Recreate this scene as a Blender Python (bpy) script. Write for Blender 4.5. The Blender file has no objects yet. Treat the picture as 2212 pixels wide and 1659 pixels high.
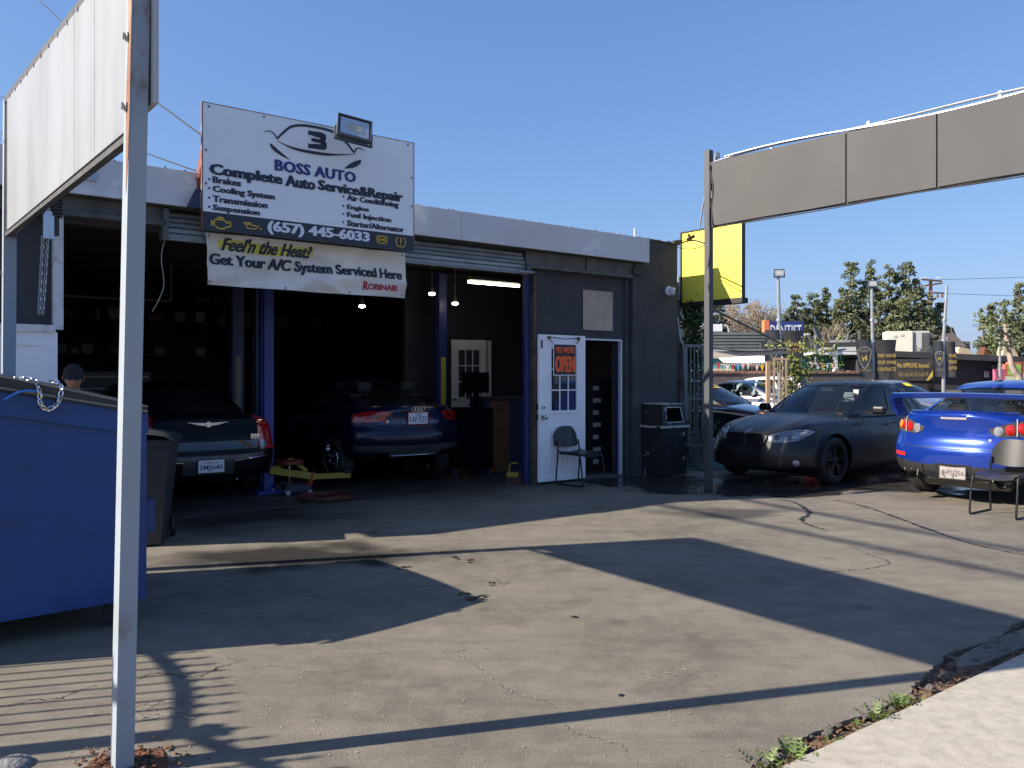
import bpy, bmesh, math, random
from mathutils import Vector, Matrix, noise
from mathutils.bvhtree import BVHTree
R = math.radians
random.seed(7)
S = bpy.context.scene
COL = S.collection
# ------------------------------------------------------------- camera, sky, sun, exposure
cam_d = bpy.data.cameras.new("camera")
cam = bpy.data.objects.new("camera", cam_d); COL.objects.link(cam)
cam.location = (0, 0, 1.5); cam.rotation_euler = (R(90), 0, 0)
cam_d.lens = 28.97; cam_d.sensor_width = 36; cam_d.shift_y = -0.0052
cam_d.clip_start = 0.05; cam_d.clip_end = 3000
S.camera = cam
SUN_EL = 32.3; SUN_AZ = (-.9650, -.2620)          # horizontal direction towards the sun
W = bpy.data.worlds.new("World"); S.world = W; W.use_nodes = True
nt = W.node_tree; nt.nodes.clear()
sky = nt.nodes.new('ShaderNodeTexSky'); sky.sky_type = 'NISHITA'; sky.sun_disc = False
sky.sun_elevation = R(SUN_EL); sky.sun_rotation = math.atan2(SUN_AZ[0], SUN_AZ[1])
sky.altitude = 0; sky.air_density = 1.0; sky.dust_density = 1.2; sky.ozone_density = 9
bg = nt.nodes.new('ShaderNodeBackground'); bg.inputs[1].default_value = 0.105
wo = nt.nodes.new('ShaderNodeOutputWorld')
def vm(op, a, b, c=None):
    q_ = nt.nodes.new('ShaderNodeVectorMath'); q_.operation = op
    for i_, x_ in enumerate((a, b, c)):
        if x_ is None: continue
        if isinstance(x_, tuple): q_.inputs[i_].default_value = x_
        else: nt.links.new(x_, q_.inputs[i_])
    return q_.outputs[0]
# shoulder: the bright rim of the sky near the horizon is compressed like on film, tint a touch bluer
num = vm('MULTIPLY', sky.outputs[0], (1.36, 1.36, 1.64)); den = vm('MULTIPLY_ADD', sky.outputs[0], (.2, .2, .2), (1, 1, 1))
nt.links.new(vm('DIVIDE', num, den), bg.inputs[0]); nt.links.new(bg.outputs[0], wo.inputs[0])
sd = bpy.data.lights.new("sun", 'SUN'); sd.energy = 5.0; sd.angle = R(.53); sd.color = (1, .90, .76)
sun = bpy.data.objects.new("sun", sd); COL.objects.link(sun)
ce = math.cos(R(SUN_EL))
to_sun = Vector((SUN_AZ[0]*ce, SUN_AZ[1]*ce, math.sin(R(SUN_EL)))).normalized()
sun.rotation_euler = to_sun.to_track_quat('Z', 'Y').to_euler(); sun.location = (-20, -6, 15)
S.view_settings.view_transform = 'Standard'; S.view_settings.look = 'None'
S.view_settings.exposure = 1.0; S.view_settings.gamma = 1; S.view_settings.use_curve_mapping = False

# ------------------------------------------------------------- helpers
F_PX, CX, HZ, EYE = 1780.0, 1106.0, 818.0, 1.5
def AT(px, py, Y): return Vector(((px-CX)/F_PX*Y, Y, EYE+(HZ-py)/F_PX*Y))
def GP(px, py): return AT(px, py, EYE*F_PX/(py-HZ))
U = Vector((.8, .6, 0)); NN = Vector((.6, -.8, 0)); P0 = Vector((.30, 11.76, 0)); ROT = math.atan2(.6, .8)
def FW(s, t, z=0): return P0 + U*s - NN*t + Vector((0, 0, z))
def shadow_of(p): return Vector((p.x, p.y, 0)) - Vector((SUN_AZ[0], SUN_AZ[1], 0))*(p.z/math.tan(R(SUN_EL)))

MATS = {}
def M(name, col, rough=.6, metal=0, var=.12, scale=4, bump=0, bscale=60, coat=0, spec=.5, emit=None, estr=0, detail=5, obj=True, rvar=0):
    if name in MATS: return MATS[name]
    m = bpy.data.materials.new(name); m.use_nodes = True; n = m.node_tree; b = n.nodes['Principled BSDF']
    tc = n.nodes.new('ShaderNodeTexCoord')
    co = tc.outputs['Object']
    b.inputs['Roughness'].default_value = rough; b.inputs['Metallic'].default_value = metal
    b.inputs['Specular IOR Level'].default_value = spec
    if coat: b.inputs['Coat Weight'].default_value = coat; b.inputs['Coat Roughness'].default_value = .04
    if var > 0:
        nz = n.nodes.new('ShaderNodeTexNoise'); nz.inputs['Scale'].default_value = scale; nz.inputs['Detail'].default_value = detail
        n.links.new(co, nz.inputs['Vector'])
        cr = n.nodes.new('ShaderNodeValToRGB'); e = cr.color_ramp.elements
        e[0].position = .3; e[1].position = .7
        e[0].color = [c*(1-var) for c in col]+[1]; e[1].color = [min(1, c*(1+var)) for c in col]+[1]
        n.links.new(nz.outputs[0], cr.inputs[0]); n.links.new(cr.outputs[0], b.inputs['Base Color'])
        if rvar:
            mr = n.nodes.new('ShaderNodeMapRange'); mr.inputs[3].default_value = max(.02, rough-rvar); mr.inputs[4].default_value = rough+rvar
            n.links.new(nz.outputs[0], mr.inputs[0]); n.links.new(mr.outputs[0], b.inputs['Roughness'])
    else: b.inputs['Base Color'].default_value = (*col, 1)
    if bump:
        nb = n.nodes.new('ShaderNodeTexNoise'); nb.inputs['Scale'].default_value = bscale; nb.inputs['Detail'].default_value = 4
        n.links.new(co, nb.inputs['Vector'])
        bp = n.nodes.new('ShaderNodeBump'); bp.inputs['Strength'].default_value = bump; bp.inputs['Distance'].default_value = .02
        n.links.new(nb.outputs[0], bp.inputs['Height']); n.links.new(bp.outputs[0], b.inputs['Normal'])
    if emit:
        b.inputs['Emission Color'].default_value = (*emit, 1); b.inputs['Emission Strength'].default_value = estr
    MATS[name] = m
    return m
def worn(name, col, col2, amount=.5, scale=3, rough=.6, metal=0, bump=0, stretch=(1, 1, 1), soft=.06, bscale=40):
    """paint of one colour with patches of a second showing through"""
    if name in MATS: return MATS[name]
    m = bpy.data.materials.new(name); m.use_nodes = True; n = m.node_tree; b = n.nodes['Principled BSDF']
    tc = n.nodes.new('ShaderNodeTexCoord'); mp = n.nodes.new('ShaderNodeMapping'); mp.inputs['Scale'].default_value = stretch
    n.links.new(tc.outputs['Object'], mp.inputs[0])
    nz = n.nodes.new('ShaderNodeTexNoise'); nz.inputs['Scale'].default_value = scale; nz.inputs['Detail'].default_value = 8
    nz.inputs['Roughness'].default_value = .62
    n.links.new(mp.outputs[0], nz.inputs['Vector'])
    cr = n.nodes.new('ShaderNodeValToRGB'); e = cr.color_ramp.elements
    e[0].position = amount-soft; e[1].position = amount+soft; e[0].color = (*col2, 1); e[1].color = (*col, 1)
    n.links.new(nz.outputs[0], cr.inputs[0])
    n2 = n.nodes.new('ShaderNodeTexNoise'); n2.inputs['Scale'].default_value = scale*.5; n2.inputs['Detail'].default_value = 4
    n.links.new(tc.outputs['Object'], n2.inputs['Vector'])
    mx = n.nodes.new('ShaderNodeMix'); mx.data_type = 'RGBA'; mx.blend_type = 'MULTIPLY'; mx.inputs[0].default_value = .35
    n.links.new(cr.outputs[0], mx.inputs[6]); n.links.new(n2.outputs[0], mx.inputs[7]); n.links.new(mx.outputs[2], b.inputs['Base Color'])
    b.inputs['Roughness'].default_value = rough; b.inputs['Metallic'].default_value = metal
    if bump:
        nb = n.nodes.new('ShaderNodeTexNoise'); nb.inputs['Scale'].default_value = bscale; nb.inputs['Detail'].default_value = 5
        n.links.new(tc.outputs['Object'], nb.inputs['Vector'])
        bp = n.nodes.new('ShaderNodeBump'); bp.inputs['Strength'].default_value = bump; bp.inputs['Distance'].default_value = .01
        n.links.new(nb.outputs[0], bp.inputs['Height']); n.links.new(bp.outputs[0], b.inputs['Normal'])
    MATS[name] = m
    return m
def glass_mat(name, tint, alpha):
    """alpha = how much light the pane stops"""
    if name in MATS: return MATS[name]
    m = bpy.data.materials.new(name); m.use_nodes = True; n = m.node_tree; n.nodes.clear()
    tr = n.nodes.new('ShaderNodeBsdfTransparent'); tr.inputs[0].default_value = (*[1-(1-c)*1 for c in tint], 1)
    gl = n.nodes.new('ShaderNodeBsdfGlossy'); gl.inputs['Roughness'].default_value = .02
    df = n.nodes.new('ShaderNodeBsdfDiffuse'); df.inputs[0].default_value = (.02, .025, .03, 1)
    m1 = n.nodes.new('ShaderNodeMixShader'); m1.inputs[0].default_value = alpha
    fr = n.nodes.new('ShaderNodeFresnel'); fr.inputs[0].default_value = 1.5
    m2 = n.nodes.new('ShaderNodeMixShader'); o = n.nodes.new('ShaderNodeOutputMaterial')
    n.links.new(tr.outputs[0], m1.inputs[1]); n.links.new(df.outputs[0], m1.inputs[2])
    n.links.new(fr.outputs[0], m2.inputs[0]); n.links.new(m1.outputs[0], m2.inputs[1]); n.links.new(gl.outputs[0], m2.inputs[2])
    n.links.new(m2.outputs[0], o.inputs[0]); MATS[name] = m
    return m

class MB:
    def __init__(s): s.v = []; s.f = []; s.sm = []
    def add(s, vs, fs, smooth=False):
        k = len(s.v); s.v += [Vector(p) for p in vs]; s.f += [tuple(i+k for i in f) for f in fs]; s.sm += [smooth]*len(fs); return s
    def box(s, x0, x1, y0, y1, z0, z1, ch=0):
        if x0 > x1: x0, x1 = x1, x0
        if y0 > y1: y0, y1 = y1, y0
        if z0 > z1: z0, z1 = z1, z0
        if ch:
            bm = bmesh.new(); bmesh.ops.create_cube(bm, size=1)
            for q in bm.verts: q.co = Vector(((x0+x1)/2+q.co.x*(x1-x0), (y0+y1)/2+q.co.y*(y1-y0), (z0+z1)/2+q.co.z*(z1-z0)))
            bmesh.ops.bevel(bm, geom=bm.edges[:], offset=ch, segments=2, affect='EDGES', profile=.5)
            s.frombm(bm); bm.free(); return s
        return s.add([(x0,y0,z0),(x1,y0,z0),(x1,y1,z0),(x0,y1,z0),(x0,y0,z1),(x1,y0,z1),(x1,y1,z1),(x0,y1,z1)],
                     [(3,2,1,0),(4,5,6,7),(0,1,5,4),(1,2,6,5),(2,3,7,6),(3,0,4,7)])
    def frombm(s, bm, mat=None, smooth=False):
        bm.verts.index_update()
        s.add([(mat@q.co if mat else q.co.copy()) for q in bm.verts], [[q.index for q in f.verts] for f in bm.faces], smooth)
    def tube(s, pts, r, n=8, closed=False, caps=True, r2=None):
        pts = [Vector(p) for p in pts]; N = len(pts); rings = []
        up = None
        for i, p in enumerate(pts):
            if closed: t = pts[(i+1) % N]-pts[i-1]
            else: t = pts[min(i+1, N-1)]-pts[max(i-1, 0)]
            if t.length < 1e-9: t = Vector((0, 0, 1))
            t.normalize()
            if up is None: up = t.orthogonal().normalized()
            else:
                up = up - t*up.dot(t)
                if up.length < 1e-6: up = t.orthogonal()
                up.normalize()
            w = t.cross(up)
            rr = r[i] if isinstance(r, (list, tuple)) else (r if r2 is None else r+(r2-r)*i/max(1, N-1))
            rings.append([p+up*math.cos(a*2*math.pi/n)*rr+w*math.sin(a*2*math.pi/n)*rr for a in range(n)])
        vs = [q for ring in rings for q in ring]; fs = []
        for i in range(N if closed else N-1):
            j = (i+1) % N
            for a in range(n): fs.append((i*n+a, i*n+(a+1) % n, j*n+(a+1) % n, j*n+a))
        s.add(vs, fs, True)
        if caps and not closed:
            k = len(s.v)-len(vs); s.f.append(tuple(k+a for a in reversed(range(n)))); s.f.append(tuple(k+(N-1)*n+a for a in range(n))); s.sm += [False]*2
        return s
    def bar(s, a, b, w, h, up=(0, 0, 1)):
        """rectangular bar a->b, w across, h along up"""
        a, b = Vector(a), Vector(b); t = (b-a).normalized(); up = Vector(up)
        sd_ = t.cross(up)
        if sd_.length < 1e-4: sd_ = Vector((1, 0, 0))
        sd_.normalize(); u2 = sd_.cross(t).normalized()
        vs = [p+sd_*w/2*i+u2*h/2*j for p in (a, b) for i, j in ((-1, -1), (1, -1), (1, 1), (-1, 1))]
        return s.add(vs, [(3,2,1,0),(4,5,6,7),(0,1,5,4),(1,2,6,5),(2,3,7,6),(3,0,4,7)])
    def lathe(s, prof, n=24, axis='z', c=(0, 0, 0), caps=True):
        c = Vector(c); vs = []; fs = []
        for r, h in prof:
            for a in range(n):
                t = 2*math.pi*a/n; x, y = r*math.cos(t), r*math.sin(t)
                p = {'z': (x, y, h), 'y': (x, h, y), 'x': (h, x, y)}[axis]
                vs.append(Vector(p)+c)
        for i in range(len(prof)-1):
            for a in range(n): fs.append((i*n+a, i*n+(a+1) % n, (i+1)*n+(a+1) % n, (i+1)*n+a))
        s.add(vs, fs, True)
        if caps:
            k = len(s.v)-len(vs)
            s.f.append(tuple(k+a for a in range(n))); s.f.append(tuple(k+(len(prof)-1)*n+a for a in range(n))); s.sm += [False]*2
        return s
    def prism(s, poly, y0, y1, plane='xz'):
        """poly of 2D points extruded"""
        n = len(poly); vs = []
        for y in (y0, y1):
            for p in poly: vs.append({'xz': (p[0], y, p[1]), 'xy': (p[0], p[1], y), 'yz': (y, p[0], p[1])}[plane])
        fs = [tuple(range(n)), tuple(range(2*n-1, n-1, -1))]+[(i, (i+1) % n, n+(i+1) % n, n+i) for i in range(n)]
        return s.add(vs, fs)
    def grid(s, fn, nu, nv, smooth=True):
        vs = [fn(i/nu, j/nv) for i in range(nu+1) for j in range(nv+1)]
        fs = [(i*(nv+1)+j, (i+1)*(nv+1)+j, (i+1)*(nv+1)+j+1, i*(nv+1)+j+1) for i in range(nu) for j in range(nv)]
        return s.add(vs, fs, smooth)
    def xf(s, m):
        s.v = [m@p for p in s.v]; return s
    def mesh(s, name, mat):
        me = bpy.data.meshes.new(name); me.from_pydata([tuple(p) for p in s.v], [], s.f); me.update()
        bm = bmesh.new(); bm.from_mesh(me); bmesh.ops.recalc_face_normals(bm, faces=bm.faces[:]); bm.to_mesh(me); bm.free()
        me.polygons.foreach_set('use_smooth', s.sm)
        if any(s.sm): me.set_sharp_from_angle(angle=R(42))
        if mat: me.materials.append(mat)
        return me
def link(o, parent=None):
    COL.objects.link(o)
    if parent is not None: o.parent = parent
    return o
SPLIT = {'beam', 'bracket', 'shutter_bracket', 'bolt', 'bullet', 'grommet', 'screw', 'clamp', 'castor', 'door_knob', 'support', 'barge_board', 'brace', 'drawer_edge', 'hook', 'hinge', 'fork_pocket', 'crossbar', 'gear_stack', 'white_tile', 'leg', 'opening_trim', 'vent_panel', 'cabin_seat', 'flange', 'yoke', 'frame_rail', 'door_panel', 'latch_plate', 'carcass', 'casing', 'pickets'}
def islands(mb):
    par = list(range(len(mb.v)))
    def f_(a):
        while par[a] != a: par[a] = par[par[a]]; a = par[a]
        return a
    for fc in mb.f:
        for i in fc[1:]: par[f_(i)] = f_(fc[0])
    out = {}
    for fc, s_ in zip(mb.f, mb.sm): out.setdefault(f_(fc[0]), []).append((fc, s_))
    res = []
    for fs in out.values():
        m2 = MB(); ids = sorted(set(i for fc, _ in fs for i in fc)); mp = {j: k for k, j in enumerate(ids)}
        m2.v = [mb.v[j] for j in ids]; m2.f = [tuple(mp[i] for i in fc) for fc, _ in fs]; m2.sm = [s_ for _, s_ in fs]; res.append(m2)
    return res
def obj(name, mb, mat, parent=None, label=None, loc=None, rot=None):
    if name in SPLIT and isinstance(mb, MB) and parent is not None:
        parts = islands(mb)
        if 1 < len(parts) < 80:
            os_ = [obj1(name, p_, mat, parent, label, loc, rot) for p_ in parts]; return os_[0]
    return obj1(name, mb, mat, parent, label, loc, rot)
def obj1(name, mb, mat, parent=None, label=None, loc=None, rot=None):
    me = mb.mesh(name, mat) if isinstance(mb, MB) else mb
    o = bpy.data.objects.new(name, me); link(o, parent)
    if label: o['label'] = label
    if loc is not None: o.location = loc
    if rot is not None: o.rotation_euler = rot
    return o
def tag(o, label, cat, group=None):
    o['label'] = label; o['category'] = cat
    if group: o['group'] = group
    return o
def thing(name, label, cat, loc=(0, 0, 0), rz=0, group=None, rot=None):
    o = bpy.data.objects.new(name, None); link(o); o.empty_display_size = .1
    o.location = loc; o.rotation_euler = rot if rot else (0, 0, rz)
    return tag(o, label, cat, group)
def struct(name, mb, mat, kind='structure'):
    o = obj(name, mb, mat); o['kind'] = kind; return o
def kids(o): return [c for c in bpy.data.objects if c.parent == o]
def dup(root, loc, rz=None, label=None, scale=None):
    r = root.copy(); COL.objects.link(r); r.location = loc
    if rz is not None: r.rotation_euler = (0, 0, rz)
    if label: r['label'] = label
    if scale: r.scale = scale
    for ch in kids(root):
        c = ch.copy(); COL.objects.link(c); c.parent = r
        for g in kids(ch):
            d = g.copy(); COL.objects.link(d); d.parent = c
    return r
_TX = {}
def text_mb(txt, x0, x1, z0, z1, y=0, bold=0, shear=0, spacing=1, res=2):
    bold_x = bold*1.35 if bold > .018 else 0; bold = min(bold, .023)
    """letters fitted to a box in the xz plane, facing -y"""
    key = (txt, bold, shear, spacing, res)
    if key not in _TX:
        cu = bpy.data.curves.new("t", 'FONT'); cu.body = txt; cu.offset = bold; cu.shear = shear; cu.space_character = spacing
        cu.resolution_u = res; cu.fill_mode = 'FRONT'
        o = bpy.data.objects.new("t", cu); COL.objects.link(o)
        dg = bpy.context.evaluated_depsgraph_get(); me = bpy.data.meshes.new_from_object(o.evaluated_get(dg))
        _TX[key] = ([v.co.copy() for v in me.vertices], [tuple(p.vertices) for p in me.polygons])
        bpy.data.objects.remove(o); bpy.data.curves.remove(cu); bpy.data.meshes.remove(me)
    vs, fs = _TX[key]
    ax, bx = min(v.x for v in vs), max(v.x for v in vs); ay, by = min(v.y for v in vs), max(v.y for v in vs)
    mb = MB(); k = max(0, bold_x)*(z1-z0)
    for i_, dx in enumerate((0, -k, k) if k else (0,)):
        mb.add([(x0+k+(v.x-ax)/(bx-ax)*(x1-x0-2*k)+dx, y-.0004*i_, z0+(v.y-ay)/(by-ay)*(z1-z0)) for v in vs], fs)
    return mb
def text(txt, x0, x1, z0, z1, y, mat, parent, bold=0, shear=0, spacing=1, label=None, name='lettering', tf=None):
    mb = text_mb(txt, x0, x1, z0, z1, y, bold, shear, spacing)
    if tf: mb.v = [Vector(tf(v)) for v in mb.v]
    return obj(name, mb, mat, parent, label)
def flat_poly(poly, y=0):
    """filled flat outline in the xz plane"""
    bm = bmesh.new(); vs = [bm.verts.new((p[0], y, p[1])) for p in poly]
    es = [bm.edges.new((vs[i], vs[(i+1) % len(vs)])) for i in range(len(vs))]
    bmesh.ops.triangle_fill(bm, edges=es, use_beauty=True)
    mb = MB(); mb.frombm(bm); bm.free(); return mb
def stroke(mb, pts, w, y=0):
    """brush stroke in xz; w number or list"""
    L_, R_ = [], []
    for i, p in enumerate(pts):
        a = pts[max(i-1, 0)]; b = pts[min(i+1, len(pts)-1)]; dx, dz = b[0]-a[0], b[1]-a[1]; l = math.hypot(dx, dz) or 1
        ww = (w[i] if isinstance(w, (list, tuple)) else w)/2
        L_.append((p[0]-dz/l*ww, y, p[1]+dx/l*ww)); R_.append((p[0]+dz/l*ww, y, p[1]-dx/l*ww))
    n = len(pts); mb.add(L_+R_, [(i, i+1, n+i+1, n+i) for i in range(n-1)]); return mb
def crv(pts, n=6):
    """Catmull-Rom through 2D/3D points"""
    P = [Vector(p) if len(p) == 3 else Vector((p[0], p[1], 0)) for p in pts]; out = []
    for i in range(len(P)-1):
        a, b, c, d = P[max(i-1, 0)], P[i], P[i+1], P[min(i+2, len(P)-1)]
        for k in range(n):
            t = k/n; out.append(.5*((2*b)+(c-a)*t+(2*a-5*b+4*c-d)*t*t+(3*b-a-3*c+d)*t**3))
    out.append(P[-1])
    return out if len(pts[0]) == 3 else [(p.x, p.y) for p in out]
def circ(cx, cz, r, n=20, a0=0, a1=360): return [(cx+r*math.cos(R(a0+(a1-a0)*i/n)), cz+r*math.sin(R(a0+(a1-a0)*i/n))) for i in range(n+1)]
# ------------------------------------------------------------- ground
def ground_mat():
    m = bpy.data.materials.new("asphalt"); m.use_nodes = True; n = m.node_tree; b = n.nodes['Principled BSDF']
    L = n.links.new
    geo = n.nodes.new('ShaderNodeNewGeometry')
    def noise_(scale, detail=6, rough=.6, vec=None):
        q = n.nodes.new('ShaderNodeTexNoise'); q.inputs['Scale'].default_value = scale; q.inputs['Detail'].default_value = detail
        q.inputs['Roughness'].default_value = rough; L(vec or geo.outputs['Position'], q.inputs['Vector']); return q.outputs[0]
    def ramp(src, a, b_, ca=(0, 0, 0, 1), cb=(1, 1, 1, 1)):
        r = n.nodes.new('ShaderNodeValToRGB'); r.color_ramp.elements[0].position = a; r.color_ramp.elements[1].position = b_
        r.color_ramp.elements[0].color = ca; r.color_ramp.elements[1].color = cb; L(src, r.inputs[0]); return r.outputs[0]
    def math_(op, a, b_=None, c=None):
        q = n.nodes.new('ShaderNodeMath'); q.operation = op
        for i, x in enumerate((a, b_, c)):
            if x is None: continue
            if isinstance(x, (int, float)): q.inputs[i].default_value = x
            else: L(x, q.inputs[i])
        return q.outputs[0]
    def mix(f, a, b_, mode='MIX'):
        q = n.nodes.new('ShaderNodeMix'); q.data_type = 'RGBA'; q.blend_type = mode
        if isinstance(f, (int, float)): q.inputs[0].default_value = f
        else: L(f, q.inputs[0])
        for i, x in ((6, a), (7, b_)):
            if isinstance(x, tuple): q.inputs[i].default_value = x
            else: L(x, q.inputs[i])
        return q.outputs[2]
    # warped position for organic outlines
    wn = n.nodes.new('ShaderNodeTexNoise'); wn.inputs['Scale'].default_value = 1.6; wn.inputs['Detail'].default_value = 6; L(geo.outputs['Position'], wn.inputs['Vector'])
    vs = n.nodes.new('ShaderNodeVectorMath'); vs.operation = 'SUBTRACT'; L(wn.outputs[1], vs.inputs[0]); vs.inputs[1].default_value = (.5, .5, .5)
    va = n.nodes.new('ShaderNodeVectorMath'); va.operation = 'MULTIPLY_ADD'; L(vs.outputs[0], va.inputs[0]); va.inputs[1].default_value = (1.3, 1.3, 0); L(geo.outputs['Position'], va.inputs[2])
    def blob(cx, cy, rx, ry, ang, a=.75, b_=1.05):
        mp = n.nodes.new('ShaderNodeMapping'); mp.vector_type = 'TEXTURE'
        mp.inputs['Location'].default_value = (cx, cy, 0); mp.inputs['Rotation'].default_value = (0, 0, R(ang)); mp.inputs['Scale'].default_value = (rx, ry, 1000)
        L(va.outputs[0], mp.inputs[0]); ln = n.nodes.new('ShaderNodeVectorMath'); ln.operation = 'LENGTH'; L(mp.outputs[0], ln.inputs[0])
        return ramp(ln.outputs['Value'], a, b_, (1, 1, 1, 1), (0, 0, 0, 1))
    base = mix(ramp(noise_(.8, 8, .65), .36, .64), (.105, .094, .078, 1), (.196, .175, .140, 1))
    base = mix(ramp(noise_(5, 8, .75), .42, .75), base, (.215, .190, .150, 1))
    st = n.nodes.new('ShaderNodeMapping'); st.inputs['Rotation'].default_value = (0, 0, R(35)); st.inputs['Scale'].default_value = (1, 4.5, 1); L(geo.outputs['Position'], st.inputs[0])
    base = mix(math_('MULTIPLY', ramp(noise_(1.1, 8, .7, st.outputs[0]), .48, .70), .62), base, (.095, .083, .068, 1))
    # aggregate
    base = mix(.55, base, ramp(noise_(110, 4, .85), .3, .72, (.12, .12, .12, 1), (.95, .95, .95, 1)), 'OVERLAY')
    vor = n.nodes.new('ShaderNodeTexVoronoi'); vor.inputs['Scale'].default_value = 22; L(geo.outputs['Position'], vor.inputs['Vector'])
    base = mix(math_('MULTIPLY', ramp(vor.outputs['Distance'], .05, .09, (1, 1, 1, 1), (0, 0, 0, 1)), ramp(noise_(3, 4), .55, .6)), base, (.30, .28, .24, 1))
    v2 = n.nodes.new('ShaderNodeTexVoronoi'); v2.inputs['Scale'].default_value = 1.15; L(geo.outputs['Position'], v2.inputs['Vector'])
    base = mix(math_('MULTIPLY', ramp(v2.outputs['Distance'], .04, .12, (1, 1, 1, 1), (0, 0, 0, 1)), .5), base, (.04, .036, .032, 1))
    # oil stains
    oil = math_('MAXIMUM', blob(-1.85, 6.95, 1.45, .60, 12, .55, 1.15), blob(-3.0, 9.0, 1.5, 1.4, 30, .3, 1.2))
    oil = math_('MULTIPLY', oil, ramp(noise_(9, 6, .7), .2, .45, (.75, .75, .75, 1), (1, 1, 1, 1)))
    base = mix(math_('MULTIPLY', oil, .95), base, (.005, .0045, .004, 1))
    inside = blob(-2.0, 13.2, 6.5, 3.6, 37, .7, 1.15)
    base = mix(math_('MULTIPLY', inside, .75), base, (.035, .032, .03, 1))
    dark_patch = blob(2.45, 9.25, 1.0, .42, 10, .5, 1.1)  # darker oval of asphalt in front of the right hand post
    base = mix(math_('MULTIPLY', dark_patch, .75), base, (.028, .028, .030, 1))
    wet = math_('MAXIMUM', blob(4.1, 11.6, 2.9, 1.05, 12, .82, .94), blob(2.1, 12.15, 1.1, .75, 20, .8, .98))
    wet = math_('MAXIMUM', wet, blob(6.3, 11.7, 1.8, .7, 30, .8, .98))
    base = mix(math_('MULTIPLY', wet, .86), base, (.016, .016, .018, 1))
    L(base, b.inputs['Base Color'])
    rg = n.nodes.new('ShaderNodeMix'); L(wet, rg.inputs[0]); rg.inputs[2].default_value = .82; L(ramp(noise_(3.5, 5), .35, .62, (.03, .03, .03, 1), (.30, .30, .30, 1)), rg.inputs[3])
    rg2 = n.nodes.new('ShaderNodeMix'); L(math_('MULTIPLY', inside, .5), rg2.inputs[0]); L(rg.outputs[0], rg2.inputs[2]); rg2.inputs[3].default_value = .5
    L(rg2.outputs[0], b.inputs['Roughness'])
    hb = math_('MULTIPLY_ADD', noise_(90, 5, .75), .6, math_('MULTIPLY', noise_(6, 6, .6), .30))
    bp = n.nodes.new('ShaderNodeBump'); bp.inputs['Distance'].default_value = .012; L(hb, bp.inputs['Height'])
    L(math_('MULTIPLY_ADD', wet, -.5, .58), bp.inputs['Strength']); L(bp.outputs[0], b.inputs['Normal'])
    b.inputs['Specular IOR Level'].default_value = .35
    MATS['asphalt'] = m; return m
ASPH = ground_mat()
# far ground sheet
g = MB(); g.grid(lambda a, b: Vector((-900+1800*a, -300+2100*b, -.06)), 12, 12, False)
struct('ground', g, M('far_ground', (.10, .095, .085), .9, var=.2, scale=.05))
# asphalt lot: its ragged edge runs along the pavement (direction U) through E0
E0 = Vector((1.02, 3.17, 0)); LOT_Z = 0.0
edge = []
rs = random.Random(3)
for i in range(0, 420):
    d_ = -1.7+i*.018
    off = .025*math.sin(d_*5)+.028*noise.noise(Vector((d_*9, 0, 0)))+.03*noise.noise(Vector((d_*30, 3, 0)))+.07*noise.noise(Vector((d_*2.3, 7, 0)))
    off *= .6
    if d_ > 1.1: off += min(1, (d_-1.1)/.8)*.15
    edge.append(E0+U*d_-NN*(.085+off))
lot = MB()
inner = []
lot.add([Vector((-70, -12, 0)), Vector((-70, 60, 0)), Vector((90, 60, 0)), edge[-1]+U*60-NN*.02, ], [])
poly = [edge[0]-U*40, *edge, edge[-1]+U*70]
# strip-wise: quads from the edge inward to a straight line, then a big sheet
vs = []; fs = []
for p in poly: vs += [p, Vector((p.x, p.y, -.05))]
n_ = len(poly)
for i in range(n_-1): fs.append((2*i, 2*i+2, 2*i+3, 2*i+1))
off0 = len(vs)
for p in poly:
    dd = (p-E0).dot(U); vs.append(E0+U*dd-NN*.8)
for i in range(n_-1): fs.append((2*i, 2*i+2, off0+i+1, off0+i))
a0 = len(vs); dA = (poly[0]-E0).dot(U); dB = (poly[-1]-E0).dot(U)
vs += [E0+U*dA-NN*90, E0+U*dB-NN*90]
fs.append(tuple([off0+i for i in range(n_)]+[a0+1, a0]))
lot = MB(); lot.add(vs, fs)
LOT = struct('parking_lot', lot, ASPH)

# concrete pavement, one slab per square
conc = worn('pavement_concrete', (.47, .435, .36), (.38, .35, .29), .42, 16, .9, bump=.3, soft=.14, bscale=140)
struct('pavement', MB().box(-40, 60, -7.4, .0, -.05, -.012).xf(Matrix.Translation(E0)@Matrix.Rotation(ROT, 4, 'Z')), M('joint_grit', (.11, .10, .085), .95, var=.3, scale=30))
PAV = [o for o in bpy.data.objects if o.name == 'pavement'][0]
first = None
for k in range(-3, 8):
    for r_ in range(2):
        m4 = Matrix.Translation(E0)@Matrix.Rotation(ROT, 4, 'Z')@Matrix.Translation((-.9+k*4.0, -.004-r_*1.52, 0))
        if first is None: first = MB().box(0, 3.985, -1.505, 0, -.02, .006, .006).mesh('slab', conc)
        s_ = bpy.data.objects.new('slab', first); link(s_, PAV); s_.matrix_local = m4
# road beyond the pavement (behind the camera)
struct('road', MB().box(-60, 80, -22, -7.4, -.05, -.03).xf(Matrix.Translation(E0)@Matrix.Rotation(ROT, 4, 'Z')), M('road_asphalt', (.06, .058, .055), .9, var=.2, scale=2, bump=.3))
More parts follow.
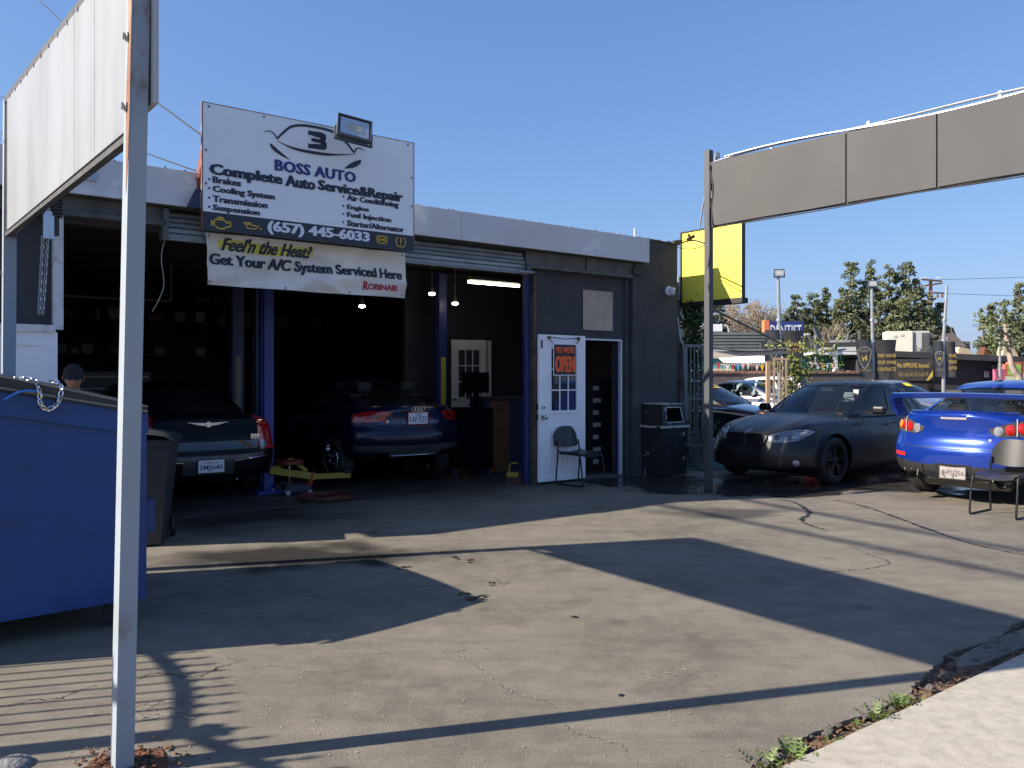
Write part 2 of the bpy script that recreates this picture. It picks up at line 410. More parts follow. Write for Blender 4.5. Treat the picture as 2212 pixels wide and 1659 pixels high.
# soil in the joint between lot and pavement
soil = MB(); 
def soilp(a, b):
    d_ = -2+9*a; n_o = .0+b*.45
    z = -.028+.016*noise.noise(Vector((d_*6, n_o*8, 0)))+.01*noise.noise(Vector((d_*25, n_o*25, 2)))
    if b > .5: z -= .02
    return E0+U*d_-NN*n_o+Vector((0, 0, z))
soil.grid(soilp, 240, 16)
struct('soil_strip', soil, worn('soil', (.10, .062, .040), (.20, .13, .08), .5, 12, .95, bump=.6, soft=.1))

# broken asphalt lumps along the edge
rk = random.Random(11); lumps = MB()
for i in range(150):
    d_ = rk.uniform(-1.2, 5); no = rk.gauss(.075, .02)
    if d_ > 1.2: no += rk.uniform(0, .15)
    p = E0+U*d_-NN*no; r_ = rk.uniform(.006, .028); bm = bmesh.new(); bmesh.ops.create_icosphere(bm, subdivisions=1, radius=r_)
    for v in bm.verts: v.co *= rk.uniform(.7, 1.25); v.co.z *= .55
    lumps.frombm(bm, Matrix.Translation(p+Vector((0, 0, -.012+r_*.3)))); bm.free()
struct('asphalt_crumbs', lumps, M('crumb', (.10, .09, .078), .95, var=.3, scale=20, bump=.4), 'stuff')
# one larger broken slab of asphalt at the edge on the right
pl = []
for a in range(26):
    t = 2*math.pi*a/26; rr = 1+.18*noise.noise(Vector((math.cos(t)*2, math.sin(t)*2, 5)))
    pl.append(E0+U*(2.35+.62*rr*math.cos(t))-NN*(.13+.08*rr*math.sin(t)))
sl = MB(); sl.prism([(p.x, p.y) for p in pl], -.04, -.004, 'xy')
tag(obj('asphalt_chunk', sl, ASPH), 'broken grey slab of asphalt between the lot edge and the sidewalk', 'asphalt slab')
# dry leaves and litter in the joint
lv = MB()
for i in range(1900):
    d_ = rk.uniform(-1.5, 5.2); no = rk.uniform(-.01, .10)
    if d_ > 1.2: no = rk.uniform(-.01, .22)
    p = E0+U*d_-NN*no+Vector((0, 0, rk.uniform(-.022, -.004))); a = rk.uniform(0, 6.28); l = rk.uniform(.008, .03); w = l*rk.uniform(.12, .4)
    dx = Vector((math.cos(a), math.sin(a), rk.uniform(-.2, .3))); dy = Vector((-math.sin(a), math.cos(a), 0))
    lv.add([p-dx*l, p+dy*w, p+dx*l, p-dy*w], [(0, 1, 2, 3)])
struct('leaf_litter', lv, worn('litter', (.27, .12, .055), (.16, .10, .055), .5, 30, .9, soft=.2), 'stuff')
# weeds: each tuft a plant
weed_m = M('weed_green', (.085, .135, .025), .55, var=.35, scale=25)
def weed(loc, size, label, seed, nl=46):
    q = random.Random(seed); mb = MB(); tips = MB()
    for i in range(nl):
        a = q.uniform(0, 6.28); rr = q.uniform(0, .35)*size; el = q.uniform(.15, 1.2); l = size*q.uniform(.35, 1)
        o = Vector((math.cos(a)*rr, math.sin(a)*rr, 0)); d_ = Vector((math.cos(a)*math.cos(el), math.sin(a)*math.cos(el), math.sin(el)))
        sdv = d_.cross(Vector((0, 0, 1))).normalized()
        # lobed leaf: a midrib with three leaflet pairs
        for k in range(4):
            c = o+d_*l*(.3+.2*k)+Vector((0, 0, -.25*l*(.3+.2*k)**2)); ll = l*.20*(1-.12*k)
            for sg in (-1, 1):
                e = c+sdv*sg*ll+d_*ll*.5+Vector((0, 0, q.uniform(-.3, .4)*ll))
                mb.add([c-d_*ll*.22, c+sdv*sg*ll*.5-d_*ll*.12, e, c+sdv*sg*ll*.4+d_*ll*.4, c+d_*ll*.25], [(0, 1, 2, 3, 4)])
        mb.add([o-sdv*.0015, o+d_*l-Vector((0, 0, .2*l)), o+sdv*.0015], [(0, 1, 2)])
    t = thing('weed', label, 'weed', loc, q.uniform(0, 6), 'weeds in the joint by the sidewalk')
    obj('leaves', mb, weed_m, t)
wd = [(1650, 1648, .11), (1712, 1632, .12), (1790, 1600, .07), (1850, 1560, .06), (1890, 1545, .105), (1935, 1520, .12), (2035, 1498, .05), (1985, 1508, .05)]
wl = ['lowest green weed tuft by the sidewalk at the bottom edge of the picture', 'big bushy weed tuft second from the bottom along the cracked asphalt edge', 'small yellowish weed sprig between the bushy tufts beside the sidewalk',
      'tiny low weed in dry litter just past the middle of the joint', 'broad green weed tuft in the middle of the joint beside the sidewalk', 'farthest large weed tuft beside the sidewalk short of the narrow shadow', 'small weed where the thin post shadow crosses the sidewalk joint', 'flat little weed just before the thin post shadow']
for i, (x, y, sz) in enumerate(wd):
    p = GP(x, y); weed((p.x, p.y, -.02), sz, wl[i], 50+i, 34 if sz > .09 else 16)
# cracks: dark sunken ribbons laid on the asphalt
crack_m = M('crack_dark', (.010, .009, .008), .6, var=.3, scale=40)
crack_l = M('crack_pale', (.20, .18, .15), .95, var=.35, scale=40, bump=.4)
def crack(px, w, mat, seed=1, jag=.012, name='crack'):
    pts = crv([tuple(GP(x, y)) for x, y in px], 14); mb = MB(); Lr, Rr = [], []
    q = random.Random(seed)
    for i, p in enumerate(pts):
        a, b = pts[max(0, i-1)], pts[min(len(pts)-1, i+1)]; t = (b-a); t.z = 0
        t.normalize(); s_ = Vector((-t.y, t.x, 0)); ww = w*q.uniform(.15, 1)*(.35+.65*math.sin(math.pi*min(1, (i+.5)/len(pts))))
        o = s_*q.uniform(-jag, jag)+Vector((0, 0, .003)); Lr.append(p+o+s_*ww/2); Rr.append(p+o-s_*ww/2)
    n = len(pts); mb.add(Lr+Rr, [(i, i+1, n+i+1, n+i) for i in range(n-1)])
    return obj(name, mb, mat, LOT)
crack([(980, 1411), (1020, 1432), (1065, 1470), (1110, 1497), (1160, 1510), (1200, 1530), (1215, 1555)], .013, crack_l, 1)
crack([(1215, 1562), (1240, 1582), (1300, 1598), (1345, 1612), (1352, 1635), (1385, 1655)], .013, crack_l, 2)
crack([(470, 1405), (530, 1438), (600, 1440), (690, 1452), (740, 1450), (770, 1438)], .010, crack_l, 3)
crack([(720, 1412), (800, 1412), (900, 1408), (980, 1412)], .008, crack_l, 4)
crack([(0, 1530), (60, 1515), (130, 1508), (175, 1492), (215, 1478)], .012, crack_m, 5)
crack([(290, 1478), (330, 1455), (420, 1462), (480, 1440), (535, 1425)], .010, crack_m, 6)
crack([(1680, 1078), (1715, 1085), (1745, 1103), (1745, 1113), (1732, 1122), (1745, 1133), (1785, 1146)], .085, crack_m, 7, .012)
crack([(1800, 1080), (1850, 1090), (1900, 1105), (1950, 1123), (2010, 1145), (2100, 1175), (2212, 1200)], .07, crack_m, 8, .008)
crack([(1180, 1233), (1215, 1232), (1250, 1230)], .01, crack_m, 9)
crack([(1590, 1245), (1700, 1243), (1800, 1235), (1880, 1228), (1920, 1214), (1870, 1195), (1840, 1180)], .012, crack_m, 10, .02)
crack([(1730, 1142), (1745, 1155), (1718, 1170), (1730, 1185), (1700, 1200)], .012, crack_l, 11, .02)
crack([(1070, 1250), (1085, 1262), (1100, 1258)], .012, crack_m, 12)
crack([(1535, 1072), (1560, 1068), (1640, 1066), (1700, 1072)], .05, crack_m, 14, .02)
# oil drips
dm_ = M('oil_drip', (.016, .013, .012), .35, var=.2)
for (x, y, n_, sp, sd_) in [(1000, 1283, 4, 10, 1), (1030, 1293, 9, 22, 2), (1045, 1287, 5, 14, 3), (1063, 1262, 5, 9, 4), (1240, 1332, 2, 5, 5), (985, 1207, 4, 9, 6), (1015, 1213, 4, 8, 7), (870, 1228, 6, 14, 8), (1340, 1505, 2, 6, 9)]:
    q = random.Random(sd_); mb = MB()
    for k in range(n_):
        c = GP(x+q.uniform(-sp, sp), y+q.uniform(-3.5, 3.5)); r_ = q.uniform(.008, .026); mb.add([c+Vector((math.cos(a)*r_*q.uniform(.7, 1.3), math.sin(a)*r_*q.uniform(.6, 1.1), .0035+.0005*k)) for a in [j*.6283 for j in range(10)]], [tuple(range(10))])
    o = obj('oil_drip', mb, dm_, LOT); o['kind'] = 'stuff'
# pale flecks of chewing gum and grit
q = random.Random(99); mb = MB()
for k in range(260):
    c = GP(q.uniform(100, 2150), 1110+540*q.random()**.7); 
    if c.y < 3: continue
    r_ = q.uniform(.002, .0065)*(.5+c.y/8); mb.add([c+Vector((math.cos(a)*r_, math.sin(a)*r_*q.uniform(.6, 1.2), .0036)) for a in [j*1.047 for j in range(6)]], [tuple(range(6))])
o = obj('grit_fleck', mb, M('fleck', (.34, .31, .26), .9, var=.3, scale=9), LOT); o['kind'] = 'stuff'
# crumbling pits
for (x, y, rr, sd_) in [(1450, 1458, .09, 2), (1265, 1210, .06, 5), (990, 1405, .05, 6), (330, 1535, .13, 7), (300, 1550, .08, 9), (1880, 1575, .06, 10)]:
    c = GP(x, y); mb = MB(); q = random.Random(sd_)
    for k in range(16):
        cc = c+Vector((q.gauss(0, rr), q.gauss(0, rr*.6), .002)); r_ = rr*q.uniform(.08, .3)
        mb.add([cc+Vector((math.cos(a*1.047)*r_*q.uniform(.6, 1.3), math.sin(a*1.047)*r_*q.uniform(.3, .8), .001*k/16)) for a in range(6)], [tuple(range(6))])
    o = obj('worn_patch', mb, crack_l, LOT); o['kind'] = 'stuff'
# ------------------------------------------------------------- garage building (local x = along the front, y = inwards)
stucco = worn('stucco_dark', (.078, .080, .086), (.056, .058, .064), .45, 3, .88, bump=.55, soft=.2, bscale=70)
fasc = worn('fascia_white', (.76, .76, .77), (.92, .92, .92), .40, 1.6, .7, soft=.03, stretch=(1, 1, 1.6))
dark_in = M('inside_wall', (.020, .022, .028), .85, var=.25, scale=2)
trimg = M('trim_grey', (.10, .105, .11), .6, var=.2, scale=6)
soff = worn('soffit', (.17, .17, .16), (.10, .10, .095), .5, 5, .8, soft=.15)
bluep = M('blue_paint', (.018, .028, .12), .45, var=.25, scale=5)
whitep = M('white_paint', (.88, .88, .90), .45, var=.06, scale=3)
rustm = worn('rusty', (.20, .07, .03), (.10, .04, .025), .5, 12, .85, soft=.1)
SL = -8.55                                                 # left end of the front
B = thing('garage_building', 'low dark grey auto repair garage with white fascia and wide open bays', 'building', P0, ROT)
# walls with real openings
w = MB(); w.box(-.05+.16, .894, 0, .2, 0, 3.55); w.box(.894, 1.735, 0, .2, 2.10, 3.55); w.box(1.735, 3.03, 0, .2, 0, 3.72)
w.box(2.83, 3.03, .2, 9.2, 0, 3.72); w.box(SL, SL+.2, -.0, 9.2, 0, 3.6)
w.box(SL+.2, 2.83, 9.0, 9.2, 0, 3.6); w.box(SL+.2, -6.05, 0, .2, 0, 3.3)
w.box(-6.05, -.05+.16, .0, .2, 3.05, 3.55)
obj('wall', w, stucco, B)
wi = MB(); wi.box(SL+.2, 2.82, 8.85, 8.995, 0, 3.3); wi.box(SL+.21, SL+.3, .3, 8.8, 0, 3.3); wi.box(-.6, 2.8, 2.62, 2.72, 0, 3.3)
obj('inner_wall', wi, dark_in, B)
obj('floor_slab', MB().box(SL+.2, 2.83, .02, 9, -.02, .004), M('garage_floor', (.045, .043, .04), .45, var=.4, scale=2, bump=.15, rvar=.2), B)
rf = MB(); rf.box(SL, 3.03, -.0, 9.2, 3.56, 3.64); rf.box(SL, 2.07, -.22, 0, 3.5, 3.62)
obj('roof', rf, M('roof_grey', (.16, .155, .15), .9), B)
obj('ceiling', MB().box(SL+.2, 2.8, .22, 8.9, 3.36, 3.42), M('ceiling_panel', (.12, .115, .10), .9, var=.3, scale=1.5), B)
# fascia panels, separate boards
for a, b_ in ((SL, -6.3), (-6.295, -3.85), (-3.845, -1.41), (-1.405, 2.08)):
    obj('fascia_board', MB().box(a, b_, -.28, -.25, 3.30, 3.675, .003), fasc, B)
obj('fascia_cap', MB().box(SL, 2.08, -.245, -.02, 3.64, 3.668), trimg, B)
# nail heads and nicks along the fascia top
nk = MB(); q = random.Random(4)
for i in range(26):
    x = q.uniform(-7, 2); nk.box(x, x+.02, -.285, -.26, 3.672, 3.68+q.uniform(0, .012))
for i in range(14):
    x = q.uniform(-6, 2); z = q.uniform(3.34, 3.62); nk.box(x, x+.008, -.283, -.279, z, z+.008)
o = obj('nail', nk, M('nailhead', (.25, .24, .22), .5, .5), B); o['kind'] = 'stuff'
# patch of pale plywood near the left end of the fascia
obj('fascia_patch', MB().box(-6.45, -5.70, -.30, -.283, 3.44, 3.70, .003), M('patch_blue', (.36, .42, .50), .4, .2), B, 'bluish metal sheet nailed over the fascia')
# soffit and beam under the fascia
sf = MB(); sf.box(SL, 2.08, -.245, 0, 3.30, 3.33); obj('soffit', sf, soff, B)
bm_ = MB(); bm_.box(-.20, 1.9, -.09, -.002, 3.06, 3.295); bm_.box(-.2, 1.86, -.14, -.09, 3.06, 3.10); bm_.box(-7.2, -5.0, -.12, -.002, 3.10, 3.295); bm_.box(-7.2, -5.02, -.17, -.12, 3.10, 3.15)
obj('beam', bm_, soff, B)
obj('beam_joint', MB().box(.92, .935, -.1, -.09, 3.1, 3.28), M('black_gap', (.01, .01, .01), .9, var=0), B)
# rolled shutter: ribs one by one
steel = M('shutter_steel', (.20, .22, .23), .5, .35, var=.2, scale=6)
steel2 = M('shutter_steel_pale', (.30, .34, .35), .5, .3, var=.15, scale=6)
for i in range(5):
    z = 3.27-.058*i; y = -.055-.028*i if i < 3 else -.112
    obj('slat', MB().prism([(-y-.0, z-.05), (-y+.0, z-.012), (-y-.012, z), (-y-.03, z), (-y-.03, z-.055)], -4.98, -.235, 'yz').xf(Matrix.Scale(-1, 4, (0, 1, 0))), steel2 if i > 2 else steel, B)
obj('bottom_rail', MB().box(-5.0, -.215, -.16, -.10, 2.955, 2.985), steel, B)
obj('shutter_bracket', MB().box(-.235, -.16, -.17, 0, 2.96, 3.10).box(-5.05, -4.99, -.17, 0, 2.95, 3.28), trimg, B)
sb_ = MB().tube([(-.40, -.17, 2.985), (-.13, -.19, 2.985)], .018); obj('shutter_bolt', sb_, M('steel_plain', (.35, .36, .38), .4, .7), B)
# frame of the bay on the right
obj('bay_jamb', MB().box(-.15, -.06, -.01, .05, 0, 3.02), bluep, B, 'blue painted jamb of the bay opening')
obj('guide_rail', MB().box(-.055, .0, -.07, .02, 0, 2.97).box(-.055, -.04, -.09, -.07, 0, 2.97), worn('rail_rust', (.16, .13, .09), (.09, .06, .04), .5, 9, .7), B)
obj('bay_trim', MB().box(.005, .105, -.03, .05, 0, 3.04), stucco, B)
# white jamb and post on the left of the bays
white_dirty = worn('white_dirty', (.85, .86, .88), (.30, .28, .25), .36, 7, .7, soft=.08)
obj('white_jamb', MB().box(-6.05, -5.965, -.12, .10, 1.98, 3.2), white_dirty, B, 'scuffed white post above the side panel')
obj('side_panel', MB().box(-7.9, -6.02, -.12, -.06, 0, 1.95, .006).box(-7.9, -6.02, -.14, -.12, 1.82, 1.95).box(-6.12, -6.02, -.14, -.12, 0, 1.82), M('panel_white', (.86, .88, .92), .6, var=.06, scale=1.2), B, 'pale white lower panel beside the bay')
obj('panel_cap', MB().box(-7.9, -6.04, -.17, -.0, 1.95, 2.02), white_dirty, B)
# downpipe column
obj('column', MB().box(1.90, 2.09, -.10, -.002, 0, 3.12).box(1.88, 2.11, -.14, -.002, 3.12, 3.22), stucco, B)
obj('wall_trim', MB().box(1.80, 1.88, -.035, -.002, 0, 3.05), stucco, B)
# ragged tar edge on top right
tr = MB(); q = random.Random(8)
for i in range(26):
    x = 2.08+i*.038; tr.box(x, x+.04, -.02, .2, 3.70, 3.725+q.uniform(0, .022))
tr.tube([(2.9, -.03, 3.73), (3.05, -.04, 3.76), (3.08, .1, 3.73)], .03)
obj('roof_edge', tr, M('tar', (.07, .065, .06), .95, var=.4, scale=20, bump=.5), B)
# doorway and the open white door
fr = MB(); fr.box(.896, .906, -.02, .03, 0, 2.08); fr.box(1.715, 1.738, -.03, .03, 0, 2.10); fr.box(.896, 1.715, -.03, .03, 2.08, 2.105)
obj('door_frame', fr, M('frame_white', (.6, .63, .68), .5, var=.1), B)
obj('threshold', MB().box(.894, 1.735, -.06, .2, 0, .02), trimg, B)
DY = -.085
dr = MB(); dr.box(.005, .89, DY-.04, DY, .03, 2.13, .004)
D = obj('door', dr, whitep, B, 'white half glazed door swung fully open')
def rectframe(mb, x0, x1, z0, z1, w_, y0, y1):
    mb.box(x0, x0+w_, y0, y1, z0, z1); mb.box(x1-w_, x1, y0, y1, z0, z1); mb.box(x0+w_, x1-w_, y0, y1, z0, z0+w_); mb.box(x0+w_, x1-w_, y0, y1, z1-w_, z1)
wx0, wx1, wz0, wz1 = .19, .74, 1.0, 1.97
wf = MB(); rectframe(wf, wx0, wx1, wz0, wz1, .035, DY-.056, DY-.0405)
for k in (1, 2):
    x = wx0+.035+(wx1-wx0-.07)*k/3; wf.box(x-.009, x+.009, DY-.054, DY-.0405, wz0+.035, wz1-.035)
    z = wz0+.035+(wz1-wz0-.07)*k/3; wf.box(wx0+.035, wx1-.035, DY-.0535, DY-.0405, z-.009, z+.009)
obj('window_grid', wf, whitep, D)
pane_m = M('pane_dark', (.035, .035, .045), .03, var=0, spec=1.0)
for i in range(3):
    for j in range(3):
        x = wx0+.035+(wx1-wx0-.07)*i/3; z = wz0+.035+(wz1-wz0-.07)*j/3
        obj('pane', MB().box(x+.008, x+(wx1-wx0-.07)/3-.008, DY-.0455, DY-.0415, z+.008, z+(wz1-wz0-.07)/3-.008), pane_m, D)
pn = MB()
for x0, x1 in ((.20, .42), (.50, .72)):
    rectframe(pn, x0, x1, .22, .82, .02, DY-.05, DY-.0405); pn.box(x0+.05, x1-.05, DY-.048, DY-.0405, .27, .77, .003)
obj('door_panel', pn, whitep, D)
kb = MB()
for z, r_ in ((1.10, .027), (.955, .032)):
    kb.lathe([(r_*1.25, DY-.042), (r_*1.25, DY-.052), (r_*.5, DY-.056), (r_*.5, DY-.075), (r_, DY-.085), (r_, DY-.11), (r_*.5, DY-.12)] if z < 1 else [(r_, DY-.042), (r_, DY-.058), (r_*.7, DY-.062)], 16, 'y', (.085, 0, z))
obj('door_knob', kb, M('knob_metal', (.5, .5, .5), .25, 1), D)
obj('latch_plate', MB().box(.0, .006, DY-.032, DY-.008, 1.06, 1.14).box(.0, .006, DY-.032, DY-.008, .92, .99).box(.04, .075, DY-.046, DY-.04, 1.93, 2.05), trimg, D)
obj('hinge', MB().tube([(.895, DY+.005, 1.75), (.895, DY+.005, 1.86)], .01).tube([(.895, DY+.005, .25), (.895, DY+.005, .36)], .01).tube([(.895, DY+.005, 1.02), (.895, DY+.005, 1.12)], .01), M('hinge_m', (.4, .38, .33), .4, .8), B)
# blue inner edge of the doorway
obj('inner_jamb', MB().box(1.69, 1.733, .032, .075, 0, 2.09), bluep, B)

# things hanging on the building --------------------------------
def faced(name, label, cat, s, t, z=0, group=None): return thing(name, label, cat, FW(s, t, z), ROT, group)
blk = M('print_navy', (.022, .032, .055), .6, var=0)
yel = M('print_yellow', (.75, .50, .05), .6, var=0)
wht = M('print_white', (.78, .80, .86), .6, var=0)
# main sign
SG = faced('shop_sign', 'large white rooftop sign listing auto services above a navy phone band', 'sign', -4.72, -.42, 3.06)
SW, SH = 2.52, 1.325
obj('face_panel', MB().box(0, SW, 0, .02, .19, SH), M('sign_white', (.86, .88, .90), .45, var=.03, scale=1.5), SG)
obj('band_panel', MB().box(0, SW, -.0005, .0205, 0, .1895), M('sign_navy', (.022, .028, .045), .4, var=.1, scale=2), SG)
ef = MB(); ef.box(-.012, 0, -.003, .03, 0, SH); ef.box(SW, SW+.01, -.003, .03, 0, SH); ef.box(-.012, SW+.01, -.003, .03, SH, SH+.008)
obj('edge_trim', ef, worn('edge_rust', (.30, .28, .28), (.22, .08, .04), .55, 8, .6), SG)
bt = MB()
for x, z in [(.06, 1.29), (.65, 1.295), (1.3, 1.295), (2.44, 1.295), (.03, .83), (.03, .48), (.05, .04), (2.49, .9), (2.49, .55), (.65, .03), (1.3, .03), (1.9, .03)]: bt.lathe([(.012, -.009), (.009, 0)], 8, 'y', (x, -.0, z))
obj('bolt', bt, trimg, SG)
br = MB(); br.bar((-.0, .05, .62), (-.0, .22, .30), .04, .04); br.bar((.03, .06, .9), (.0, .20, .5), .04, .04); br.bar((-.03, .10, .52), (.05, .10, .58), .035, .05)
br.bar((.04, .03, .55), (.04, .03, 1.25), .03, .03); br.bar((.03, .05, .8), (.0, .16, .55), .03, .03); br.bar((1.2, .05, 1.2), (1.2, .8, .6), .05, .05); br.bar((2.4, .05, 1.2), (2.4, .8, .6), .05, .05)
obj('bracket', br, M('bracket_red', (.20, .05, .03), .7, var=.3, scale=8), SG)
obj('ballast_box', MB().prism([(-.15, .22), (-.02, .22), (-.02, .42), (-.06, .42)], .02, .06), M('navy_plate', (.02, .03, .09), .5), SG)
yy = -.006
lg = MB()
stroke(lg, crv([(.649, 1.13), (.71, 1.15), (.756, 1.135), (.785, 1.10), (.801, 1.085), (.825, 1.115), (.864, 1.156), (.915, 1.21), (.974, 1.25), (1.085, 1.28), (1.247, 1.29), (1.411, 1.283), (1.494, 1.261), (1.57, 1.218), (1.645, 1.162), (1.70, 1.10), (1.725, 1.085), (1.745, 1.12), (1.766, 1.138), (1.82, 1.14), (1.861, 1.118)], 6),
       [.006+.022*math.sin(math.pi*min(1, max(0, i/120)))**1 for i in range(121)], yy)
stroke(lg, crv([(.793, 1.062), (.925, 1.018), (1.083, .998), (1.326, 1.0), (1.492, 1.018), (1.74, 1.062)], 8), [.004+.03*math.sin(math.pi*i/40)**1.4 for i in range(41)], yy)
lg2 = flat_poly([(.712, 1.018), (.735, 1.012), (.80, .965), (.88, .915), (.955, .866), (.86, .895), (.77, .935), (.725, .975)], yy); lg.add(lg2.v, lg2.f)
lg2 = flat_poly([(1.592, .872), (1.66, .935), (1.73, .980), (1.808, 1.012), (1.812, .975), (1.76, .925), (1.70, .895)], yy); lg.add(lg2.v, lg2.f)
# stylised letter inside the car outline
lg2 = flat_poly([(1.157, 1.237), (1.32, 1.242), (1.368, 1.225), (1.374, 1.178), (1.358, 1.150), (1.378, 1.128), (1.380, 1.075), (1.350, 1.047), (1.157, 1.040), (1.157, 1.090), (1.215, 1.092), (1.225, 1.100), (1.305, 1.102), (1.305, 1.118), (1.195, 1.120), (1.195, 1.160), (1.300, 1.162), (1.300, 1.178), (1.225, 1.180), (1.215, 1.190), (1.157, 1.188)], yy)
lg.add(lg2.v, lg2.f); obj('logo', lg, blk, SG)
blu = M('print_blue', (.035, .045, .22), .6, var=0)
text('BOSS AUTO', .767, 1.747, .728, .852, yy, blu, SG, .038, spacing=1.05)
text('Complete', .064, .862, .55, .70, yy, blk, SG, .045); text('Auto', .885, 1.245, .572, .70, yy, blk, SG, .045)
text('Service&Repair', 1.27, 2.372, .55, .70, yy, blk, SG, .045)
for t_, x1, z0, z1 in (('Brakes', .40, .497, .567), ('Cooling System', .772, .385, .470), ('Transmission', .69, .297, .367), ('Suspension', .605, .192, .272)):
    text(t_, .098, x1, z0, z1, yy, blk, SG, .040)
for t_, x1, z0, z1 in (('Air Conditioning', 2.312, .492, .575), ('Engine', 1.915, .395, .465), ('Fuel Injection', 2.211, .300, .378), ('Starter/Alternator', 2.387, .215, .284)):
    text(t_, 1.63, x1, z0, z1, yy, blk, SG, .040)
bu = MB()
for x, z in ((.064, .53), (.064, .435), (.064, .335), (.064, .240), (1.585, .548), (1.585, .440), (1.585, .347), (1.585, .252)): bu.add([(x+.012*math.cos(a*.5236), yy, z+.012*math.sin(a*.5236)) for a in range(12)], [tuple(range(12))])
obj('bullet', bu, blk, SG)
text('(657) 445-6033', .686, 1.925, .022, .170, yy, wht, SG, .036)
ic = MB()      # engine outline
w_ = .013
for pts in ([(.115, .10), (.115, .045), (.135, .045), (.150, .025), (.225, .025), (.235, .045), (.262, .045), (.262, .055), (.285, .055), (.285, .105), (.262, .105), (.262, .09), (.240, .09), (.240, .105), (.205, .118), (.135, .118), (.115, .10)],
            [(.09, .045), (.09, .105)], [(.09, .075), (.115, .075)], [(.145, .140), (.215, .140)], [(.165, .118), (.165, .140)], [(.195, .118), (.195, .140)]): stroke(ic, pts, w_, yy)
# oil can
for pts in ([(.428, .122), (.455, .108), (.463, .060), (.555, .060), (.600, .098), (.545, .092), (.515, .098), (.455, .108)], [(.487, .100), (.487, .118)], [(.465, .120), (.512, .120)], [(.428, .122), (.438, .100), (.458, .095)]): stroke(ic, pts, .011, yy)
ic.add([(.612+.009*math.cos(a*.785), yy, .068+.013*math.sin(a*.785)) for a in range(8)], [tuple(range(8))])
# brake ring and tyre symbol
stroke(ic, circ(2.085, .1, .045, 24), .010, yy); stroke(ic, circ(2.085, .1, .068, 10, 130, 230), .010, yy); stroke(ic, circ(2.085, .1, .068, 10, -50, 50), .010, yy)
stroke(ic, crv([(2.300, .155), (2.278, .12), (2.280, .075), (2.300, .045), (2.382, .045), (2.402, .075), (2.404, .12), (2.382, .155)], 5), .010, yy)
stroke(ic, [(2.341, .148), (2.341, .085)], .014, yy); stroke(ic, [(2.341, .070), (2.341, .058)], .014, yy)
for k in range(4): stroke(ic, [(2.305+k*.024, .045), (2.305+k*.024, .034)], .010, yy)
obj('icon', ic, yel, SG)
text('ABS', 2.052, 2.118, .085, .115, yy, yel, SG, .02)
# floodlight on an arm over the sign
def floodlight(name_label, loc, rz, tilt, sc=1, group='floodlights on arms and poles', glass=None):
    t = thing('floodlight', name_label, 'floodlight', loc, rz, group); t.rotation_euler = (R(tilt), 0, rz); t.scale = (sc,)*3
    obj('housing', MB().prism([(-.20, -.15), (.20, -.15), (.20, .15), (-.20, .15)], .0, .03).box(-.17, .17, .03, .09, -.12, .12, .01).box(-.2, .2, -.02, 0, -.15, -.135).box(-.2, .2, -.02, 0, .135, .15).box(-.2, -.185, -.02, 0, -.135, .135).box(.185, .2, -.02, 0, -.135, .135), M('flood_grey', (.16, .17, .18), .4, .6, var=.1), t)
    obj('gasket', MB().box(-.184, .184, -.006, .0, -.134, .134), M('rubber', (.012, .012, .013), .6, var=0), t)
    rl = MB(); a, b_ = (.165, .115), (.09, .05)
    for (x0, z0), (x1, z1), (X0, Z0), (X1, Z1) in (((-a[0], -a[1]), (a[0], -a[1]), (-b_[0], -b_[1]), (b_[0], -b_[1])), ((a[0], -a[1]), (a[0], a[1]), (b_[0], -b_[1]), (b_[0], b_[1])), ((a[0], a[1]), (-a[0], a[1]), (b_[0], b_[1]), (-b_[0], b_[1])), ((-a[0], a[1]), (-a[0], -a[1]), (-b_[0], b_[1]), (-b_[0], -b_[1]))):
        rl.add([(x0, -.008, z0), (x1, -.008, z1), (X1, -.0065, Z1), (X0, -.0065, Z0)], [(0, 1, 2, 3)])
    obj('reflector', rl, M('reflector', (.55, .58, .60), .3, .5, var=.1, scale=20), t)
    obj('led_panel', MB().box(-.09, .09, -.0085, -.007, -.05, .05), M('led_yellow', (.42, .42, .33), .5, var=.1), t)
    obj('yoke', MB().bar((-.21, .04, 0), (-.21, .04, -.17), .02, .03, (0, 1, 0)).bar((.21, .04, 0), (.21, .04, -.17), .02, .03, (0, 1, 0)).bar((-.22, .04, -.17), (.22, .04, -.17), .03, .02), M('flood_grey', None), t)
    return t
fl = floodlight('square grey LED floodlight jutting over the top of the white shop sign', AT(766, 277, 9.15), 0, 0, .98)
fl.rotation_euler = (R(-24), R(8), R(24))
arm = MB(); 
arm = thing('lamp_arm', 'short dark steel arm holding the floodlight above the shop sign', 'bracket', FW(-3.15, -.40, 4.3), ROT)
a_end = arm.matrix_basis.inverted() if False else None
arm_m = MB().bar((0, 0, .06), (.02, .9, .0), .05, .05).bar((.08, -.32, .055), (0, .05, .06), .05, .06)
obj('arm_bar', arm_m, M('arm_dark', (.06, .05, .05), .6), arm)

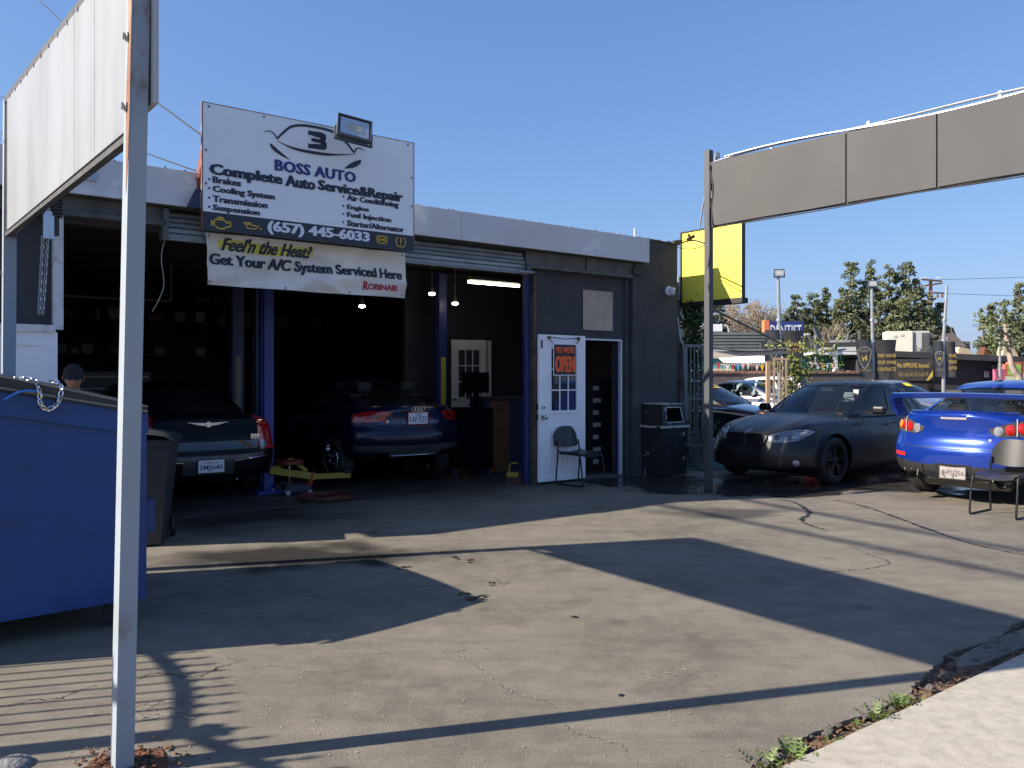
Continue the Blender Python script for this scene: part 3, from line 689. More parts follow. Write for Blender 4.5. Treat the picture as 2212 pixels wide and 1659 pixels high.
# banner: sagging vinyl sheet
BN = faced('hanging_banner', 'creased white vinyl banner hanging below the rolled shutter with yellow brush stroke', 'banner', -4.62, -.19, 2.51)
BWd, BHt = 2.44, .56
def sag(x, z):
    u, v = x/BWd, z/BHt
    f = .05*math.sin(math.pi*u)*(1-v)**.6+.014*math.sin(9*u+5*v)*(.4+.6*(1-v))+.012*math.sin(math.pi*3*u+2.5*(1-v))
    f += .02*math.exp(-((u-.18-.45*(1-v))**2)/.0016)-.018*math.exp(-((u-.80+.35*(1-v))**2)/.002)+.015*math.exp(-((v-.75+.9*abs(u-.5))**2)/.003)
    f += .022*math.sin(14*u+9*(1-v))*math.exp(-((v-.15)/.35)**2)+.016*math.sin(5*u-7*v)
    return -f*1.25
def bz(x, z): u, v = x/BWd, z/BHt; return z-.012*math.sin(math.pi*u)*(1-v)+.02*math.sin(math.pi*u)*v*0
bn = MB(); bn.grid(lambda a, b_: Vector((a*BWd+.012*(1-b_)*(1 if a < .5 else 1), sag(a*BWd, b_*BHt), bz(a*BWd, b_*BHt))), 90, 26)
cl = obj('cloth', bn, worn('vinyl', (.95, .90, .82), (.68, .61, .52), .40, 2.0, .55, soft=.2, stretch=(1, 1, 2)), BN)
tfb = lambda off: (lambda v: Vector((v.x, sag(v.x, v.z)-off, bz(v.x, v.z))))
ov = MB(); q = random.Random(2)
top = [(.14, .50), (.3, .51), (.5, .49), (.8, .48), (1.0, .49), (1.22, .45)]; bot = [(.12, .46), (.2, .42), (.4, .40), (.7, .385), (1.0, .38), (1.2, .41)]
ov.grid(lambda a, b_: Vector(((.12+1.09*a), 0, (.40-.03*math.sin(math.pi*a)+.004*math.sin(40*a))*(1-b_)+(.49+.012*math.sin(9*a))*b_)), 40, 6)
ov.v = [tfb(.003)(v) for v in ov.v]
obj('brush_stroke', ov, worn('brush_yellow', (.80, .74, .08), (.74, .68, .26), .42, 9, .6, soft=.1, stretch=(.3, 1, 3)), BN)
def btext(txt, x0, x1, z0, z1, mat, bold, shear):
    mb = text_mb(txt, x0, x1, z0, z1, 0, bold, shear, res=3)
    bm = bmesh.new(); vs = [bm.verts.new(v) for v in mb.v]
    for f in mb.f:
        try: bm.faces.new([vs[i] for i in f])
        except ValueError: pass
    bmesh.ops.triangulate(bm, faces=bm.faces[:])
    for _ in range(2):
        bmesh.ops.subdivide_edges(bm, edges=[e for e in bm.edges if e.calc_length() > .05], cuts=1)
        bmesh.ops.triangulate(bm, faces=bm.faces[:])
    m2 = MB(); m2.frombm(bm); bm.free(); m2.v = [tfb(.006)(v) for v in m2.v]
    return obj('lettering', m2, mat, BN)
btext("Feel'n the Heat?", .145, 1.20, .375, .525, blk, .022, .45)
btext('Get Your A/C System Serviced Here', .026, 2.39, .185, .340, blk, .032, 0)
redp = M('print_red', (.45, .02, .04), .6, var=0)
btext('R', 1.822, 1.90, .065, .168, redp, .03, .12); btext('OBINAIR', 1.895, 2.322, .072, .148, redp, .03, .05)
gr = MB()
for x, z in ((.03, .03), (.85, .02), (1.65, .02), (2.40, .03), (.03, .53), (2.40, .53)): gr.lathe([(.014, -.004), (.007, -.004)], 10, 'y', (x, sag(x, z)-.003, bz(x, z)), False)
obj('grommet', gr, M('brass', (.10, .08, .05), .5, .5), BN)
# OPEN sign on the door
OS = faced('open_sign', 'black and orange YES WE\'RE OPEN sign strung on the white door', 'sign', .245, DY-.075, 1.545)
obj('board', MB().box(0, .435, 0, .006, 0, .46, .002), wht, OS)
obj('black_face', MB().box(.012, .423, -.002, -.0005, .014, .446), M('sign_black', (.018, .018, .02), .5, var=0), OS)
org = M('print_orange', (.95, .13, .02), .5, var=0)
text("YES WE'RE", .035, .40, .325, .415, -.004, org, OS, .02); text('OPEN', .025, .41, .045, .285, -.004, org, OS, .035)
rp = MB(); rp.tube(crv([(.0, .0, .46), (-.06, .0, .54), (.15, .0, .535), (.25, .0, .53), (.49, .0, .54), (.435, .0, .46)], 5), .006)
obj('cord', rp, M('cord_m', (.03, .03, .03), .8), OS)
obj('hook', MB().box(-.085, -.045, .0, .034, .52, .565, .004).box(.475, .515, .0, .034, .52, .565, .004), M('hook_m', (.16, .13, .09), .5, .4), OS)
# beige board above the door
t = faced('notice_board', 'beige weathered square board screwed to the dark wall above the doorway', 'board', .935, -.012, 2.23)
obj('board', MB().box(0, .61, -.012, 0, 0, .60, .003), worn('beige_board', (.56, .45, .34), (.46, .37, .28), .42, 6, .85, soft=.15), t)
obj('screw', MB().lathe([(.008, -.016), (.008, -.01)], 8, 'y', (.02, 0, .58)).lathe([(.008, -.016), (.008, -.01)], 8, 'y', (.59, 0, .56)).lathe([(.008, -.016), (.008, -.01)], 8, 'y', (.02, 0, .02)).lathe([(.008, -.016), (.008, -.01)], 8, 'y', (.59, 0, .02)), trimg, t)
# dome camera on wall corner
t = faced('security_camera', 'white dome security camera on the dark corner wall', 'camera', 2.80, -.0, 2.93)
obj('base', MB().lathe([(.075, 0), (.08, -.03), (.07, -.045)], 20, 'y'), M('cam_white', (.62, .64, .68), .4), t)
hd = MB().lathe([(.062, .0), (.066, -.03), (.064, -.055), (.05, -.075), (.042, -.078)], 20, 'y').xf(Matrix.Translation((.03, -.035, -.01))@Matrix.Rotation(R(28), 4, 'Z'))
obj('shell', hd, M('cam_white', None), t)
obj('lens', MB().lathe([(.040, -.079), (.036, -.086), (.015, -.09)], 20, 'y').xf(Matrix.Translation((.03, -.035, -.01))@Matrix.Rotation(R(28), 4, 'Z')), M('lens_black', (.008, .008, .01), .1, var=0), t)
# whip antenna bracket and small chain
t = faced('roof_bracket', 'small white metal stub standing on the roof near the right end', 'bracket', 2.0, -.05, 3.68)
obj('stub', MB().bar((0, 0, 0), (.0, 0, .17), .03, .02, (0, 1, 0)).box(-.02, .05, -.02, .02, -.01, .01), whitep, t)
def chain(pts, r, link_r, mat, name='chain_link'):
    mb = MB(); pts = [Vector(p) for p in pts]; acc = 0; k = 0; seglen = link_r*2.9
    for i in range(len(pts)-1):
        a, b_ = pts[i], pts[i+1]; L_ = (b_-a).length; d_ = (b_-a)/L_
        while acc < L_:
            c = a+d_*acc; n1 = d_.orthogonal().normalized() if k % 2 else d_.cross(d_.orthogonal()).normalized()
            mb.tube([c+d_*math.cos(t)*link_r*1.7+n1*math.sin(t)*link_r for t in [j*math.pi/4 for j in range(8)]], r, 5, closed=True); acc += seglen; k += 1
        acc -= L_
    return mb
chrome = M('chrome', (.75, .76, .78), .12, 1, var=0)
galv = M('galvanised', (.42, .44, .46), .4, .7, var=.15, scale=15)
t = faced('door_chain', 'thin chain dangling from the beam left of the doorway', 'chain', .17, -.17, 2.62)
obj('links', chain([(0, 0, .43), (.0, 0, .2), (.01, 0, 0)], .003, .010, M('chain_dark', (.08, .07, .06), .5, .6)), None, t).data.materials.append(MATS['chain_dark'])
p_ = AT(104, 480, 7.75)
t = thing('hoist_chain', 'silver hand chain hoist hanging beside the white post', 'chain', p_, ROT)
hb = MB().prism([(-.045, -.16), (.045, -.16), (.045, .06), (.02, .10), (-.02, .10), (-.045, .06)], -.04, .04)
obj('hoist_body', hb, M('hoist_m', (.45, .47, .5), .25, .8, var=.1), t)
obj('links', chain([(0, 0, .28), (0, 0, .1)], .006, .014, galv).add([], []), galv, t)
c2 = chain([(-.045, 0, -.16), (-.06, 0, -.5), (-.075, 0, -.86)], .006, .014, galv); c3 = chain([(-.005, 0, -.16), (-.02, 0, -.45), (-.045, 0, -.86)], .006, .014, galv); c2.add(c3.v, c3.f)
obj('hand_loop', c2, galv, t)
gs = MB()
for k in range(7): gs.box(.03, .12, -.05, .08, .06+k*.03, .075+k*.03)
gs.box(.05, .09, -.02, .05, -.12, .3); obj('gear_stack', gs, M('greasy', (.05, .048, .045), .5, .5), t)
# cables along fascia bottom on the left
t = faced('loose_wire', 'thin pale wire dangling into the left bay', 'wire', -5.0, -.1, 2.2)
obj('wire', MB().tube(crv([(.02, 0, .88), (-.05, .0, .6), (-.02, .02, .3), (-.08, 0, .12), (-.14, 0, 0)], 6), .005), M('wire_pale', (.35, .32, .28), .6), t)

# ------------------------------------------------------------- inside the garage
def lift_column(px, Y, h, w_, label, lab_mat):
    o = thing('lift_column', label, 'vehicle lift', (xat_(px, Y), Y, 0), ROT, 'blue vehicle lift columns in the bays')
    obj('post', MB().box(-w_/2, w_/2, -.06, .08, 0, h, .006), bluep, o)
    obj('flange', MB().box(-w_/2-.02, -w_/2, .0, .10, .1, h).box(w_/2, w_/2+.02, .0, .10, .1, h), bluep, o)
    obj('foot', MB().box(-.2, .2, -.2, .2, .005, .03), bluep, o)
    if lab_mat: obj('height_label', MB().box(-.04, .04, -.068, -.061, 1.05, 1.85), lab_mat, o)
    return o
def xat_(px, Y): return (px-CX)/F_PX*Y
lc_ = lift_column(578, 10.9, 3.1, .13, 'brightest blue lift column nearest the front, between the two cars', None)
for c_ in kids(lc_): c_.data.materials[0] = M('blue_lit', (.035, .055, .26), .45, var=.2)  # lighter copy of the blue paint: light on this column put into the colour
lift_column(512, 12.8, 3.2, .18, 'blue lift column with long grey paper label, behind the left bay', M('label_grey', (.28, .27, .22), .8, var=.2, scale=40))
lift_column(953, 13.4, 3.2, .15, 'blue lift column with long yellow label beside the inner door', M('label_yellow', (.42, .34, .03), .7, var=.15, scale=40))
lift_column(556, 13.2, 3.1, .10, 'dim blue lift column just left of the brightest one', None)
# yellow lift arm
t = faced('lift_arm', 'yellow swing arm of the lift reaching under the dark coupe', 'vehicle lift', -3.0, 1.35, 0)
obj('arm', MB().bar((-.35, 0, .30), (.25, -.05, .18), .1, .09).bar((.2, -.05, .18), (.75, -.1, .17), .08, .07).bar((-.35, .0, .30), (-.05, 0, .42), .05, .05).bar((-.05, 0, .42), (.15, -.04, .26), .05, .05), M('lift_yellow', (.34, .25, .02), .5, var=.15), t)
obj('pad', MB().lathe([(.07, .2), (.07, .26)], 14, 'z', (.72, -.1, 0)), M('rubber', None), t)
# red round stool with castors
p_ = GP(625, 1062)
t = thing('rolling_stool', 'low red round stool on castors behind the black sedan', 'stool', (p_.x, p_.y, 0), 0)
obj('seat', MB().lathe([(.17, .36), (.19, .375), (.19, .41), (.17, .425)], 24), M('stool_red', (.20, .02, .016), .45, var=.1), t)
obj('stem', MB().tube([(0, 0, .12), (0, 0, .36)], .018), chrome, t)
lgm = MB()
for k in range(5):
    a = k*1.2566; lgm.bar((0, 0, .13), (.22*math.cos(a), .22*math.sin(a), .10), .03, .025)
obj('base', lgm, M('stool_black', (.015, .015, .02), .5), t)
for k in range(5):
    a = k*1.2566; obj('castor', MB().lathe([(.03, -.012), (.03, .012)], 12, 'y', (.22*math.cos(a), .22*math.sin(a), .035)), M('castor_m', (.20, .2, .2), .4), t)
# blue tray of the stool's neighbour: a floor jack with red saddle
p_ = GP(655, 1066)
t = thing('floor_jack', 'small red and dark floor jack beside the coiled hose', 'jack', (p_.x, p_.y, 0), R(20))
obj('body', MB().box(-.22, .1, -.09, -.07, .03, .12).box(-.22, .1, .07, .09, .03, .12).box(-.18, .05, -.06, .06, .05, .10), M('jack_dark', (.03, .03, .05), .5), t)
obj('handle', MB().tube([(.08, 0, .08), (.13, 0, .28)], .016), M('jack_red', (.40, .05, .02), .5), t)
obj('saddle', MB().lathe([(.045, .12), (.05, .15)], 12, 'z', (.08, 0, 0)), MATS['jack_red'], t)
for x in (-.2, .08):
    for y in (-.11, .11): obj('wheel', MB().lathe([(.03, -.012), (.03, .012)], 12, 'y', (x, y, .03)), galv, t)
# coiled red hose
p_ = GP(703, 1078); t = thing('coiled_hose', 'coiled red air hose lying on the garage floor', 'hose', (p_.x, p_.y, .006), 0)
hp = []; q = random.Random(5)
for i in range(150):
    a = i*.27; rr = .27+.07*math.sin(i*.11)+.02*math.sin(i*1.3); hp.append((rr*math.cos(a)+.03*math.sin(i*.05), rr*.95*math.sin(a), .014+.025*abs(math.sin(i*.09))))
obj('hose', MB().tube(hp, .011, 6), M('hose_red', (.12, .025, .018), .5), t)
# inner white door
t = faced('inner_door', 'grey white half glazed door standing ajar at the back of the garage', 'door', .0, 2.50, 0)
t.location = Vector((AT(975, 820, 13.9).x, 13.9, 0)); t.rotation_euler = (0, 0, R(20))
obj('leaf', MB().box(0, .62, 0, .04, .03, 2.16, .004), M('door_grey', (.50, .48, .46), .6, var=.06), t)
wf = MB(); rectframe(wf, .09, .53, 1.15, 2.02, .03, -.015, -.0005)
for k in (1, 2): x = .12+.38*k/3; wf.box(x-.008, x+.008, -.012, -.0005, 1.18, 1.99); z = 1.18+.81*k/3; wf.box(.12, .50, -.0115, -.0005, z-.008, z+.008)
obj('window_grid', wf, M('door_grey', None), t)
for i in range(3):
    for j in range(3): obj('pane', MB().box(.12+.1267*i+.008, .12+.1267*(i+1)-.008, -.005, -.001, 1.18+.27*j+.008, 1.18+.27*(j+1)-.008), pane_m, t)
obj('door_knob', MB().lathe([(.03, -.002), (.03, -.03), (.012, -.035)], 12, 'y', (.05, 0, 1.17)).tube([(.05, -.04, 1.0), (.14, -.045, 1.0)], .012), M('knob_metal', None), t)
obj('door_panel', MB().box(.14, .34, -.01, -.0005, .5, .95, .003), M('door_grey', None), t)
t = faced('door_jamb', 'narrow white upright beside the inner door', 'post', .0, 2.5, 0); t.location = (AT(1056, 820, 14.1).x, 14.1, 0)
obj('upright', MB().box(0, .05, 0, .05, 0, 2.15), M('door_grey', None), t)
# wall poster
t = faced('wall_poster', 'pale paper poster with small print on the back wall', 'poster', -1.45, 3.2, 1.55); t.location = AT(907, 795, 14.5)-Vector((.2, 0, .3))
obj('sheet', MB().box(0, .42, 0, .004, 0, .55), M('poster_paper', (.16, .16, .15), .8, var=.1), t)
pr = MB(); q = random.Random(9)
for k in range(13): pr.box(.05, .05+q.uniform(.2, .32), -.003, -.001, .08+k*.032, .088+k*.032)
obj('print_lines', pr, M('print_dim', (.07, .07, .08), .8), t)
t.scale = (.75, 1, .95)
# counter with orange brown side, monitor on top
p_ = GP(1090, 1015)
t = thing('work_counter', 'tall counter with brown side panel just inside the bay', 'counter', (AT(1088, 0, 12.9).x, 12.9, 0), ROT)
obj('carcass', MB().box(-.30, .10, 0, .5, 0, 1.18).box(.102, .62, 0, .5, 0, 1.18), M('navy_dim', (.02, .025, .06), .7), t)
obj('side_board', MB().box(-.26, .10, -.02, -.001, .05, 1.15), M('brown_board', (.14, .055, .015), .7, var=.2), t)
obj('counter_top', MB().box(-.34, .66, -.05, .55, 1.18, 1.215, .004), M('top_dark', (.03, .03, .035), .5), t)
t = thing('monitor', 'dark boxy monitor on a stand in front of the inner door', 'monitor', (AT(1040, 0, 12.8).x, 12.8, 1.12), R(10))
obj('screen', MB().box(-.30, .12, 0, .1, .16, .48, .006), M('monitor_black', (.003, .003, .004), .8, spec=.05), t)
obj('stand', MB().box(-.12, -.05, .02, .06, -.02, .17).box(-.2, .05, -.05, .12, -.03, -.01), M('monitor_black', None), t)
obj('cable', MB().tube(crv([(-.02, .05, .17), (.04, .0, .08), (.0, 0, .02), (.08, 0, -.02)], 5), .006), M('monitor_black', None), t)
t = thing('diagnostic_cart', 'black tool cart standing below the monitor', 'cart', (AT(1035, 0, 12.7).x, 12.7, 0), R(8))
obj('cabinet', MB().box(-.42, .22, 0, .4, .12, 1.05, .01), M('cart_black', (.004, .004, .006), .8, spec=.05), t)
for k in range(4): obj('drawer', MB().box(-.40, .20, -.012, -.001, .18+k*.2, .36+k*.2, .004), M('cart_drawer', (.005, .0055, .008), .8, spec=.05), t)
for x in (-.36, .16): obj('castor', MB().lathe([(.05, -.02), (.05, .02)], 12, 'y', (x, .06, .055)).box(x-.02, x+.02, .03, .09, .09, .125), M('rubber', None), t)
# yellow hose nozzle thing near the jamb
p_ = GP(1108, 1048)
t = thing('yellow_stand', 'small yellow jack stand beside the blue bay jamb', 'jack stand', (p_.x, p_.y+.2, 0), 0)
obj('frame', MB().tube([(-.07, 0, .06), (-.045, 0, .26), (-.01, 0, .29), (.06, 0, .29)], .012).box(-.09, .08, -.05, .05, .1, .16), M('lift_yellow', None), t)
obj('base', MB().box(-.1, .12, -.08, .08, .005, .1), M('base_rust', (.07, .03, .02), .8), t)
# bulbs and tube light
bulb_m = M('bulb_lit', (1, .95, .85), .4, var=0, emit=(1, .92, .78), estr=9)
cone_m = M('shade_dim', (.12, .11, .09), .5)
for (x, y, Y, lab) in ((782, 661, 12.6, 'lowest round ceiling bulb, left of the group'), (933, 634, 12.4, 'highest round ceiling bulb above the coupe'), (983, 655, 13.2, 'round ceiling bulb hanging from a longer neck at right')):
    t = thing('ceiling_bulb', lab, 'lamp', AT(x, y, Y), 0, 'lit bulbs under the garage ceiling')
    obj('bulb', MB().lathe([(.01, -.03), (.045, -.02), (.05, 0), (.035, .02)], 16), bulb_m, t)
    obj('neck', MB().lathe([(.045, .012), (.03, .07), (.022, .10)], 14).tube([(0, 0, .1), (0, 0, 3.36-t.location.z)], .006), cone_m, t)
a, b_ = AT(1012, 609, 12.2), AT(1121, 618, 12.9)
t = thing('tube_light', 'lit fluorescent tube under the ceiling at the right of the bay', 'lamp', a)
obj('tube', MB().tube([(0, 0, 0), b_-a], .02, 10), M('tube_lit', (1, .97, .88), .4, var=0, emit=(1, .93, .78), estr=7), t)
obj('fitting', MB().bar((0, .0, .06), (b_-a)+Vector((0, 0, .06)), .09, .05), cone_m, t)
# shelves along the back wall with small boxes
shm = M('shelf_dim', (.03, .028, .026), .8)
cn_ = ['brown', 'pale grey', 'navy', 'rust red', 'grey green', 'tan']
def shelf(s, t_, z, ln, label, seed, nbox, hmax, short):
    o = faced('wall_shelf', label, 'shelf', s, t_, z, 'wall shelves at the back of the garage')
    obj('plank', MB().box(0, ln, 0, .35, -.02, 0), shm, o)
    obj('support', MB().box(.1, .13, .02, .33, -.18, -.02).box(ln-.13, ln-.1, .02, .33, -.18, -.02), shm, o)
    q = random.Random(seed); x = .05; k = 0
    cols = [(.10, .09, .08), (.16, .15, .14), (.05, .06, .10), (.12, .05, .03), (.09, .10, .09), (.20, .17, .12)]
    while x < ln-.15 and k < nbox:
        w_ = q.uniform(.08, .26); h = q.uniform(.07, hmax)
        b = faced('parts_box' if q.random() < .75 else 'spray_can', '', 'box', 0, 0)
        ci_ = q.randrange(6); mt = M('box_%d' % ci_, cols[ci_], .7, var=.15)
        b.location = FW(s+x+w_/2, t_+.12, z)
        if b.name.startswith('parts'):
            obj('carton', MB().box(-w_/2, w_/2, 0, .18, .001, h, .004), mt, b); obj('lid', MB().box(-w_/2-.004, w_/2+.004, -.004, .184, h*.8, h+.003), mt, b)
            b['category'] = 'box'; b['label'] = '%s %s carton on the %s' % ('wide' if w_ > .2 else 'narrow' if w_ < .13 else 'medium', cn_[ci_], short); b['group'] = 'cartons on the back shelves'
        else:
            obj('can', MB().lathe([(.03, .001), (.032, .02), (.032, h), (.02, h+.02), (.018, h+.05)], 12), mt, b)
            b['category'] = 'can'; b['label'] = '%s %s can on the %s' % ('tall' if h > hmax*.6 else 'short', cn_[ci_], short); b['group'] = 'cans on the back shelves'
        x += w_+q.uniform(.02, .25); k += 1
shelf(-6.9, 6.1, 2.52, 4.2, 'upper plank shelf of cartons behind the left bay', 1, 18, .24, 'upper shelf behind the left bay')
shelf(-6.9, 6.1, 1.92, 4.2, 'lower plank shelf of cans and cartons behind the left bay', 2, 20, .16, 'lower shelf behind the left bay')
shelf(-2.2, 7.2, 2.55, 2.4, 'high shelf of cartons behind the coupe bay', 3, 8, .3, 'high shelf behind the navy coupe')
shelf(-2.6, 7.2, 3.0, 2.6, 'topmost dark shelf right under the ceiling', 4, 5, .2, 'topmost shelf under the ceiling')
# tool chest
t = faced('tool_chest', 'dark tool chest with pale drawer edges behind the black sedan', 'tool chest', -5.05, 5.2, 0)
obj('cabinet', MB().box(0, 1.15, 0, .5, .1, 1.62, .01), M('chest_dark', (.02, .018, .02), .4), t)
for z in (1.33, 1.52): obj('drawer_edge', MB().box(.04, 1.1, -.02, -.001, z, z+.025), M('edge_cream', (.45, .40, .28), .4), t)
obj('side_strip', MB().box(-.04, .0, -.02, .02, 1.30, 1.42), whitep, t)
for k in range(5): obj('drawer', MB().box(.04, 1.1, -.012, -.001, .2+k*.2, .38+k*.2, .004), M('chest_drawer', (.03, .025, .028), .35), t)
obj('castor', MB().lathe([(.05, -.02), (.05, .02)], 12, 'y', (.1, .1, .055)).lathe([(.05, -.02), (.05, .02)], 12, 'y', (1.05, .1, .055)).box(.08, .12, .08, .12, .05, .11).box(1.03, 1.07, .08, .12, .05, .11), M('rubber', None), t)
# pipes under ceiling
t = faced('ceiling_pipe', 'thin pale pipe running below the ceiling of the left bay', 'pipe', -6.2, 4.4, 2.72)
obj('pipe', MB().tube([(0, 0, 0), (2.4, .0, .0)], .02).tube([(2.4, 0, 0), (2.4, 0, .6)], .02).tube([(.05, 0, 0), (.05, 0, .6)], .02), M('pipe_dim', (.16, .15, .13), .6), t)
# file cabinet seen through the open doorway, with paper labels
t = faced('drawer_cabinet', 'dark cabinet with white drawer labels seen through the doorway', 'cabinet', 1.78, .75, 0)
obj('cabinet', MB().box(0, .5, 0, .5, 0, 1.5, .01), M('cab_dark', (.02, .022, .028), .6), t)
for k in range(7): 
    d_ = obj('drawer', MB().box(.03, .47, -.015, -.001, .05+k*.2, .23+k*.2, .005), M('cab_drawer', (.026, .028, .035), .5), t)
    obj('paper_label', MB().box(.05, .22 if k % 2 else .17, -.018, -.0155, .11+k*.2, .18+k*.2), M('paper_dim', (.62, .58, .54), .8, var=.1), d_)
t = faced('tyre_stack', 'dark tools and hoses piled inside the doorway', 'tools', 1.45, .9, 0)
obj('crate', MB().box(0, .3, 0, .4, 0, .95, .01), M('crate_dim', (.03, .028, .03), .7), t)
obj('hose_loops', MB().tube([(.15+.1*math.cos(k*.5), .1+.03*math.sin(k), 1.15+.13*math.sin(k*.5)) for k in range(26)], .012), M('hose_dim', (.08, .08, .09), .4), t)
# ------------------------------------------------------------- sign frames, posts, dumpster, chairs and the rest of the yard
sgrey = worn('post_grey', (.33, .385, .44), (.26, .15, .09), .34, 5, .6, soft=.05, stretch=(1, 1, .5))
rail_dk = M('rail_dark', (.07, .07, .072), .7, var=.3, scale=10)
panel_w = worn('panel_whiteboard', (.33, .355, .385), (.26, .265, .27), .38, 2.2, .5, soft=.16, stretch=(1.2, 1.2, .35))
# white sign at left: local y = away from camera along the frame, local x = U
NP = Vector((-1.50, 3.17, 0)); FP = Vector((-3.81, 6.22, 0)); VDIR = (FP-NP).normalized(); FL = (FP-NP).length
vrot = math.atan2(-VDIR.x, VDIR.y)
WSG = thing('roadside_sign', 'big blank white sign board on two rusty grey posts at the left', 'sign', NP, vrot)
def post(mb, x, y, w_, d_, z1, tilt=(0, 0)):
    mb.add([(x+sx*w_/2+(tilt[0] if z else 0), y+sy*d_/2+(tilt[1] if z else 0), z) for z in (0, z1) for sx, sy in ((-1, -1), (1, -1), (1, 1), (-1, 1))], [(3,2,1,0),(4,5,6,7),(0,1,5,4),(1,2,6,5),(2,3,7,6),(3,0,4,7)])
mb = MB(); post(mb, 0, 0, .066, .09, 3.55, (.07, .0)); obj('post', mb, sgrey, WSG, 'near post, one face streaked with rust at the top')
mb = MB(); post(mb, 0, FL, .085, .10, 3.60, (.02, 0)); obj('post', mb, sgrey, WSG)
def quadbox(mb, a0, a1, zb0, zb1, zt0, zt1, x0, x1, dx=.0):
    vs = [(x, y, z) for x in (x0, x1) for y, z in ((a0, zb0), (a1, zb1), (a1, zt1), (a0, zt0))]
    mb.add(vs, [(0, 1, 2, 3), (7, 6, 5, 4), (0, 4, 5, 1), (1, 5, 6, 2), (2, 6, 7, 3), (3, 7, 4, 0)])
def lean(mb):
    for v in mb.v: v.x += .058*max(0, 1-v.y/FL)
zb = lambda y: 2.475+.12*y/FL
zt = lambda y: 3.19+.37*y/FL
for a, b_ in ((.047, .64), (.646, 1.10), (1.106, FL-.24)):
    mb = MB(); quadbox(mb, a, b_, zb(a), zb(b_), zt(a), zt(b_), -.028, -.018); lean(mb); obj('sign_panel', mb, panel_w, WSG)
mb = MB(); quadbox(mb, -.075, FL-.05, zb(-.075)+.09, zb(FL), zt(0)+.0, zt(FL), .036, .056); lean(mb); obj('back_panel', mb, M('panel_back', (.40, .42, .45), .6, var=.1), WSG)
mb = MB(); quadbox(mb, .05, FL-.05, zb(0)-.03, zb(FL)-.03, zb(0)-.003, zb(FL)-.003, -.02, .015); quadbox(mb, .05, FL-.04, zt(0)+.003, zt(FL)+.003, zt(0)+.055, zt(FL)+.055, -.02, .05)
quadbox(mb, FL-.09, FL-.048, zb(FL)-.03, zb(FL)-.03, zt(FL)+.05, zt(FL)+.05, -.015, .05); lean(mb); obj('frame_rail', mb, rail_dk, WSG)
bt = MB()
for z in (2.55, 2.82, 3.08): bt.lathe([(.014, -.052), (.014, -.040), (.02, -.038), (.02, -.034)], 8, 'x', (.065*z/3.55, -.0, z))
for k in range(14):
    y = .2+k*(FL-.35)/13; bt.box(-.036+.058*(1-y/FL), -.02+.058*(1-y/FL), y, y+.016, zt(y)-.010, zt(y)+.006)
for z in (2.3, 3.3): bt.lathe([(.014, -.058), (.014, -.045)], 8, 'x', (.0, FL, z))
obj('bolt', bt, galv, WSG)
obj('weld_plate', MB().prism([(.16*math.cos(a*.5236)*(1+.25*math.sin(a*2.3)), .16*math.sin(a*.5236)*(1+.2*math.sin(a*3.1))) for a in range(12)], -.03, .006, 'xy'), rustm, WSG)
mb = MB(); tl_ = lambda z: .07*z/3.55
mb.add([(-.0345+tl_(z), y, z) for z, y in ((2.20, -.02), (2.35, -.045), (2.50, -.052), (3.0, -.052), (3.5, -.052), (3.5, .01), (3.1, .02), (2.85, -.0), (2.6, .015), (2.4, .0), (2.28, -.01))], [tuple(range(11))]); obj('rust_patch', mb, worn('rust_paint', (.22, .085, .05), (.36, .26, .18), .44, 9, .8, soft=.12, stretch=(1, 1, .25)), WSG, 'long brown rust stain near the top of the post')
# rusty soil and rags round the post base
q = random.Random(12); rb = MB()
for i in range(420):
    a = q.uniform(0, 6.28); rr = abs(q.gauss(0, .10))+.03; c = NP+Vector((math.cos(a)*rr, math.sin(a)*rr*.8+.02, q.uniform(.0, .02))); r_ = q.uniform(.003, .014)
    bm = bmesh.new(); bmesh.ops.create_icosphere(bm, subdivisions=1, radius=r_)
    for v in bm.verts: v.co *= q.uniform(.6, 1.3); v.co.z *= .5
    rb.frombm(bm, Matrix.Translation(c)); bm.free()
struct('rust_scale', rb, worn('rust_bright', (.26, .10, .035), (.10, .07, .05), .5, 18, .9, soft=.15), 'stuff')
stn = MB(); bm = bmesh.new(); bmesh.ops.create_icosphere(bm, subdivisions=3, radius=.075)
for v in bm.verts: v.co *= 1+.12*noise.noise(v.co*12); v.co.z *= .45
stn.frombm(bm, None, True); bm.free()
c = GP(25, 1655); tag(obj('stone', stn, M('granite', (.16, .165, .17), .9, var=.45, scale=60, bump=.5), None, None, (c.x, c.y, .0)), 'rough grey stone on the asphalt in the lower left corner', 'stone')

# dark sign on the right
DP = Vector((2.69, 11.27, 0)); DV = NN.copy(); drot = math.atan2(-DV.x, DV.y)      # local +y runs from the post towards the street
DS = thing('beam_sign', 'long dark grey blank board sign reaching from its tall post out of the picture', 'sign', DP, drot)
dgrey = worn('post_blue_grey', (.075, .082, .092), (.05, .048, .045), .30, 4, .55, soft=.06, stretch=(1, 1, .5))
mb = MB(); post(mb, 0, 0, .085, .085, 4.62); obj('post', mb, dgrey, DS)
mb = MB(); post(mb, 0, 7.6, .09, .09, 4.5); obj('post', mb, dgrey, DS)
pdark = worn('panel_dark', (.078, .078, .084), (.108, .104, .102), .40, 1.0, .75, soft=.18, stretch=(1, .6, .35))
db = lambda y: 3.575-.013*y
dt = lambda y: 4.43-.033*y
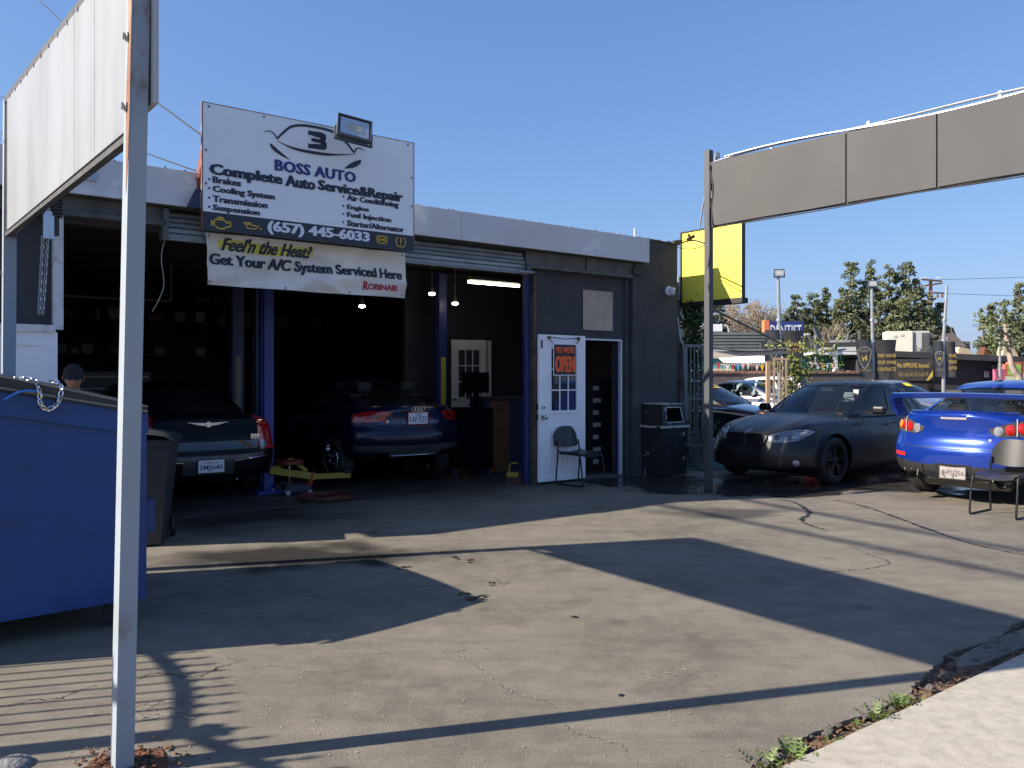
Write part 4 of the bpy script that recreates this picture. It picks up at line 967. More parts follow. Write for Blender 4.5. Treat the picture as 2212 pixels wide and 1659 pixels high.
# local x: U direction is -x or +x?
sgx = 1 if Matrix.Rotation(drot, 4, 'Z').to_3x3()@Vector((1, 0, 0)).normalized() @ U > 0 else -1
PX0, PX1 = -sgx*.055, -sgx*.04                                    # faces towards -U
for a, b_ in ((.10, 2.055), (2.075, 3.10), (3.115, 5.2), (5.215, 7.5)):
    mb = MB()
    def fpan(i, j, a=a, b_=b_):
        y = a+(b_-a)*i; z = db(y)+(dt(y)-db(y))*j
        return Vector((PX0, y, z+(.006*math.sin(y*5)*(j-.5))))
    mb.grid(fpan, 20, 4); n0 = len(mb.v); mb.add([v-Vector((PX0-PX1, 0, 0)) for v in mb.v[:n0]], [])
    mb.box(PX0, PX1, a, a+.004, db(a)+.003, dt(a)-.003)
    obj('sign_panel', mb, pdark, DS)
mb = MB(); quadbox(mb, .045, 7.55, db(0)-.012, db(7.5)-.012, db(0)+.028, db(7.5)+.028, -sgx*.038, sgx*.02); quadbox(mb, .045, 7.55, dt(0)-.03, dt(7.5)-.03, dt(0)+.012, dt(7.5)+.012, -sgx*.038, sgx*.02)
for y in (.06, 2.065, 3.107, 5.207, 7.4): quadbox(mb, y-.015, y+.015, db(y), db(y), dt(y), dt(y), -sgx*.038, sgx*.01)
quadbox(mb, .1, 7.5, db(0)+.02, db(7.5)+.02, dt(0)-.02, dt(7.5)-.02, sgx*.03, sgx*.045)
obj('frame_rail', mb, rail_dk, DS)
# conduit and corrugated flex along the top
al = M('conduit_bright', (.62, .63, .64), .3, .85, var=.1, scale=20)
mb = MB(); mb.tube([(-sgx*.02, .12, dt(0)-.06), (-sgx*.05, .14, dt(0)+.0), (-sgx*.02, .5, dt(.5)+.035)]+[(-sgx*.02, y, dt(y)+.05+.012*math.sin(y*2.1)) for y in [1+.3*k for k in range(22)]], .013)
obj('conduit', mb, al, DS)
mb = MB(); pts = [(-sgx*.045, y, dt(y)+.028+.035*math.sin(y*1.5)) for y in [.3+.012*k for k in range(590)]]
mb.tube(pts, [.010+.004*(k % 2) for k in range(len(pts))], 6); obj('flex_conduit', mb, al, DS)
mb = MB()
for y in (1.0, 2.3, 3.7, 5.0): mb.box(-.02, .02, y, y+.03, dt(y)+.02, dt(y)+.085)
obj('clamp', mb, al, DS)
mb = MB(); mb.tube([(-sgx*.05, y, db(y)-.02-.02*abs(math.sin(y*1.1))) for y in [.2+.2*k for k in range(37)]], .007)
mb.tube(crv([(-sgx*.055, .06, 4.38), (-sgx*.07, .09, 4.0), (-sgx*.055, .06, 3.7), (-sgx*.06, .07, 3.2), (-sgx*.02, -.01, 2.9), (-sgx*.06, .05, 2.7)], 6), .012); mb.tube(crv([(-sgx*.04, .05, 4.42), (-sgx*.06, .12, 4.1), (-sgx*.05, .1, 3.8), (-sgx*.07, .12, 3.58)], 6), .01)
obj('cable', mb, M('cable_black', (.02, .02, .022), .6, var=0), DS)
obj('junction_box', MB().box(-.035, .035, .045, .085, 3.95, 4.05, .003), sgrey, DS)
# little dark floodlight on top of that post
floodlight('small dark floodlight fixed near the top of the right hand post', FW(0, 0, 0)*0+Vector((2.80, 11.2, 4.50)), R(70), 10, .42)
# wires from the wall corner to the post
def cable(name, label, pts, r, mat, cat='cable', group=None):
    p0 = Vector(pts[0]); t = thing(name, label, cat, p0, 0, group)
    obj('strand', MB().tube([Vector(p)-p0 for p in pts], r, 6), mat, t); return t
bc = FW(2.98, -.04, 3.70)
cable('service_cable', 'dark wires strung from the building corner to the right hand post', crv([bc, (bc+DP+Vector((0, 0, 3.2)))/2+Vector((0, 0, .13)), DP+Vector((-.05, 0, 3.35))], 8), .012, MATS['cable_black'])
cable('service_cable', 'lower sagging wire between the building corner and the right hand post', crv([bc-Vector((0, 0, .05)), (bc+DP+Vector((0, 0, 3.2)))/2+Vector((0, 0, .0)), DP+Vector((-.05, 0, 3.32))], 8), .007, MATS['cable_black'])
a_ = AT(1510, 500, 12.0)
cable('guy_cable', 'pale cable with a clamp slanting up to the right hand post', [a_, AT(1524, 415, 11.27)], .010, M('cable_pale', (.5, .5, .5), .5))
t = thing('splice_clamp', 'dark cable splice clamp hanging before the yellow sign', 'clamp', AT(1493, 514, 12.3))
obj('clamp_body', MB().bar((-.06, 0, -.03), (.05, 0, .03), .04, .05).bar((.0, 0, -.05), (-.04, 0, .06), .03, .03), M('clamp_brown', (.05, .03, .025), .6), t)
cable('guy_cable', 'thin wire running from the splice clamp to the wall corner', crv([AT(1493, 514, 12.3), AT(1475, 520, 12.9), bc], 5), .006, MATS['cable_black'])

# yellow sign box
YP = U*11.0+NN*-9.74
YS = thing('yellow_sign', 'blank bright yellow square sign box beyond the right hand post', 'sign', (YP.x, YP.y, 2.79), drot)
obj('face', MB().box(-sgx*.012, -sgx*.002, .03, 1.30, .03, 1.24), M('yellow_face', (.90, .82, .10), .4, var=.04, scale=2), YS)
obj('frame', MB().box(-sgx*.03, sgx*.05, 0, .028, -.04, 1.26).box(-sgx*.03, sgx*.05, 1.302, 1.315, -.04, 1.26).box(-sgx*.03, sgx*.14, .029, 1.301, -.06, .028).box(-sgx*.03, sgx*.05, .029, 1.301, 1.242, 1.26).box(0, sgx*.05, .03, 1.3, .03, 1.24), worn('frame_black', (.03, .03, .032), (.15, .14, .12), .32, 10, .6), YS)
t = thing('sign_pole', 'thin galvanised pole at the wall corner behind the yellow sign', 'pole', (AT(1466, 0, 14.6).x, 14.6, 0))
obj('pole', MB().tube([(0, 0, 0), (0, 0, 3.3)], .045, 12).tube([(0, 0, 3.0), (.08, 0, 3.15), (.2, 0, 3.2)], .03), galv, t)
obj('collar', MB().lathe([(.055, 1.4), (.055, 1.5)], 12).lathe([(.06, 2.55), (.06, 2.62)], 12).box(-.12, .14, -.03, .03, 2.02, 2.09), M('collar_dark', (.08, .08, .08), .5), t)
t = thing('white_conduit', 'thin white conduit running down beside the wall corner', 'conduit', (AT(1464, 0, 13.9).x, 13.9, 0))
obj('tube', MB().tube(crv([(.0, 0, 2.55), (.04, 0, 2.2), (.10, 0, 2.0), (.12, 0, 1.2), (.10, 0, .3)], 6), .014), M('conduit_white', (.5, .52, .55), .5), t)

# trash receptacle
TR = thing('trash_receptacle', 'black square trash receptacle with chipped paint and a side opening in its hood', 'trash can', (AT(1428, 0, 12.98).x, 12.98, 0), R(-14))
chip = worn('black_chipped', (.016, .018, .022), (.40, .39, .36), .37, 7, .55, soft=.015, bump=.1)
chipe = worn('edge_chipped', (.018, .02, .024), (.55, .54, .50), .57, 9, .6, soft=.03)
def frustum(mb, a, b_, z0, z1, c0=(0, 0), c1=(0, 0)): mb.add([(c0[0]+sx*a, c0[1]+sy*a, z0) for sx, sy in ((-1, -1), (1, -1), (1, 1), (-1, 1))]+[(c1[0]+sx*b_, c1[1]+sy*b_, z1) for sx, sy in ((-1, -1), (1, -1), (1, 1), (-1, 1))], [(3,2,1,0),(4,5,6,7),(0,1,5,4),(1,2,6,5),(2,3,7,6),(3,0,4,7)])
TR.rotation_euler = (0, 0, R(-52))
mb = MB(); frustum(mb, .275, .295, .01, .74); obj('body', mb, chip, TR)
mb = MB(); frustum(mb, .315, .315, .741, .775); obj('rim', mb, chipe, TR)
mb = MB(); a, b_ = .295, .235; z0, z1 = .776, 1.10
for k in range(4):
    def P_(u_, v_, k=k):
        w_ = a+(b_-a)*v_; x, y = -w_+2*w_*u_, -w_; c_, s_ = [(1, 0), (0, 1), (-1, 0), (0, -1)][k]; return Vector((x*c_-y*s_, x*s_+y*c_, z0+(z1-z0)*v_))
    if k in (1, 3):
        e = [(0, 0), (1, 0), (1, 1), (0, 1)]; i_ = [(.16, .16), (.84, .16), (.84, .86), (.16, .86)]
        vs = [P_(*p) for p in e]+[P_(*p) for p in i_]+[P_(*p)*Vector((1, 1, 1)) for p in i_]
        mb.add(vs[:8], [(0, 1, 5, 4), (1, 2, 6, 5), (2, 3, 7, 6), (3, 0, 4, 7)])
    else: mb.add([P_(0, 0), P_(1, 0), P_(1, 1), P_(0, 1)], [(0, 1, 2, 3)])
mb.add([(-b_, -b_, z1), (b_, -b_, z1), (b_, b_, z1), (-b_, b_, z1)], [(0, 1, 2, 3)])
obj('hood', mb, chip, TR)
mb = MB()
for k in (1, 3):
    def P_(u_, v_, k=k, o=.004):
        w_ = a+(b_-a)*v_; x, y = -w_+2*w_*u_, -w_-o; c_, s_ = [(1, 0), (0, 1), (-1, 0), (0, -1)][k]; return Vector((x*c_-y*s_, x*s_+y*c_, z0+(z1-z0)*v_))
    e = [(.14, .14), (.86, .14), (.86, .88), (.14, .88)]; i_ = [(.18, .18), (.82, .18), (.82, .84), (.18, .84)]
    mb.add([P_(*p) for p in e]+[P_(*p) for p in i_], [(0, 1, 5, 4), (1, 2, 6, 5), (2, 3, 7, 6), (3, 0, 4, 7)])
obj('opening_trim', mb, chipe, TR)
mb = MB(); frustum(mb, .24, .242, 1.10, 1.115); obj('hood_top', mb, chipe, TR)

# dumpster: local x = along U (0 = high end, 1.6 = low end), local y inwards
DC = Vector((-2.27, 5.03, 0))-U*1.62
DM = thing('dumpster', 'large blue steel dumpster with sloping black lid at the left', 'dumpster', DC, ROT)
dblue = worn('dumpster_blue', (.005, .062, .25), (.010, .05, .18), .42, 3.2, .42, soft=.12, bump=.5, bscale=2.5)
L_ = 1.62
ztop = lambda x: 1.60-.315*(x/L_)
mb = MB(); mb.prism([(0, .12), (L_, .16), (L_, ztop(L_)-.02), (0, ztop(0)-.02)], 0, 1.52); obj('body', mb, dblue, DM)
mb = MB(); mb.prism([(-.02, ztop(0)-.13), (L_+.025, ztop(L_)-.13), (L_+.025, ztop(L_)), (-.02, ztop(0))], -.035, -.001); mb.prism([(-.02, ztop(0)-.13), (L_+.025, ztop(L_)-.13), (L_+.025, ztop(L_)), (-.02, ztop(0))], 1.521, 1.555)
mb.box(L_+.001, L_+.04, -.03, 1.55, ztop(L_)-.12, ztop(L_)-.001); mb.box(L_-.03, L_+.03, -.03, -.001, .16, ztop(L_)-.13)
obj('rim', mb, dblue, DM)
mb = MB()
lidf = lambda x: ztop(x)+.055+.035*math.sin(math.pi*min(1, max(0, (x+.1)/(L_+.1))))
def lidp(i, j): x = -.05+(L_+.03+.05)*i; return Vector((x, -.05+1.62*j, lidf(x)+.03*math.sin(math.pi*j)))
mb.grid(lidp, 14, 8)
for sgn, y in ((0, -.05), (1, 1.57)): mb.grid(lambda i, j, y=y: Vector((-.05+(L_+.08)*i, y, (ztop(-.05+(L_+.08)*i)+.005)*(1-j)+lidf(-.05+(L_+.08)*i)*j)), 14, 1)
mb.grid(lambda i, j: Vector((L_+.03, -.05+1.62*i, (ztop(L_)+.005)*(1-j)+(lidf(L_+.03)+.03*math.sin(math.pi*i))*j)), 8, 1)
obj('lid', mb, M('lid_black', (.022, .022, .026), .38, var=.15, scale=8), DM)
mb = MB(); mb.tube([(-.05+(L_+.08)*i/14, -.055, lidf(-.05+(L_+.08)*i/14)-.004) for i in range(15)], .006, 6); mb.tube([(-.05+(L_+.08)*i/14, -.058, ztop(-.05+(L_+.08)*i/14)+.022) for i in range(15)], .006, 6); obj('lid_seam', mb, M('seam_pale', (.22, .21, .18), .3), DM)
mb = MB()
for x in (.12, L_-.12):
    for y in (.12, 1.4): mb.lathe([(.07, -.03), (.07, .03)], 14, 'y', (x, y, .071))
obj('castor', mb, M('rubber', None), DM)
mb = MB(); mb.box(L_+.001, L_+.09, .02, .18, .55, .75, .004).box(L_+.001, L_+.09, 1.34, 1.5, .55, .75, .004); obj('fork_pocket', mb, dblue, DM)
t = thing('lock_chain', 'shiny short chain looped over the black dumpster lid', 'chain', DM.matrix_basis.to_3x3()@Vector((0, 0, 0))+FW(0, 0, 0)*0+DC+U*1.08, ROT)
xx = .0; zz = lidf(1.08); mb = chain(crv([(-.10, .12, zz+.025), (-.03, .0, zz+.02), (-.01, -.075, zz-.03), (.0, -.08, zz-.12), (.045, -.08, zz-.145), (.09, -.08, zz-.10), (.10, -.07, zz-.01), (.06, .02, zz+.015)], 5), .0055, .012, chrome)
obj('links', mb, chrome, t)
t = thing('blue_strap', 'thin blue rod lying slanted on the dumpster lid edge', 'strap', DC, ROT)
obj('rod', MB().tube(crv([(.90, -.075, lidf(.9)-.13), (.97, -.08, lidf(.97)-.075), (1.02, -.075, lidf(1.02)-.055), (1.06, -.06, lidf(1.06)-.05)], 5), .007), M('strap_blue', (.05, .22, .60), .5), t)

# wheelie bin behind the dumpster
WB = thing('wheelie_bin', 'dark grey plastic wheelie bin standing behind the dumpster', 'bin', (-3.40, 7.55, 0), R(15))
mb = MB(); mb.add([(sx*a_, sy*b2, z) for z, a_, b2 in ((.02, .20, .24), (.93, .29, .31)) for sx, sy in ((-1, -1), (1, -1), (1, 1), (-1, 1))], [(3,2,1,0),(4,5,6,7),(0,1,5,4),(1,2,6,5),(2,3,7,6),(3,0,4,7)])
binm = M('bin_grey', (.030, .034, .040), .55, var=.15, scale=3); obj('body', mb, binm, WB)
obj('rim', MB().box(-.31, .31, -.33, .33, .90, .95, .008), binm, WB)
mb = MB(); mb.grid(lambda i, j: Vector((-.31+.62*i, -.35+.70*j, .955+.09*math.sin(math.pi*i)**.6*math.sin(math.pi*(.15+.7*j))**.5)), 12, 8); mb.box(-.31, .31, -.35, .35, .951, .958); obj('lid', mb, binm, WB)
obj('handle', MB().tube([(-.25, .35, .93), (-.25, .42, .93), (.25, .42, .93), (.25, .35, .93)], .014), binm, WB)
for x in (-.24, .24): obj('wheel', MB().lathe([(.09, -.02), (.1, 0), (.09, .02)], 16, 'x', (x, .27, .101)), M('rubber', None), WB)

# chairs ---------------------------------------------------------
chm = M('chair_plastic', (.020, .021, .024), .38, var=.1, scale=10)
chf = M('chair_frame', (.012, .012, .014), .35, .3, var=0)
def chair(label, loc, rz):
    """local: faces -y; origin under the seat"""
    t = thing('stacking_chair', label, 'chair', loc, rz, 'black stacking chairs with sled bases')
    def seatp(i, j):
        x = -.225+.45*i; y = -.23+.44*j; r_ = 1-.10*abs(2*i-1)**6
        return Vector((x*(1-.12*(1-j)**4), y, .455+.022*(2*i-1)**2-.012*math.sin(math.pi*j)-.035*max(0, .22-j)/.22*1.0))
    mb = MB(); mb.grid(seatp, 14, 12); k = len(mb.v)
    mb.add([v-Vector((0, 0, .022)) for v in mb.v], [f for f in mb.f], True)
    def rimi():
        idx = [i*13 for i in range(15)]+[14*13+j for j in range(1, 13)]+[i*13+12 for i in range(13, -1, -1)]+[j for j in range(11, 0, -1)]
        return idx
    id_ = rimi(); n_ = len(id_); mb.f += [(id_[a], id_[(a+1) % n_], id_[(a+1) % n_]+k, id_[a]+k) for a in range(n_)]; mb.sm += [True]*n_
    obj('seat', mb, chm, t)
    def backp(i, j, o=0):
        a = 2*i-1; hw = .235*(1-.0*j); x = hw*a; top = .30*(1-.45*abs(a)**3.2); bot = .0+.02*abs(a)**2
        z = .52+bot+(top-bot)*j; y = .215+.06*(z-.5)/.3-.045*(1-a*a)*-1*-1+.04
        return Vector((x, y+o-.0, z))
    mb = MB(); mb.grid(lambda i, j: backp(i, j), 16, 10); k = len(mb.v); mb.add([v+Vector((0, .018, 0)) for v in mb.v], [f for f in mb.f], True)
    id_ = [i*11 for i in range(17)]+[16*11+j for j in range(1, 11)]+[i*11+10 for i in range(15, -1, -1)]+[j for j in range(9, 0, -1)]; n_ = len(id_)
    mb.f += [(id_[a], id_[(a+1) % n_], id_[(a+1) % n_]+k, id_[a]+k) for a in range(n_)]; mb.sm += [True]*n_
    obj('backrest', mb, chm, t)
    for sx in (-1, 1):
        x = sx*.235
        pts = crv([(x*.93, .245, .62), (x*.95, .225, .48), (x, .235, .25), (x, .25, .05), (x, .235, .012), (x, .15, .010), (x, -.2, .010), (x, -.245, .012), (x, -.262, .05), (x, -.235, .25), (x*.97, -.20, .425), (x*.96, -.16, .438), (x*.95, .19, .44)], 5)
        obj('frame', MB().tube(pts, .0115, 8), chf, t)
    obj('crossbar', MB().tube([(-.22, .17, .43), (.22, .17, .43)], .009).tube([(-.22, -.15, .43), (.22, -.15, .43)], .009), chf, t)
    return t
ch1 = chair('black stacking chair with its back against the open white door', (.97, 11.70, 0), R(43))
ch2 = dup(ch1, (5.40, 9.06, 0), R(-90+37), 'black stacking chair at the right edge of the picture in front of the blue car')

# spear fence out of frame on the left, seen by its shadow
cS = -1.42; sx_, sy_ = .965, .262; ku = sx_*.8+sy_*.6; cot = 1/math.tan(R(SUN_EL))
def from_shadow(px, py):
    s_ = GP(px, py); k = (s_.dot(U)-cS)/ku; b_ = s_-Vector((sx_, sy_, 0))*k; return b_.dot(NN), k/cot
fm = M('iron_black', (.02, .02, .022), .5, var=0)
def fence_leaf(label, railpts, tips, post_n):
    pr = [from_shadow(*p) for p in railpts]; base = U*cS
    t = thing('spear_fence', label, 'fence', base+NN*post_n, 0, 'spear topped iron fence leaves beside the left sign'); B0 = t.location
    def W_(n, z): return U*cS+NN*n+Vector((0, 0, z))-B0
    rp = sorted(pr); pts = [W_(n, z) for n, z in rp]
    pts = crv([tuple(p) for p in pts], 5)
    mb = MB()
    for i in range(len(pts)-1): mb.bar(pts[i], pts[i+1], .035, .045)
    mb.bar(W_(rp[0][0], .25), W_(rp[-1][0], .25), .03, .04); obj('rail', mb, fm, t)
    def railz(n):
        for (n0, z0), (n1, z1) in zip(rp[:-1], rp[1:]):
            if n0 <= n <= n1: return z0+(z1-z0)*(n-n0)/(n1-n0+1e-6)
        return rp[0][1] if n < rp[0][0] else rp[-1][1]
    for n in tips:
        z = railz(n)+.165; p = W_(n, 0); mb = MB().bar((p.x, p.y, .1), (p.x, p.y, z-.07), .016, .016, (0, 1, 0))
        mb.lathe([(.005, z-.135), (.034, z-.115), (.005, z-.095)], 4, 'z', (p.x, p.y, 0)).lathe([(.006, z-.075), (.017, z-.05), (.001, z)], 4, 'z', (p.x, p.y, 0)); obj('picket', mb, fm, t)
    mb = MB(); p = W_(post_n, 0); mb.box(p.x-.03, p.x+.03, p.y-.03, p.y+.03, 0, railz(post_n)+.07).box(p.x-.045, p.x+.045, p.y-.045, p.y+.045, railz(post_n)+.07, railz(post_n)+.085); obj('post', mb, fm, t)
    return t
nA, zA = from_shadow(387, 1580)
rl1 = [(387, 1584), (392, 1554), (397, 1505), (382, 1460), (342, 1418), (300, 1396), (250, 1378)]
n1, _ = from_shadow(518, 1536)
fence_leaf('left leaf of the spear topped iron fence nearer the dumpster', rl1, [n1-.123*k for k in range(11)], nA)
rl2 = [(407, 1586), (490, 1620), (580, 1659), (680, 1705)]
n2, _ = from_shadow(585, 1591)
fence_leaf('right leaf of the spear topped iron fence nearer the street', rl2, [n2-.13+.13*k for k in range(7)], nA+.05)

# overhead cables: their shadows cross the lot on the right
off = Vector((SUN_AZ[0], SUN_AZ[1], 0)).normalized()*(7.5*cot)+Vector((0, 0, 7.5))
for i, (a, b_) in enumerate((((1460, 1097), (2212, 1246)), ((1702, 1097), (2212, 1190)))):
    A, B_ = GP(*a), GP(*b_); d_ = (B_-A).normalized()
    cable('overhead_cable', ['left one of the thick overhead cables crossing high over the lot', 'right one of the thick overhead cables crossing high over the lot'][i], [A-d_*26+off, A+off, B_+off, B_+d_*22+off], .040, MATS['cable_black'], group='thick overhead cables')
wm = MATS['cable_black']
cable('sky_wire', 'steep dark wire from the upper left down to the shop sign', [AT(-40, -110, 22), AT(40, -40, 20), AT(135, 48, 18), AT(220, 122, 15.5), AT(325, 211, 13), AT(432, 290, 11), AT(470, 316, 10.4)], .012, wm, 'wire')
cable('sky_wire', 'lower dark wire reaching the roof left of the shop sign', [AT(-60, 188, 22), AT(0, 208, 20), AT(36, 220, 19), AT(150, 262, 16), AT(308, 328, 13), AT(405, 363, 11), AT(440, 374, 10.4)], .010, wm, 'wire')
cable('sky_wire', 'short wire at the left edge behind the far sign post', [AT(-60, 190, 24), AT(0, 213, 22), AT(22, 228, 21), AT(90, 262, 19)], .009, wm, 'wire')
cable('sky_wire', 'upper of the two close wires low at the left picture edge', [AT(-60, 270, 24), AT(0, 284, 22), AT(26, 291, 21), AT(160, 326, 15)], .010, wm, 'wire')
cable('sky_wire', 'lower of the two close wires low at the left picture edge', [AT(-60, 277, 24), AT(0, 290, 22), AT(26, 297, 21), AT(160, 331, 15)], .010, wm, 'wire')
# dark neighbouring wall sliver at the left picture edge
t = thing('neighbour_wall', 'dark wall of the neighbouring building at the left picture edge', 'wall', (-8.1, 8.6, 0), ROT)
obj('wall', MB().box(-1.6, -.35, -.6, 6, 0, 4.45), M('dark_plain', (.03, .032, .035), .9), t)

# metal gates, pot plant, turf by the corner --------------------
gm = M('gate_grey', (.20, .20, .20), .5, .4, var=.2, scale=10); gm2 = M('gate_tan', (.30, .22, .16), .6, var=.2, scale=10)
def gate(label, p0, ang, w_, h, nb, mat, mid=(.55,)):
    t = thing('bar_gate', label, 'gate', (p0.x, p0.y, 0), ang)
    mb = MB(); r_ = .022
    mb.box(-r_, r_, -r_, r_, .05, h); mb.box(w_-r_, w_+r_, -r_, r_, .05, h); mb.box(r_, w_-r_, -r_, r_, h-.045, h); mb.box(r_, w_-r_, -r_, r_, .05, .09)
    for m_ in mid: mb.box(r_, w_-r_, -.012, .012, h*m_, h*m_+.03)
    obj('frame', mb, mat, t)
    for k in range(nb): x = r_+(w_-2*r_)*(k+1)/(nb+1); obj('bar', MB().box(x-.008, x+.008, -.0115, .0115, .09, h-.045), mat, t)
    return t
gate('grey barred gate leaf standing open at the wall corner', AT(1481, 0, 13.9), R(22), .34, 2.08, 3, gm, (.28, .55))
gate('narrow grey barred gate leaf tight against the wall corner', AT(1469, 0, 14.2), R(60), .28, 2.10, 2, gm, (.5,))
gate('sunlit tan barred gate leaf beyond the hood of the matte black sedan', AT(1672, 0, 17.0), R(-10), .24, 1.93, 3, gm2, (.49,))
t = thing('gate_post', 'sunlit tan post left of the far barred gate', 'post', (AT(1659, 0, 17.2).x, 17.2, 0))
obj('post', MB().box(-.04, .04, -.04, .04, 0, 1.86), M('post_tan', (.42, .30, .20), .7, var=.1), t)
t = thing('gate_post', 'orange tan post standing behind the barred gate at the wall corner', 'post', (AT(1487, 0, 15.2).x, 15.2, 0))
obj('post', MB().box(-.05, .05, -.04, .04, 0, 1.82), MATS['post_tan'], t)
t = thing('awning_beam', 'long white awning board spanning behind the gates', 'awning', AT(1474, 777, 17.6))
d_ = AT(1684, 765, 18.2)-t.location
obj('board', MB().prism([(0, 0), (d_.x, d_.z+.0), (d_.x, d_.z+.10), (0, .15)], -.02, .6), M('awning_white', (.72, .64, .54), .6, var=.04), t)
obj('top_rail', MB().tube(crv([(-.1, -.05, .33), (.4, -.05, .31), (1.1, -.05, .20), (1.7, -.05, .19), (2.2, -.05, .24)], 5), .022), gm, t)
t = thing('slanting_strut', 'thin tan strut slanting down from the corner pole over the car lot', 'strut', AT(1466, 631, 14.6))
obj('strut', MB().tube([(0, 0, 0), AT(1694, 745, 17)-AT(1466, 631, 14.6)], .022), M('strut_tan', (.26, .19, .13), .7), t)
t = thing('turf_mat', 'green artificial turf patch behind the trash receptacle', 'turf', (3.0, 13.9, 0))
obj('mat', MB().box(-.3, 1.6, -.4, 3.2, .002, .012), M('turf_green', (.02, .10, .06), .9, var=.3, scale=60, bump=.4), t)
# leaves
leaf_m = M('leaf_green', (.055, .085, .020), .5, var=.45, scale=1.5); leaf_l = M('leaf_bright', (.17, .20, .05), .5, var=.4, scale=3)
def leafcloud(mb, q, c, rad, n, size, jit=.6, droop=0):
    for i in range(n):
        d_ = Vector((q.gauss(0, 1), q.gauss(0, 1), q.gauss(0, 1))).normalized(); r_ = q.random()**.45
        p = Vector((c[0]+d_.x*rad[0]*r_, c[1]+d_.y*rad[1]*r_, c[2]+d_.z*rad[2]*r_))
        nrm = (d_*.5+Vector((q.gauss(0, jit), q.gauss(0, jit), q.gauss(0, jit)+.3))).normalized(); a = nrm.orthogonal().normalized(); b_ = nrm.cross(a); s_ = size*q.uniform(.55, 1.35); th = q.uniform(0, 6.28)
        a2 = a*math.cos(th)+b_*math.sin(th); b2 = nrm.cross(a2)
        mb.add([p-a2*s_, p-b2*s_*.45+nrm*s_*.1, p+a2*s_, p+b2*s_*.45+nrm*s_*.1], [(0, 1, 2, 3)])
t = thing('potted_tree', 'slim leafy potted tree climbing behind the gate at the wall corner', 'tree', (AT(1500, 0, 14.3).x, 14.3, 0))
obj('pot', MB().lathe([(.11, .0), (.16, .30), (.19, .31), (.19, .36), (.17, .36)], 20), M('pot_beige', (.36, .33, .27), .8, var=.15), t)
q = random.Random(21); mb = MB()
mb.tube([(0, 0, .3), (.03, 0, .9), (-.02, .02, 1.6), (.03, 0, 2.3), (.0, 0, 2.9)], [.03, .028, .022, .015, .006], 7)
for k in range(26):
    z = q.uniform(.5, 2.8); a = q.uniform(0, 6.28); mb.tube([(0, 0, z), (.13*math.cos(a), .13*math.sin(a), z+.12), (.26*math.cos(a), .26*math.sin(a), z+.16)], .006, 4)
obj('trunk', mb, M('bark_pale', (.20, .16, .12), .9, var=.3, scale=10), t)
mb = MB()
for k in range(34):
    z = q.uniform(.45, 2.95); rr = .16 if z > 2.2 else .2; leafcloud(mb, q, (q.uniform(-.12, .16)+(.1 if z < 1 else 0), q.uniform(-.2, .2), z), (rr, rr, .16), 60 if z > 1.6 else 34, .055)
obj('crown', mb, leaf_m, t)
t = thing('garden_hose', 'thin dark hose curling down beside the flower pot', 'hose', AT(1484, 962, 13.4)); t.location.z = 0
obj('hose', MB().tube(crv([(-.02, 0, .5), (.02, 0, .3), (.1, .0, .1), (.2, -.05, .02), (.4, -.1, .015)], 6), .009), M('cable_black', None), t)
t = thing('climbing_plant', 'sparse yellow green climbing vine on the far gate', 'plant', (AT(1735, 0, 17.5).x, 17.5, 0))
mb = MB(); q = random.Random(31); tw = MB()
for k in range(9):
    x0 = q.uniform(-.4, .1); pts = crv([(x0, 0, .0), (x0+q.uniform(-.1, .1), 0, .8), (x0+q.uniform(-.1, .2), q.uniform(-.1, .1), 1.5), (x0+q.uniform(-.2, .5), 0, q.uniform(1.7, 2.4))], 5); tw.tube(pts, .010, 5)
    for p in pts[5:]: leafcloud(mb, q, p, (.13, .1, .12), 9, .05)
for k in range(40): leafcloud(mb, q, (q.uniform(-.1, .75), q.uniform(-.15, .15), q.uniform(1.7, 2.35)), (.14, .12, .1), 7, .045)
for k in range(12): leafcloud(mb, q, (q.uniform(-.75, -.3), q.uniform(-.15, .15), q.uniform(2.1, 2.35)), (.1, .1, .08), 4, .045)
obj('stem', tw, MATS['bark_pale'], t); obj('foliage', mb, leaf_l, t)

